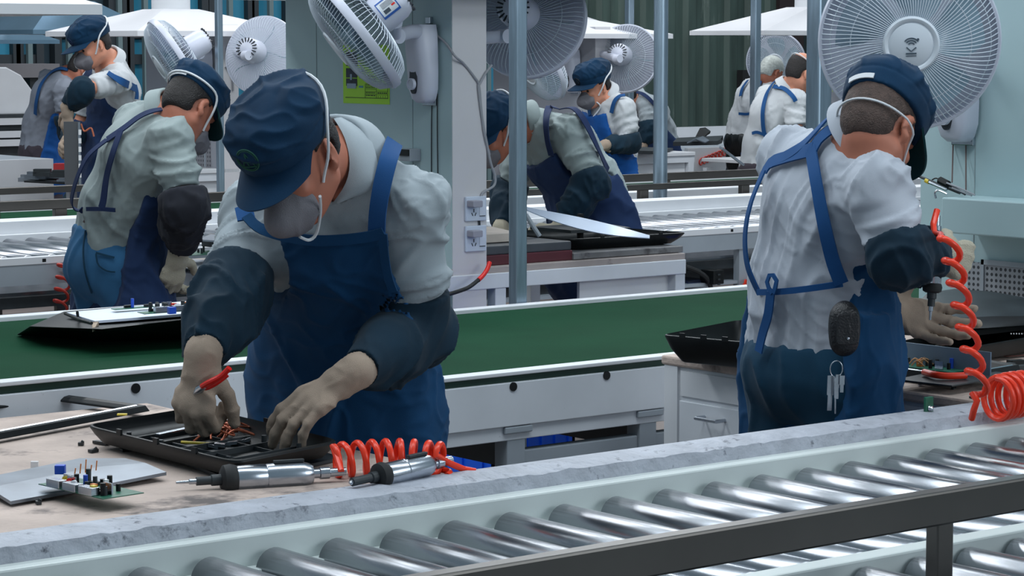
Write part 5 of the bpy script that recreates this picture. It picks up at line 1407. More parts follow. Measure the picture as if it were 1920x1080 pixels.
def quad_tray(name, cor, h, lip, m, label, cat, zt=0.0, group=None, ribs=True, floor_m=None, slope=0.82, notch=True):
    """open moulded shell: four corners of the rim (counter clockwise seen from above), depth h"""
    c = [np.asarray(q, float) for q in cor]; ctr = sum(c) / 4
    root = thing(name, ctr - Z * h, label, cat, group)
    def loop(s, dz, n=7, rad=0.16):                         # rounded quadrilateral
        q = [ctr + (p - ctr) * s for p in c]; out = []
        for i in range(4):
            a, b, d = q[i - 1], q[i], q[(i + 1) % 4]
            p0 = b + (a - b) * rad * 0.6; p1 = b + (d - b) * rad * 0.6
            for k in range(n):
                t_ = k / (n - 1); out.append((1 - t_) ** 2 * p0 + 2 * t_ * (1 - t_) * b + t_ ** 2 * p1 + Z * dz)
        return np.array(out)
    rows = [loop(1, 0), loop(1.005, -0.004), loop(1 - (1 - slope) * 0.35, -h * 0.5), loop(slope, -h * 0.96), loop(slope * 0.96, -h),
            ]
    inner = [loop(slope * 0.94, -h + 0.004), loop(slope * 0.97, -h * 0.9), loop(1 - (1 - slope) * 0.42, -h * 0.5), loop(0.975, -0.003), loop(0.98, 0.001), loop(1, 0)]
    R = rows + inner; n = len(R[0]); t = MB()
    V = np.concatenate(R); F = [(i * n + j, i * n + (j + 1) % n, (i + 1) * n + (j + 1) % n, (i + 1) * n + j) for i in range(len(R) - 1) for j in range(n)]
    k0 = (len(rows) - 1) * n; k1 = len(rows) * n
    F = [f for f in F if not (f[0] >= k0 and f[0] < k1 and f[2] >= k1)]
    F += [tuple(range(k0, k0 + n)), tuple(range(k1, k1 + n))[::-1]]
    t.add(V, F); t.build('shell', m, root, True, ang=50)
    if ribs:
        t = MB()
        ex = c[1] - c[0]; ey = c[3] - c[0]
        for k in range(5):
            p = ctr - Z * (h - 0.009) + ex * (-0.30 + 0.15 * k); t.obox(p, (nrm(ey), nrm(ex), Z), (np.linalg.norm(ey) * 0.33, 0.0015, 0.006))
        for k in range(2):
            p = ctr - Z * (h - 0.007) + ey * (-0.16 + 0.32 * k); t.obox(p, (nrm(ex), nrm(ey), Z), (np.linalg.norm(ex) * 0.34, 0.0015, 0.004))
        for k in range(4):
            for e in (-0.3, 0.3):
                p = ctr - Z * (h - 0.01) + ex * (-0.33 + 0.22 * k) + ey * e; t.cyl(p, p + Z * 0.014, 0.005, 10)
        t.build('ribs', DARKP, root)
    if notch:
        for s_ in (0.25, 0.5, 0.75):
            for a, b in ((0, 1), (3, 2)):
                p = c[a] + (c[b] - c[a]) * s_; t = MB(); t.obox(p + Z * 0.003, (nrm(c[b] - c[a]), nrm(np.cross(Z, c[b] - c[a])), Z), (0.008, 0.0025, 0.006)); t.build('clip', m, root)
    return root


def frame4(name, cor, w, h, m, label, cat, group=None):
    """rectangular bezel frame with an open middle"""
    c = [np.asarray(q, float) for q in cor]; ctr = sum(c) / 4; root = thing(name, ctr, label, cat, group)
    def ins(k):
        out = []
        for i in range(4):
            a, b, d = c[i - 1], c[i], c[(i + 1) % 4]; out.append(b + nrm(a - b) * k + nrm(d - b) * k)
        return out
    i1, i2 = ins(w), ins(w * 0.25)
    rows = [c, [q + Z * h for q in i2], [q + Z * h * 0.8 for q in ins(w * 0.7)], [q + Z * h * 0.3 for q in i1], [q for q in i1]]
    t = MB(); V = np.concatenate([np.array(r) for r in rows]); F = []
    for r in range(5):
        for j in range(4): F.append((r * 4 + j, r * 4 + (j + 1) % 4, ((r + 1) % 5) * 4 + (j + 1) % 4, ((r + 1) % 5) * 4 + j))
    t.add(V, F); t.build('bezel', m, root, bevel=0.002)
    t = MB(); q = ins(w * 0.75)
    for a in (0, 1): t.tube([q[a] + Z * h * 0.8, q[(a + 1) % 4] + Z * h * 0.8], 0.004, 6)
    t.build('metal_strip', SILVER, root)
    return root


PCBPARTS = [('capacitor', DARKP), ('connector', SILVER), ('chip', BLACKP)]
JACKB = mat('blue_plug_socket', (24, 76, 190), 0.4); ORG2 = mat('orange_component', (214, 120, 40), 0.5); WHT = mat('white_socket', (220, 220, 222), 0.5)


def board(o, ex, ey, lx, ly, label, seed, name='circuit_board', rows=9, parent=None, z=Z, big=True):
    r = random.Random(seed); ex, ey = nrm(ex), nrm(ey); o = np.asarray(o, float)
    root = thing(name, o, label, 'circuit board') if parent is None else parent
    t = MB(); t.obox(o, (ex, ey, z), (lx / 2, ly / 2, 0.0008)); t.build('board' if parent is None else 'circuit_board', PCBG, root)
    def P(u, v, h=0): return o + ex * lx * u + ey * ly * v + z * (0.001 + h)
    for i in range(rows):
        u, v = r.uniform(-.42, .42), r.uniform(-.4, .4); t = MB(); k = r.random()
        if k < 0.45:
            h = r.uniform(0.012, 0.024); t.cyl(P(u, v), P(u, v, h), r.uniform(0.004, 0.006), 12); t.build('capacitor', r.choice([DARKP, DARKP, BLACKP, JACKB]), root, True)
        elif k < 0.7: t.obox(P(u, v, 0.003), (ex, ey, z), (r.uniform(.006, .012), r.uniform(.005, .009), 0.003)); t.build('chip', BLACKP, root)
        elif k < 0.85: t.obox(P(u, v, 0.008), (ex, ey, z), (0.006, 0.004, 0.008)); t.build('connector', r.choice([WHT, ORG2, YEL, RED]), root)
        else: t.obox(P(u, v, 0.010), (ex, ey, z), (0.012, 0.0015, 0.010)); t.build('heat_sink', SILVER, root)
    if big:
        for i in range(3):
            t = MB(); t.obox(P(-.25 + .25 * i, -.44, 0.007), (ex, ey, z), (lx * 0.10, 0.009, 0.007)); t.build('port', SILVER, root, bevel=0.001)
    return root


# ---- things on the front bench
ZT = 0.802
pt = lambda x, y, h=0.0: pz(x, y, ZT + h)
quad_tray('plastic_tray', [pt(158, 797, 0.045), pt(440, 866, 0.045), pt(640, 826, 0.05), pt(372, 762, 0.05)], 0.034, 0.01, BLACKP, 'open black plastic shell under the gloved hands of the front worker', 'tray', slope=0.9)
t = MB(); q = [pt(300, 850, .005), pt(440, 905, .005), pt(640, 860, .005), pt(500, 815, .005)]
t.sheet(np.array([[q[0], q[3]], [q[1], q[2]]]), 0.006); t.cyl(pt(420, 838), pt(420, 838) + Z * 0.012, 0.05, 20); solo(t, 'block_and_shadow', DARKP, 'dark flat support and shadow under the black shell on the front bench', 'mat')  # dark block and the shadow under the shell, drawn as one dark sheet
t = MB(); a, b_ = pt(295, 815, 0.03), pt(432, 786, 0.04); t.obox((a + b_) / 2, (nrm(b_ - a), nrm(np.cross(Z, b_ - a)), Z), (np.linalg.norm(b_ - a) / 2, 0.007, 0.002)); solo(t, 'metal_strip', SILVER, 'thin silver strip lying across the open black shell', 'strip', bevel=0.0008)
t = MB(); rr = random.Random(4)
for k in range(9):
    a, b_ = pt(360 + rr.uniform(0, 60), 822 + rr.uniform(-6, 12), 0.024), pt(448 + rr.uniform(-20, 32), 808 + rr.uniform(-12, 10), 0.034)
    m_ = (a + b_) / 2 + Z * rr.uniform(0.006, 0.024) + RGT * rr.uniform(-.02, .02); t.tube(curve([a, m_, b_, b_ + Z * 0.012 - RGT * 0.03, m_ + Z * 0.008], 22), 0.0022, 6)
solo(t, 'copper_wire_bundle', COPPER, 'tangle of copper coloured wires inside the open black shell', 'wires')
t = MB(); a, b_ = pt(340, 829, 0.024), pt(392, 832, 0.024); t.tube([a, b_], 0.003, 8); solo(t, 'yellow_rod', YEL, 'short yellow rod in the open black shell beside the copper wires', 'rod')
t = MB()
for k in range(6): c_ = pt(400 + 12 * k, 836 - 2 * k, 0.022 + 0.002 * (k % 2)); t.obox(c_, (nrm(RGT + UPV * 0.1 * (k - 2)), FWD, Z), (0.010, 0.008, 0.003))
solo(t, 'cut_connector_scraps', SILVER, 'pale connector scraps beside the copper wires in the black shell', 'scraps')
frame4('bezel_frame', [pt(-217, 792, 0.008), pt(-60, 836, 0.008), pt(282, 771, 0.010), pt(104, 747, 0.010)], 0.03, 0.014, BLACKP, 'empty black bezel frame on the left side of the front bench', 'frame')
t = MB(); t.obox(pt(229, 777, 0.028), (RGT, FWD, Z), (0.010, 0.006, 0.0015)); solo(t, 'yellow_sticker_tab', YEL, 'small yellow tab on the black bezel frame', 'tab')
t = MB(); q = [pt(-60, 905, .012), pt(20, 943, .008), pt(212, 908, .010), pt(150, 862, .012)]; q2 = [pt(150, 862, .014), pt(212, 905, .014), pt(312, 888, .014), pt(235, 862, .014)]
G = np.array([[q[0], q[3], q2[3]], [(q[0] + q[1]) / 2 + Z * .006, (q[2] + q[3]) / 2 + Z * .006, (q2[2] + q2[3]) / 2 + Z * .004], [q[1], q[2], q2[2]]]); t.sheet(G, 0.006); solo(t, 'metal_plate', FOIL, 'bent silver metal plate below the green circuit board on the front bench', 'plate', smooth=False)
bd = board(pt(170, 916, 0.024), nrm(pt(245, 930) - pt(95, 896)), np.cross(Z, nrm(pt(245, 930) - pt(95, 896))), 0.20, 0.085, 'green circuit board with silver ports on the bent silver plate', 5, rows=22)
t = MB(); t.obox(pt(113, 880, 0.045), (RGT, FWD, Z), (0.009, 0.008, 0.008)); t.build('blue_socket', JACKB, bd, bevel=0.001)
for k, mm in enumerate((YEL, RED, WHT)):
    t = MB(); p = pt(124 + 8 * k, 897 + 4 * k, 0.036); t.cyl(p, p - FWD * 0.014 + Z * 0.002, 0.0048, 12); t.build('jack', mm, bd, True)
t = MB()
for k in range(5): p = pt(140 + 10 * k, 890 - 2 * k, 0.028); t.tube([p, p + Z * (0.012 + 0.006 * (k % 3)) + RGT * 0.002], 0.0012, 5)
t.build('pin', ORG2, bd)
t = MB(); t.obox(pt(65, 872, .008), (RGT, FWD, Z), (0.007, 0.004, 0.007)); solo(t, 'white_clip', WHT, 'small white clip standing on the silver plate at the far left', 'clip')


def air_driver(tip, tail, label, s=1.0, grip=None, group=None, bit=0.09):
    tip, tail = np.asarray(tip, float), np.asarray(tail, float); d = nrm(tail - tip); L_ = np.linalg.norm(tail - tip); up = nrm(Z - d * (Z @ d)) if abs(d[2]) < 0.8 else nrm(RGT - d * (RGT @ d)); sd = np.cross(d, up)
    o = thing('air_screwdriver', tip + d * L_ * 0.5 - Z * 0.018, label, 'tool', group)
    q = lambda t_: tip + d * t_ * L_
    t = MB(); t.tube([q(0), q(bit * 0.8), q(bit * 0.85), q(bit * 1.3)], [0.0025, 0.0032, 0.005, 0.005], 10); t.build('bit', SILVER, o, True)
    t = MB(); t.tube([q(bit * 1.3), q(0.2), q(0.205), q(0.26)], [0.008, 0.008, 0.0105, 0.0105], 16); t.build('chuck', DARKP, o, True)
    t = MB(); P = [q(0.26), q(0.275), q(0.29), q(0.315), q(0.33), q(0.35)]; t.tube(P, [0.014 * s, 0.0205 * s, 0.021 * s, 0.022 * s, 0.021 * s, 0.0195 * s], 24); t.build('collar', RUBBER, o, True)
    t = MB(); t.tube([q(0.35), q(0.36), q(0.52), q(0.525), q(0.53), q(0.74), q(0.78), q(0.80)], [0.018 * s, 0.0188 * s, 0.0188 * s, 0.0178 * s, 0.0188 * s, 0.0188 * s, 0.016 * s, 0.013 * s], 28); t.build('barrel', SILVER, o, True)
    t = MB(); t.obox(q(0.66) + up * 0.021 * s, (d, sd, up), (L_ * 0.09, 0.005, 0.0025)); t.build('lever', DARKP, o, bevel=0.001)
    t = MB(); t.cyl(q(0.72) - sd * 0.022 * s, q(0.72) + sd * 0.0 - sd * 0.01, 0.011 * s, 16); t.build('reverse_knob', BLACKP, o, True)
    t = MB(); t.tube([q(0.80), q(0.84), q(0.845), q(0.9), q(0.905), q(1)], [0.009, 0.009, 0.0115, 0.0115, 0.0085, 0.0075], 14); t.build('hose_coupling', SILVER, o, True)
    return o


air_driver(pt(330, 905, .016), pt(648, 884, .018), 'silver air screwdriver lying on the front bench edge, bit pointing left', 1.26)
air_driver(pt(655, 905, .018), pt(846, 862, .03), 'silver air screwdriver without a long bit, lying beside the orange coil', 1.12, bit=0.02)
ax = [pt(625, 864, .032), pt(690, 858, .034), pt(760, 856, .034), pt(826, 862, .032)]
t = coil(ax, 0.029, 8.2, 0.0062, lead0=[pt(640, 884, .02)], lead1=[pt(842, 868, .026), pt(870, 880, .008), pt(892, 884, .004)], flat=0.9); solo(t, 'coil_hose', ORANGE, 'orange coiled air hose lying on the front bench', 'hose', smooth=True)
t = MB(); t.tube(curve([pt(792, 884, .004), pt(815, 880, .008), pt(842, 884, .008), pt(838, 892, .004)], 14), 0.006, 8); solo(t, 'hose_end', ORANGE, 'short orange hose end beside the stubby air screwdriver', 'hose', smooth=True)
for k, (x, y, dx) in enumerate(((190, 830, 22), (212, 815, 16), (152, 832, 6), (72, 942, 5), (236, 843, 12), (175, 845, 10))):
    t = MB(); p = pt(x, y, .004); t.obox(p, (nrm(RGT + FWD * 0.4 * (k - 2)), nrm(FWD - RGT * .4 * (k - 2)), Z), (dx * 0.0009, 0.006, 0.003)); t.cyl(p, p + Z * 0.006 + RGT * dx * .0007, 0.003, 8)
    solo(t, 'plastic_scrap', [DARKP, SILVER][k == 1], ['dark plastic scrap left of the open black shell', 'silver scrap sliver left of the open black shell', 'tiny dark crumb on the bench above the silver plate', 'tiny dark crumb below the silver plate, near the bench edge', 'dark broken bracket in front of the black shell', 'dark chip between black shell and silver plate'][k], 'scrap', 'plastic scraps on the front bench')
# red pliers in the right hand of the front worker
pl = thing('pliers', pd(402, 705, 4.70), 'red handled pliers in the raised fist of the front worker', 'tool')
t = MB(); t.tube(curve([pd(430, 690, 4.66), pd(415, 705, 4.665), pd(392, 717, 4.67), pd(380, 724, 4.68)], 14), [0.0058] * 14, 10, sx=1, sy=1.3); t.build('handle', RED, pl, True)
t = MB(); t.tube(curve([pd(426, 702, 4.68), pd(408, 716, 4.68), pd(390, 726, 4.685), pd(381, 727, 4.69)], 14), 0.0055, 10); t.build('handle', RED, pl, True)
t = MB(); t.tube([pd(383, 724, 4.68), pd(374, 730, 4.69), pd(364, 738, 4.70)], [0.006, 0.009, 0.003], 10); t.build('jaw', SILVER, pl, True)

# ---- gutted screen on the left belt
sp = thing('screen_panel', pz(230, 620, ZL), 'gutted flat screen with white metal back and small boards on the left belt', 'screen')
zq = ZL + 0.075
cnr = [pz(55, 612, ZL + .05), pz(190, 617, ZL + 0.065), pz(460, 586, zq + .01), pz(400, 560, zq + .0), pz(120, 584, ZL + 0.06)]
lo = [pz(30, 628, ZL + .004), pz(200, 640, ZL + .004), pz(440, 632, ZL + .004), pz(400, 580, ZL + .02), pz(120, 590, ZL + .02)]
t = MB(); V = np.array(cnr + lo); t.add(V, [(0, 1, 2, 3, 4), (9, 8, 7, 6, 5)] + [(i, (i + 1) % 5, 5 + (i + 1) % 5, 5 + i) for i in range(5)]); t.build('back_shell', BLACKP, sp, bevel=0.006)
up_ = Z * 0.008
w_ = [pz(125, 588, zq - .004), pz(178, 604, zq - .004), pz(455, 582, zq + .016), pz(398, 562, zq + .012)]
t = MB(); t.sheet(np.array([[w_[0], w_[3]], [w_[1], w_[2]]]) , 0.006); t.build('metal_back', MATTEW, sp)
board(pz(330, 582, zq + .022), nrm(w_[2] - w_[1]), nrm(w_[0] - w_[1]), 0.17, 0.05, '', 8, parent=sp, rows=16, big=True)
board(pz(250, 577, zq + .014), nrm(w_[2] - w_[1]), nrm(w_[0] - w_[1]), 0.10, 0.03, '', 9, parent=sp, rows=3, big=False)
t = MB(); t.obox(pz(322, 582, zq + .034), (nrm(w_[2] - w_[1]), nrm(w_[0] - w_[1]), Z), (0.008, 0.008, 0.008)); t.build('blue_socket', JACKB, sp)
t = MB(); t.sheet(np.array([[pz(172, 604, zq), pz(185, 603, zq)], [pz(174, 622, zq - .02), pz(184, 618, zq - .02)]]), 0.002); t.build('tape_flap', CARD, sp)
t = MB(); t.tube([pz(122, 588, zq + .01), pz(150, 600, zq + .006), pz(172, 606, zq + .004)], 0.004, 6); t.tube([pz(146, 592, zq), pz(145, 586, zq + .02)], 0.004, 6); t.build('bracket', BLACKP, sp)
t = MB(); t.obox(pz(492, 592, ZL + .012), (RGT, FWD, Z), (0.012, 0.01, 0.010)); solo(t, 'red_white_scrap', mat('red_white_scrap', (214, 150, 140), 0.5), 'tiny red and white scrap on the left belt near the front worker', 'scrap')

# ---- right bench
rt = lambda x, y, h=0.0: pz(x, y, 0.80 + h)
quad_tray('plastic_tray', [rt(1240, 628, .075), rt(1400, 642, .075), rt(1530, 612, .08), rt(1385, 600, .08)], 0.072, 0.01, BLACKP, 'deep black plastic tray on the grey workbench left of the right worker', 'tray', slope=0.78)
t = MB()
for k in range(4): p = pz(1361 + 4 * k, 647, 0.84); t.obox(p - FWD * .004, (RGT, FWD, Z), (0.0012, 0.002, 0.005))
stk = solo(t, 'white_print_marks', WHT, 'four white marks moulded on the front of the deep black tray', 'marks')
# stack of shells beneath the vent
quad_tray('plastic_tray', [rt(1640, 650, .045), rt(1800, 655, .05), rt(1990, 622, .055), rt(1850, 606, .055)], 0.04, 0.01, BLACKP, 'lower black plastic shell of the stack under the vent grille', 'tray', slope=0.9, ribs=False)
G = np.array([[rt(1690, 612, .075), rt(1698, 592, .10), rt(1740, 552, .135), rt(1790, 545, .14)], [rt(1770, 618, .075), rt(1780, 600, .10), rt(1815, 562, .13), rt(1860, 550, .14)], [rt(1850, 616, .075), rt(1860, 596, .10), rt(1885, 568, .125), rt(1925, 562, .13)], [rt(1960, 604, .075), rt(1970, 592, .095), rt(1985, 570, .12), rt(2000, 567, .12)]])
t = MB(); t.sheet(G, 0.01); ps = thing('plastic_shell', rt(1830, 640, 0.02), 'upper dark plastic shell with raised hump, on the stack under the vent', 'shell')
t.build('cover', mat('scuffed_black_plastic', (48, 54, 58), 0.42, var=0.3, vs=8), ps, True)
t = MB(); q = [rt(1690, 628, .052), rt(1790, 634, .052), rt(1980, 612, .055), rt(1860, 602, .055)]
t.add(np.array(q + [p + Z * 0.03 for p in q]), [(0, 1, 2, 3), (7, 6, 5, 4)] + [(i, (i + 1) % 4, 4 + (i + 1) % 4, 4 + i) for i in range(4)]); t.build('side_wall', BLACKP, ps)
t = MB()
for k in range(7): t.obox(rt(1893 + 5 * k, 624, .06) - FWD * 0.02, (RGT, FWD, Z), (0.0011, 0.002, 0.0015))
t.build('indicator_dots', WHT, ps)
# opened screen with board and grey side plate
frame4('bezel_frame', [rt(1672, 706, .01), rt(1790, 722, .01), rt(1916, 700, .014), rt(1810, 682, .014)], 0.025, 0.022, BLACKP, 'black bezel frame near the front of the right workbench', 'frame')
op = thing('opened_screen_unit', rt(1760, 690, 0.02), 'opened screen with brown wiring and grey side plate beside the open glove', 'screen')
a, b_ = rt(1690, 650, .07), rt(1858, 670, .07); dv = nrm(b_ - a); t = MB(); t.obox((a + b_) / 2 - Z * 0.018, (dv, nrm(np.cross(Z, dv)), Z), (np.linalg.norm(b_ - a) / 2, 0.002, 0.03)); t.build('side_plate', mat('grey_blue_plate', (104, 122, 140), 0.4, 0.3), op)
board(rt(1745, 688, .032), dv, nrm(np.cross(Z, dv)), 0.2, 0.09, '', 12, parent=op, rows=14, big=False)
t = MB(); rr = random.Random(9)
for k in range(8): p = rt(1705 + rr.uniform(0, 30), 682 + rr.uniform(-5, 5), .04); t.tube(curve([p, p + Z * .012 + RGT * .012, p + RGT * .03 - Z * .002], 8), 0.002, 5)
t.build('brown_wiring', mat('brown_wire', (150, 112, 76), 0.6), op)
t = MB(); q = [rt(1680, 712, .022), rt(1785, 724, .022), rt(1905, 703, .026), rt(1800, 688, .026)]; t.sheet(np.array([[q[0], q[3]], [q[1], q[2]]]), 0.003); t.build('frame_plate', DARKP, op)
# hoses
t = MB(); t.tube(curve([rt(1733, 698, .034), rt(1750, 702, .036), rt(1775, 705, .034), rt(1812, 704, .034)], 16), 0.008, 9); solo(t, 'hose_piece', ORANGE, 'straight red orange hose lying across the bezel frame on the right bench', 'hose', smooth=True)
pts = [(1757, 396), (1752, 412)]
cc = [(1778, 450), (1783, 488), (1793, 545), (1803, 590), (1812, 640), (1822, 685), (1830, 725), (1838, 752)]
D0 = 5.12
zig = []
n = 7
for k in range(n * 14 + 1):
    u = k / (n * 14); x = 1778 + (1838 - 1778) * u; y = 448 + (738 - 448) * u; a = 2 * math.pi * u * n + 2.6
    zig.append(pd(x + 17 * math.cos(a), y + 10 * math.sin(a + .5), D0 + 0.022 * math.sin(a)))
zig = [pd(1757, 394, 5.42), pd(1750, 420, 5.40), pd(1752, 438, 5.37), pd(1764, 440, 5.34)] + zig + [pd(1832, 752, D0), pd(1826, 768, D0), pd(1822, 785, D0 + .02)]
t = MB(); t.tube(np.array(zig), 0.0072, 9); solo(t, 'coil_hose', ORANGE, 'orange coil hose hanging stretched beside the right worker', 'hose', smooth=True)
ax = [rt(1868, 748, .038), rt(1890, 742, .04), rt(1920, 738, .04), rt(1965, 735, .04)]
t = coil(ax, 0.046, 7, 0.0068, flat=0.85); solo(t, 'coil_hose', ORANGE, 'orange coil hose heaped on the bench corner at the right edge', 'hose', smooth=True)
air_driver(pd(1744, 600, 5.41), pd(1757, 404, 5.43), 'silver air screwdriver held upright by the right worker', 1.0, bit=0.1)
t = MB(); p = pd(1741, 760, 5.30); t.obox(p, (X, nrm(Y + Z * 0.2), Z), (0.012, 0.003, 0.018)); pc = solo(t, 'small_green_board', PCBG, 'small green board hanging on the front of the right bench', 'circuit board')
t = MB(); t.lathe([(0, 0.008), (0.005, 0.006), (0.007, 0)], p + A(0.001, -0.004, -0.006), (0, -1, 0), 12); t.build('battery', SILVER, pc, True)
for k, (x, y) in enumerate(((1886, 690), (1905, 684), (1915, 694))):
    t = MB(); p = rt(x, y, .014); t.rbox(p, (nrm(RGT + FWD * .5), nrm(FWD - RGT * .5), Z), (0.022, 0.012, 0.012), 0.003); t.tube([p + RGT * .02, p + RGT * .05 + Z * .004, p + RGT * .09], 0.003, 6)
    solo(t, 'black_plug', [DARKP, BLACKP, DARKP][k], ['dark plug lying behind the heaped orange hose', 'dark plug farthest back near the right edge of the bench', 'dark plug at the right edge above the heaped orange hose'][k], 'plug', 'plugs on the right bench')
t = MB(); t.tube(curve([rt(1820, 672, .004), rt(1850, 662, .01), rt(1890, 668, .006), rt(1935, 664, .006)], 20), 0.0018, 6); solo(t, 'thin_cable', mat('brown_cable', (96, 56, 50), 0.6), 'thin brown cable lying on the right bench behind the grey plate', 'cable', smooth=True)
for k, (x, y) in enumerate(((1676, 714), (1726, 722), (1788, 728), (1822, 745))):
    t = MB(); p = rt(x, y, .003); t.obox(p, (nrm(RGT + FWD * k), nrm(FWD - RGT * k), Z), (0.008, 0.002, 0.002)); t.cyl(p - RGT * .006, p + RGT * .006 + Z * .002, 0.0022, 6)
    solo(t, 'metal_chip', [SILVER, SILVER, DARKP, DARKP][k], ['silver chip on the right bench nearest the blue apron', 'silver chip on the right bench below the bezel frame', 'dark chip below the corner of the right bezel frame', 'dark chip beside the foot of the hanging orange hose'][k], 'chip', 'metal chips on the right bench')
# pouch and keys on the right worker
pp = pd(1583, 618, 5.345); fx_ = nrm(cv(0.15, 0, 1)); sx_ = nrm(np.cross(Z, fx_))
po = thing('belt_pouch', pp - Z * 0.06, 'black leather belt pouch on the hip of the right worker', 'pouch')
f = Field(0.012); f.ell(pp - Z * .0, (sx_, fx_, Z), (0.032, 0.030, 0.058)); f.ell(pp + Z * .012, (sx_, fx_, Z), (0.030, 0.024, 0.052)); f.ecap(pp - Z * 0.03, pp + Z * 0.03, sx_, sx_, 0.03, 0.026, 0.03, 0.026)
skin_mesh('pouch_body', f, LEATH, po, 0.005)
t = MB(); t.rbox(pp + fx_ * 0.027 + Z * 0.004, (sx_, Z, fx_), (0.024, 0.034, 0.004), 0.006); t.build('flap', LEATH, po, bevel=0.002)
t = MB(); t.lathe([(0, 0.003), (0.003, 0.002), (0.0038, 0)], pp + fx_ * 0.031 - Z * 0.016, fx_, 12); t.build('snap_button', SILVER, po, True)
ky = thing('key_ring', pd(1570, 705, 5.29), 'bunch of silver keys hanging below the black belt pouch', 'keys')
r0 = pd(1568, 692, 5.31); t = MB(); a = np.linspace(0, 2 * math.pi, 25); t.tube(np.array([r0 + sx_ * .014 * math.cos(q) + Z * .018 * math.sin(q) for q in a]), 0.0012, 6, caps=False); t.build('ring', SILVER, ky, True)
for k, (x, y0_, y1_, w_) in enumerate(((1558, 704, 770, .009), (1571, 702, 748, .006), (1579, 704, 736, .007), (1566, 708, 776, .003))):
    t = MB(); a, b_ = pd(x, y0_, 5.29 - .004 * k), pd(x - 3 + k, y1_, 5.29 - .004 * k); d_ = nrm(b_ - a); s_ = nrm(np.cross(d_, fx_)); L_ = np.linalg.norm(b_ - a)
    t.obox(a * .72 + b_ * .28, (s_, d_, np.cross(s_, d_)), (w_ * .8, L_ * .28, 0.001)); t.obox(a * .3 + b_ * .7, (s_, d_, np.cross(s_, d_)), (w_ * .55, L_ * .3, 0.0009)); t.build('key', SILVER, ky, bevel=0.0006)
# tools on the ledge of the right column
lg = lambda x, y, dx=0.0: pX(x, y, CAX - 0.07 - dx)
tl = thing('screwdriver', lg(1780, 350), 'long thin screwdriver with yellow ferrule on the pale green ledge', 'tool')
t = MB(); t.tube([lg(1722, 330), lg(1800, 362)], 0.004, 8); t.build('shaft', DARKP, tl, True); t = MB(); t.tube([lg(1736, 338), lg(1742, 341)], 0.007, 10); t.build('ferrule', YEL, tl, True); t = MB(); t.tube([lg(1742, 342, .01), lg(1775, 356, .01)], 0.004, 8); t.build('rod', SILVER, tl, True)
pg = thing('power_plug', lg(1770, 345), 'black power plug with cable on the pale green ledge', 'plug')
t = MB(); t.tube([lg(1762, 338, .02), lg(1778, 346, .02)], 0.011, 8); t.build('plug_body', BLACKP, pg); t = MB(); t.tube(curve([lg(1778, 346, .02), lg(1788, 352, .02), lg(1810, 364, .02)], 10), 0.004, 6); t.tube(curve([lg(1762, 338, .02), lg(1755, 334, .02), lg(1748, 337, .02)], 8), 0.002, 6); t.build('cord', BLACKP, pg, True)
t = MB(); t.tube(curve([lg(1775, 343, .03), lg(1800, 353, .03), lg(1828, 366, .03)], 12), 0.0025, 6); t.tube(curve([lg(1785, 352, .03), lg(1805, 360, .03), lg(1822, 367, .03)], 12), 0.0025, 6); solo(t, 'white_cable', CABLE, 'pale cable loop lying on the pale green ledge', 'cable', smooth=True)
t = MB(); t.tube(curve([lg(1755, 372, .06), lg(1753, 362, .06), lg(1758, 357, .06), lg(1768, 360, .06), lg(1776, 364, .06)], 16), 0.0028, 6); solo(t, 'bent_hook', SILVER, 'bent metal hook on the left end of the pale green ledge', 'hook', smooth=True)

# ---- cables, sockets, sheet on the columns
def wire(pts, r, m, label, name='cable', grp=None, cat='cable'):
    t = MB(); t.tube(curve(pts, 12 * len(pts)), r, 7); return solo(t, name, m, label, cat, grp, smooth=True)
cbx = lambda x, y: pX(x, y, CBX - 0.004)
ce = lambda x, y: pY(x, y, CBY - 0.005)
wire([cbx(810, 176), cbx(809, 250), cbx(809, 345)], 0.0022, DARKP, 'left one of the two thin cords hanging below the side-on fan', grp=None)
wire([cbx(820, 176), cbx(820, 250), cbx(821, 340)], 0.0022, DARKP, 'right one of the two thin cords hanging below the side-on fan')
wire([cbx(816, 64), cbx(835, 80), cbx(853, 105), ce(870, 120), ce(890, 145), ce(898, 160), ce(902, 200), ce(908, 250), ce(918, 290)], 0.0045, CABLE, 'grey cable from the side-on fan across the column edge')
wire([ce(922, 122), ce(910, 138), ce(899, 158), ce(897, 165), ce(903, 215), ce(912, 265), ce(920, 305), ce(928, 330), ce(926, 348), ce(905, 362), ce(902, 376)], 0.0045, CABLE, 'grey cable running down the column edge to the upper socket')
wire([ce(903, 374), ce(898, 395), ce(899, 420), ce(899, 438)], 0.004, DARKP, 'dark short cable between the upper and the lower socket')
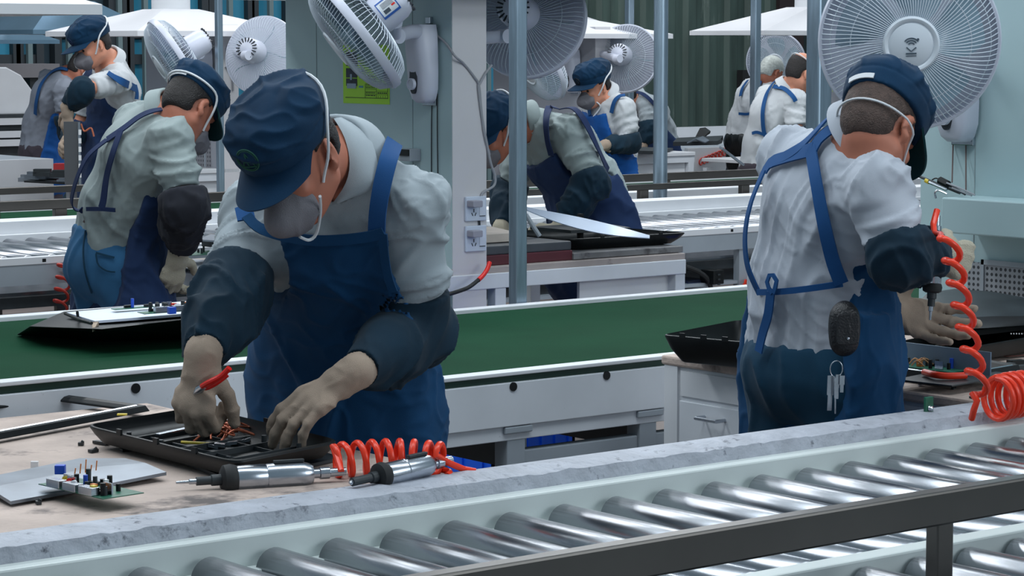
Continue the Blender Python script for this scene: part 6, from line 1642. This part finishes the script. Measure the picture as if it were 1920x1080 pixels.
def socket(x0, y0, x1, y1, py_, label):
    a, b_ = ce(x0, y0), ce(x1, y1); c_ = (a + b_) / 2; w = (b_[0] - a[0]) / 2; h = (a[2] - b_[2]) / 2
    o = thing('wall_socket', A(c_[0], CBY, c_[2] - h), label, 'socket')
    t = MB(); t.box((a[0], CBY - 0.012, b_[2]), (b_[0], CBY - 0.0005, a[2])); t.build('cover_plate', mat('socket_white', (196, 206, 222), 0.4), o, bevel=0.003)
    t = MB(); t.box((c_[0] + w * .3, CBY - 0.0135, b_[2] + h * .35), (c_[0] + w * .85, CBY - 0.0125, a[2] - h * .3)); t.build('rocker', mat('socket_rocker', (206, 214, 228), 0.4), o)
    t = MB(); t.box((c_[0] + w * .3, CBY - 0.0145, b_[2] + h * .36), (c_[0] + w * .85, CBY - 0.013, b_[2] + h * .42))
    for dx, an in ((-.42, .5), (-.1, -.5), (-.26, 0)): t.obox(A(c_[0] + w * dx, CBY - 0.013, c_[2] - h * (.45 if an else .15)), (nrm(X + Z * an), Y, nrm(Z - X * an)), (0.0012, 0.001, 0.006))
    t.build('slots', DARKP, o)
    p = pY(x0 + (x1 - x0) * .48, py_, CBY - 0.03); t = MB(); t.rbox(p, (X, Z, Y), (0.022, 0.012, 0.020), 0.004); t.tube([p + X * .02, p + X * .032], [0.007, 0.005], 8); t.build('plug', mat('grey_plug', (150, 150, 162), 0.5), o, bevel=0.002)
socket(872, 369, 910, 413, 382, 'upper white wall socket with grey plug on the column edge')
socket(872, 424, 910, 470, 438, 'lower white wall socket with grey plug on the column edge')
rc_ = thing('cable', pY(900, 510, 6.98), 'black cable with a red end sticking out below the lower socket', 'cable')
t = MB(); t.tube(curve([pY(918, 492, 6.98), pY(914, 504, 6.97), pY(906, 516, 6.96), pY(897, 525, 6.95)], 14), 0.0085, 10); t.build('red_end', RED, rc_, True)
t = MB(); t.tube(curve([pY(897, 525, 6.95), pY(880, 538, 6.94), pY(860, 546, 6.93), pY(840, 552, 6.93)], 14), [0.0075] * 14, 9); t.build('black_part', RUBBER, rc_, True)
t = MB(); yy0, yy1 = cbx(788, 290)[1], cbx(768, 290)[1]; t.box((CBX - 0.05, yy0, cbx(788, 302)[2]), (CBX - 0.001, yy1, cbx(788, 279)[2])); bx = solo(t, 'small_box', GREYP, 'small grey box with black front on the middle column behind the shoulder', 'box', bevel=0.003)
t = MB(); t.box((CBX - 0.056, yy0 + .004, cbx(788, 292)[2]), (CBX - 0.05, yy1 - .004, cbx(788, 280)[2])); t.build('black_front', BLACKP, bx)
# green instruction sheets
PAPER = mat('green_yellow_paper', (172, 226, 72), 0.7, var=0.03, vs=3); INK = mat('sheet_ink', (46, 60, 52), 0.7); PICD = mat('sheet_photo_dark', (40, 48, 62), 0.6, var=0.5, vs=40); PICB = mat('sheet_photo_blue', (86, 150, 170), 0.6); PICL = mat('sheet_photo_light', (150, 170, 186), 0.6)
def sheet_on(xp, ya, yb, z0, z1, label, detail=True):
    o = thing('instruction_sheet', A(xp, (ya + yb) / 2, z0), label, 'paper sheet')
    # ya: left edge (far), yb: right edge (near)
    P = lambda u, v, h: A(xp - h, ya + (yb - ya) * u, z1 + (z0 - z1) * v)
    def q(t, u0, v0, u1, v1, h=0.0022): t.sheet(np.array([[P(u0, v0, h), P(u1, v0, h)], [P(u0, v1, h), P(u1, v1, h)]]), 0.0006)
    t = MB(); q(t, 0, 0, 1, 1, 0.0012); t.build('paper', PAPER, o)
    t = MB()
    for a, b_, c_, d_ in ((.07, .12, .32, .36), (.07, .40, .31, .56), (.07, .575, .31, .70)): q(t, a, b_, c_, d_)
    t.build('dark_photo', PICD, o)
    if not detail: return
    t = MB()
    for a, b_, c_, d_ in ((.09, .66, .29, .745), (.16, .50, .2, .6)): q(t, a, b_, c_, d_, 0.003)
    t.build('pale_photo', PICL, o)
    for a, b_, c_, d_ in ((.36, .42, .45, .46), (.36, .54, .44, .57), (.35, .695, .44, .73)): t = MB(); q(t, a, b_, c_, d_); t.build('blue_mark', PICB, o)
    t = MB(); e = .004
    q(t, .05, .895, .97, .905); q(t, .96, .2, .966, .9); q(t, .48, .66, .485, .9); q(t, .72, .6, .725, .9)
    for k in range(8):
        v = .52 + .045 * k; q(t, .49, v, .71, v + .006)
        if k % 3 != 2:
            for j in range(6): q(t, .50 + .034 * j, v + .014, .50 + .034 * j + .018 + .008 * ((j * k) % 2), v + .030)
        q(t, .73, .66 + .06 * (k % 4), .96, .664 + .06 * (k % 4))
    for j in range(5):
        q(t, .75 + .04 * j, .69, .775 + .04 * j, .708); q(t, .75 + .042 * j, .80, .775 + .042 * j, .825); q(t, .76 + .05 * j, .86, .763 + .05 * j, .89)
    t.build('printed_text', INK, o)
za, zb_ = pX(645, 118, CBX)[2], pX(730, 196, CBX)[2]
sheet_on(CBX, pX(644, 150, CBX)[1], pX(731, 150, CBX)[1], zb_, pX(731, 84, CBX)[2], 'bright green instruction sheet on the middle column behind the side-on fan')
x, w, yf = c3
sheet_on(x, pX(1561, 130, x)[1], pX(1600, 130, x)[1], pX(1580, 172, x)[2], pX(1580, 106, x)[2], 'green instruction sheet on the far column left of the large fan')
x, w, yf = c2
sheet_on(x, pX(1008, 150, x)[1], pX(1036, 150, x)[1], pX(1020, 163, x)[2], pX(1020, 140, x)[2], 'small green sheet below the round fan on the far grey column', False)
# cords of the large fan
wire([pX(1789, 204, CAX - .004), pX(1787, 270, CAX - .004), pX(1785, 342, CAX - .05)], 0.0022, mat('brown_cord', (96, 80, 78), 0.6), 'left brown cord hanging below the large fan')
wire([pX(1810, 200, CAX - .004), pX(1811, 270, CAX - .004), pX(1811, 360, CAX - .04)], 0.0022, bpy.data.materials['brown_cord'], 'right brown cord hanging below the large fan')
# vent on the left grey column, cord
x, w, yf = c1
t = MB(); t.box((x - 0.008, pX(395, 290, x)[1], pX(395, 314, x)[2]), (x - 0.001, pX(359, 290, x)[1], pX(395, 263, x)[2])); v = solo(t, 'vent_grille', checker_mat('fine_vent_plate', (134, 134, 140), (84, 84, 92), 40), 'small grey vent grille low on the left grey column', 'vent')
t = MB(); t.box((x - 0.012, pX(388, 290, x)[1], pX(395, 314, x)[2]), (x - 0.008, pX(386, 290, x)[1], pX(395, 263, x)[2])); t.build('frame', GREYP, v)
wire([pY(423, 125, YC - .004), pY(432, 137, YC - .004), pY(436, 150, YC - .004), pY(437, 170, YC - .004)], 0.006, CABLE, 'grey cable on the edge of the left grey column')

# ---- bench in the middle: things around the leaning worker
bt = lambda x, y, h=0.0: pz(x, y, 0.80 + h)
def slab(q, h): 
    t = MB(); q = [np.asarray(p, float) for p in q]; t.add(np.array(q + [p + Z * h for p in q]), [(3, 2, 1, 0), (4, 5, 6, 7)] + [(i, (i + 1) % 4, 4 + (i + 1) % 4, 4 + i) for i in range(4)]); return t
Yb = 7.06
xa_, xb_ = CBX + CBW + 0.012, pY(1074, 480, Yb)[0]
mc_ = thing('equipment_case', A((xa_ + xb_) / 2, Yb + .2, .80), 'dark red and black flat case right of the wall sockets', 'case')
t = MB(); t.box((xa_, Yb, .80), (xb_, Yb + .42, .838)); t.build('red_base', mat('dark_red_case', (82, 30, 40), 0.4, var=.15, vs=8), mc_, bevel=0.004)
t = MB(); t.box((xa_ + .003, Yb + .003, .838), (xb_ - .004, Yb + .42, .872)); t.build('black_lid', mat('dusty_black_case', (60, 64, 70), 0.5, var=.3, vs=9), mc_, bevel=0.005)
cs_ = solo(slab([A(xa_, Yb + .1, .875), A(xb_ - .18, Yb + .1, .875), A(xb_ - .06, Yb + .42, .875), A(xa_, Yb + .42, .875)], 0.03), 'cardboard_sheets', mat('pale_cardboard', (196, 184, 174), 0.8, var=.1, vs=10), 'pale cardboard sheets on the dark red and black case', 'cardboard')
t = MB(); t.box((pY(1076, 490, 7.05)[0], 7.05, .802), (pY(1281, 485, 7.05)[0], 7.5, .826)); solo(t, 'board_plank', mat('dirty_grey_plank', (112, 112, 114), 0.7, var=.2, vs=10, dirt=(70, 68, 70), ds=12, dth=.55), 'dirty grey plank under the black shells on the middle bench', 'plank', bevel=.003)
x0_, x1_ = pY(1080, 470, 7.1)[0], pY(1292, 465, 7.1)[0]
quad_tray('plastic_tray', [A(x0_, 7.12, .872), A(x1_, 7.10, .872), A(x1_ - .1, 7.55, .875), A(x0_, 7.55, .875)], 0.044, .01, BLACKP, 'black screen shell at the right end of the middle bench', 'tray', slope=.86, ribs=False)
t = slab([A(x0_ + .1, 7.25, .882), A(x1_ - .2, 7.22, .882), A(x1_ - .12, 7.5, .882), A(x0_ + .1, 7.5, .882)], .012); solo(t, 'thin_screen_sheet', DARKP, 'dark thin panel on the black screen shell of the middle bench', 'panel')
# curved silver sheet
G = []
for i in range(15):
    u = i / 14; row = []
    for j in range(5):
        v = j / 4; x_ = 985 + (1218 - 985) * u; y_ = 388 + (442 - 388) * (u ** 0.9) - 10 * math.sin(u * math.pi) * 0.6 + (5 + 17 * math.sin(u * math.pi)) * v
        row.append(pd(x_, y_, 9.62 - 0.12 * v - .6 * u))
    G.append(row)
t = MB(); t.sheet(np.array(G), 0.003); solo(t, 'curved_silver_sheet', mat('curved_sheet_metal', (176, 192, 214), 0.3, 0.4, var=.06, vs=5), 'long curved silver sheet held low by the leaning worker', 'sheet', smooth=True)
t = MB(); t.box((pY(1088, 430, 7.3)[0], 7.3, .84), (pY(1094, 430, 7.3)[0], 7.32, .95)); solo(t, 'support_peg', BLACKP, 'short black peg under the curved silver sheet', 'peg')
t = MB(); t.tube([pd(986, 402, 9.35), pd(998, 422, 9.35), pd(1012, 443, 9.35)], 0.009, 8); solo(t, 'grey_tube', GREYP, 'short grey tube slanting behind the square post at the middle bench', 'tube', smooth=True)
# below and right of that bench
t = MB(); p0, p1 = pY(1290, 545, 8.75), pY(1332, 524, 8.75); t.box((p0[0], 8.75, .455), (p1[0], 9.0, p1[2])); solo(t, 'blue_basket', checker_mat('dark_blue_basket', (28, 46, 84), (16, 24, 44), 60), 'dark blue basket under the roller conveyor right of the middle bench', 'basket')
t = MB(); p0, p1 = pY(1338, 541, 8.66), pY(1358, 506, 8.66); t.box((p0[0], 8.66, .452), (p1[0], 8.76, p1[2])); pb = solo(t, 'black_switch_box', BLACKP, 'black switch box below the roller conveyor behind the green belt', 'box', bevel=.004)
t = MB()
for k in range(3): c_ = pY(1348, 515 + 9 * k, 8.657); t.obox(c_, (X, Y, Z), (.008, .002, .004))
t.build('switches', DARKP, pb)
t = MB(); t.tube(curve([pY(1285, 500, 8.74), pY(1310, 510, 8.72), pY(1328, 525, 8.7), pY(1334, 548, 8.7)], 14), .012, 8); solo(t, 'black_hose', RUBBER, 'thick black hose curving down right of the middle bench', 'hose', smooth=True)
t = MB(); t.tube(np.array([pY(1394 + 20 * k / 30 , 532 + 6 * math.sin(k * .9) - k * .2, 8.68 + .02 * math.cos(k * .9)) for k in range(36)]), .005, 6); solo(t, 'coil_hose', ORANGE, 'small piece of orange coil hose left of the right worker', 'hose', smooth=True)


def crate(x0, x1, y0, y1, z1, label, z0=0.0):
    o = thing('crate', ((x0 + x1) / 2, (y0 + y1) / 2, z0), label, 'crate', None)
    t = MB(); w = .012
    t.box((x0, y0, z0), (x1, y0 + w, z1)); t.box((x0, y1 - w, z0), (x1, y1, z1)); t.box((x0, y0, z0), (x0 + w, y1, z1)); t.box((x1 - w, y0, z0), (x1, y1, z1)); t.box((x0, y0, z0), (x1, y1, z0 + w)); t.build('crate_body', BLUEC, o)
    t = MB(); t.box((x0 - .012, y0 - .012, z1 - .03), (x1 + .012, y0, z1)); t.box((x0 - .012, y0 - .012, z1 - .03), (x0, y1, z1)); t.box((x1, y0 - .012, z1 - .03), (x1 + .012, y1, z1))
    for k in range(6): xq = x0 + (x1 - x0) * (k + .5) / 6; t.box((xq - .005, y0 - .008, z0 + .01), (xq + .005, y0, z1 - .03))
    for k in range(4): yq = y0 + (y1 - y0) * (k + .5) / 4; t.box((x0 - .008, yq - .005, z0 + .01), (x0, yq + .005, z1 - .03))
    t.build('ribs', BLUEC, o)
    return o
p0, p1 = pY(925, 840, 6.45), pY(1078, 830, 6.45)
crate(p0[0], p1[0], 6.45, 6.9, .47, 'blue plastic crate on the floor under the green belt, right of the front worker', pY(1000, 858, 6.45)[2] if False else 0.0)
p = pY(1235, 795, 7.6); crate(p[0], p[0] + .5, 6.5, 6.9, .32, 'blue plastic crate under the green belt, hidden behind the cabinet')
for k, (x, y, w_) in enumerate(((1298, 482, 14), (1330, 508, 12), (1166, 328, 10))):
    pass

# ---- left bench of the middle line
lt = lambda x, y, h=0.0: pz(x, y, 0.80 + h)
q = [lt(298, 502, .012), lt(398, 508, .012), lt(440, 494, .012), lt(335, 486, .012)]; t = slab([p - Z * .012 for p in q], .016); sl = solo(t, 'silver_panel', FOIL, 'thin silver panel under the gloved hand of the worker in blue jeans', 'panel')
t = MB()
for k in range(9): p = q[0] + (q[1] - q[0]) * (.35 + .06 * k); t.obox(p - nrm(FWD) * .002 - Z * .004, (nrm(q[1] - q[0]), FWD, Z), (.004, .002, .003))
t.build('edge_connectors', DARKP, sl)
t = MB(); t.tube([lt(384, 513, .01), lt(402, 515, .01)], .012, 10); solo(t, 'hand_tool', RED, 'red tool handle on the left bench beside the silver panel', 'tool', smooth=True)
board(lt(385, 474, .05), X, Y, .26, .14, 'green circuit board behind the silver panel on the left bench', 31, rows=8, big=False)
t = slab([lt(378, 462, .06), lt(425, 466, .06), lt(440, 455, .06), lt(395, 452, .06)], .03); solo(t, 'dark_device', DARKP, 'dark flat device behind the green board on the left bench', 'device')
t = slab([lt(372, 452, .095), lt(415, 455, .095), lt(430, 446, .095), lt(395, 442, .095)], .006); solo(t, 'metal_tray', SILVER, 'silver tray on the dark device of the left bench', 'tray')
zig = []
for k in range(64):
    u = k / 63; a = u * 2 * math.pi * 4.3; zig.append(pY(122 - 10 * u + 13 * math.cos(a), 488 + 96 * u + 7 * math.sin(a + .4), 8.67 + .02 * math.sin(a)))
t = MB(); t.tube(np.array(zig), .0055, 7); solo(t, 'coil_hose', mat('dull_red_hose', (186, 52, 40), .4), 'dull red coil hose hanging at the left of the worker in blue jeans', 'hose', smooth=True)

# ---- far left: panel held up, rubble on the conveyor
p = thing('held_panel', pd(137, 345, 13.3), 'dark grey upright panel held by the worker at the upper left', 'panel')
a, b_ = pd(122, 346, 13.3), pd(150, 228, 13.3); t = MB(); t.obox((a + b_) / 2, (RGT, FWD, Z), ((b_ - a) @ RGT / 2, .012, (b_[2] - a[2]) / 2)); t.build('panel_face', mat('dark_grey_panel', (74, 76, 80), .5), p)
t = MB(); c_ = pd(150, 288, 13.29); t.obox(c_, (RGT, FWD, Z), (.006, .014, .168)); t.build('edge_strip', SILVER, p)
t = MB()
for k in range(6): t.obox(pd(150, 248 + 16 * k, 13.272), (RGT, FWD, Z), (.007, .003, .014))
t.build('white_clips', WHT, p)
t = MB(); t.tube(curve([pd(152, 232, 13.28), pd(158, 246, 13.28), pd(170, 240, 13.28), pd(174, 248, 13.28), pd(176, 256, 13.28)], 18), .005, 6); t.build('loose_wire', COPPER, p, True)
rr = random.Random(3)
for k in range(7):
    t = MB(); x_ = 56 + 12 * k; c_ = pz(x_, 338 + rr.uniform(-3, 3), .80); t.obox(c_ + Z * .02 * (k % 3), (nrm(RGT + FWD * rr.uniform(-.6, .6)), nrm(FWD), Z), (.062, .045, .012)); t.obox(c_ + Z * (.02 + .02 * (k % 3)), (RGT, FWD, Z), (.05, .03, .01))
    solo(t, 'scrap_part', [SILVER, FOIL, DARKP][k % 3], ['silver', 'pale metal', 'dark'][k % 3] + ' scrap part, %s from the left below the bent worker' % ['first', 'second', 'third', 'fourth', 'fifth', 'sixth', 'last'][k], 'scrap', 'scrap parts on the far left conveyor')
t = MB(); t.obox(pd(118, 322, 14.8), (RGT, FWD, Z), (.05, .04, .05)); solo(t, 'red_box', mat('dull_red_box', (176, 44, 48), .5), 'small red box behind the upright grey panel', 'box')
t = slab([pz(45, 342, .79), pz(120, 346, .79), pz(165, 340, .79), pz(90, 336, .79)], .01); solo(t, 'dark_sheet', BLACKP, 'dark sheet under the scrap parts on the far left conveyor', 'sheet')
# far right: tablet, coil, shells
t = MB(); a, b_ = pd(1352, 277, 14.2), pd(1392, 308, 14.2); d_ = nrm(b_ - a); t.obox((a + b_) / 2, (d_, FWD, np.cross(d_, FWD)), (np.linalg.norm(b_ - a) / 2, .12, .006)); solo(t, 'thin_tablet', FOIL, 'thin silver tablet leaning left of the balding worker', 'tablet')
zig = [pY(1312 + 60 * u + 4 * math.cos(u * 60), 304 - 24 * u + 6 * math.sin(u * 60), 14.185) for u in np.linspace(0, 1, 120)]
t = MB(); t.tube(np.array(zig), .006, 6); solo(t, 'coil_hose', bpy.data.materials['dull_red_hose'], 'far dull red coil hose left of the balding worker', 'hose', smooth=True)
t = MB(); zz = za
c_ = pz(1315, 250, 1.02)
t = MB(); t.sheet(np.array([[pd(1304, 260, 18.8), pd(1312, 242, 18.85), pd(1322, 241, 18.9)], [pd(1318, 262, 18.75), pd(1326, 252, 18.8), pd(1332, 248, 18.85)]]), .02); solo(t, 'dark_shell', BLACKP, 'dark curved shell standing on the far conveyor before the corrugated wall', 'shell', smooth=True)
t = MB(); t.sheet(np.array([[pd(1262, 270, 18.2), pd(1270, 262, 18.6)], [pd(1345, 268, 18.2), pd(1350, 258, 18.6)], [pd(1352, 265, 18.2), pd(1356, 258, 18.6)]]), .03); solo(t, 'dark_flat_shell', DARKP, 'flat dark shells on the far conveyor left of the balding worker', 'shell')
t = MB(); t.sheet(np.array([[pd(1288, 268, 18.1), pd(1300, 262, 18.2)], [pd(1305, 262, 18.1), pd(1318, 256, 18.2)], [pd(1322, 268, 18.0), pd(1330, 264, 18.1)]]), .008); solo(t, 'crumpled_foil', FOIL, 'crumpled pale foil before the dark curved shell on the far conveyor', 'foil')
t = slab([pz(1190, 288, ZC2 + .005), pz(1225, 289, ZC2 + .005), pz(1262, 283, ZC2 + .005), pz(1205, 281, ZC2 + .005)], .02); solo(t, 'dark_case', DARKP, 'flat dark case on the small white bench at the back', 'case')
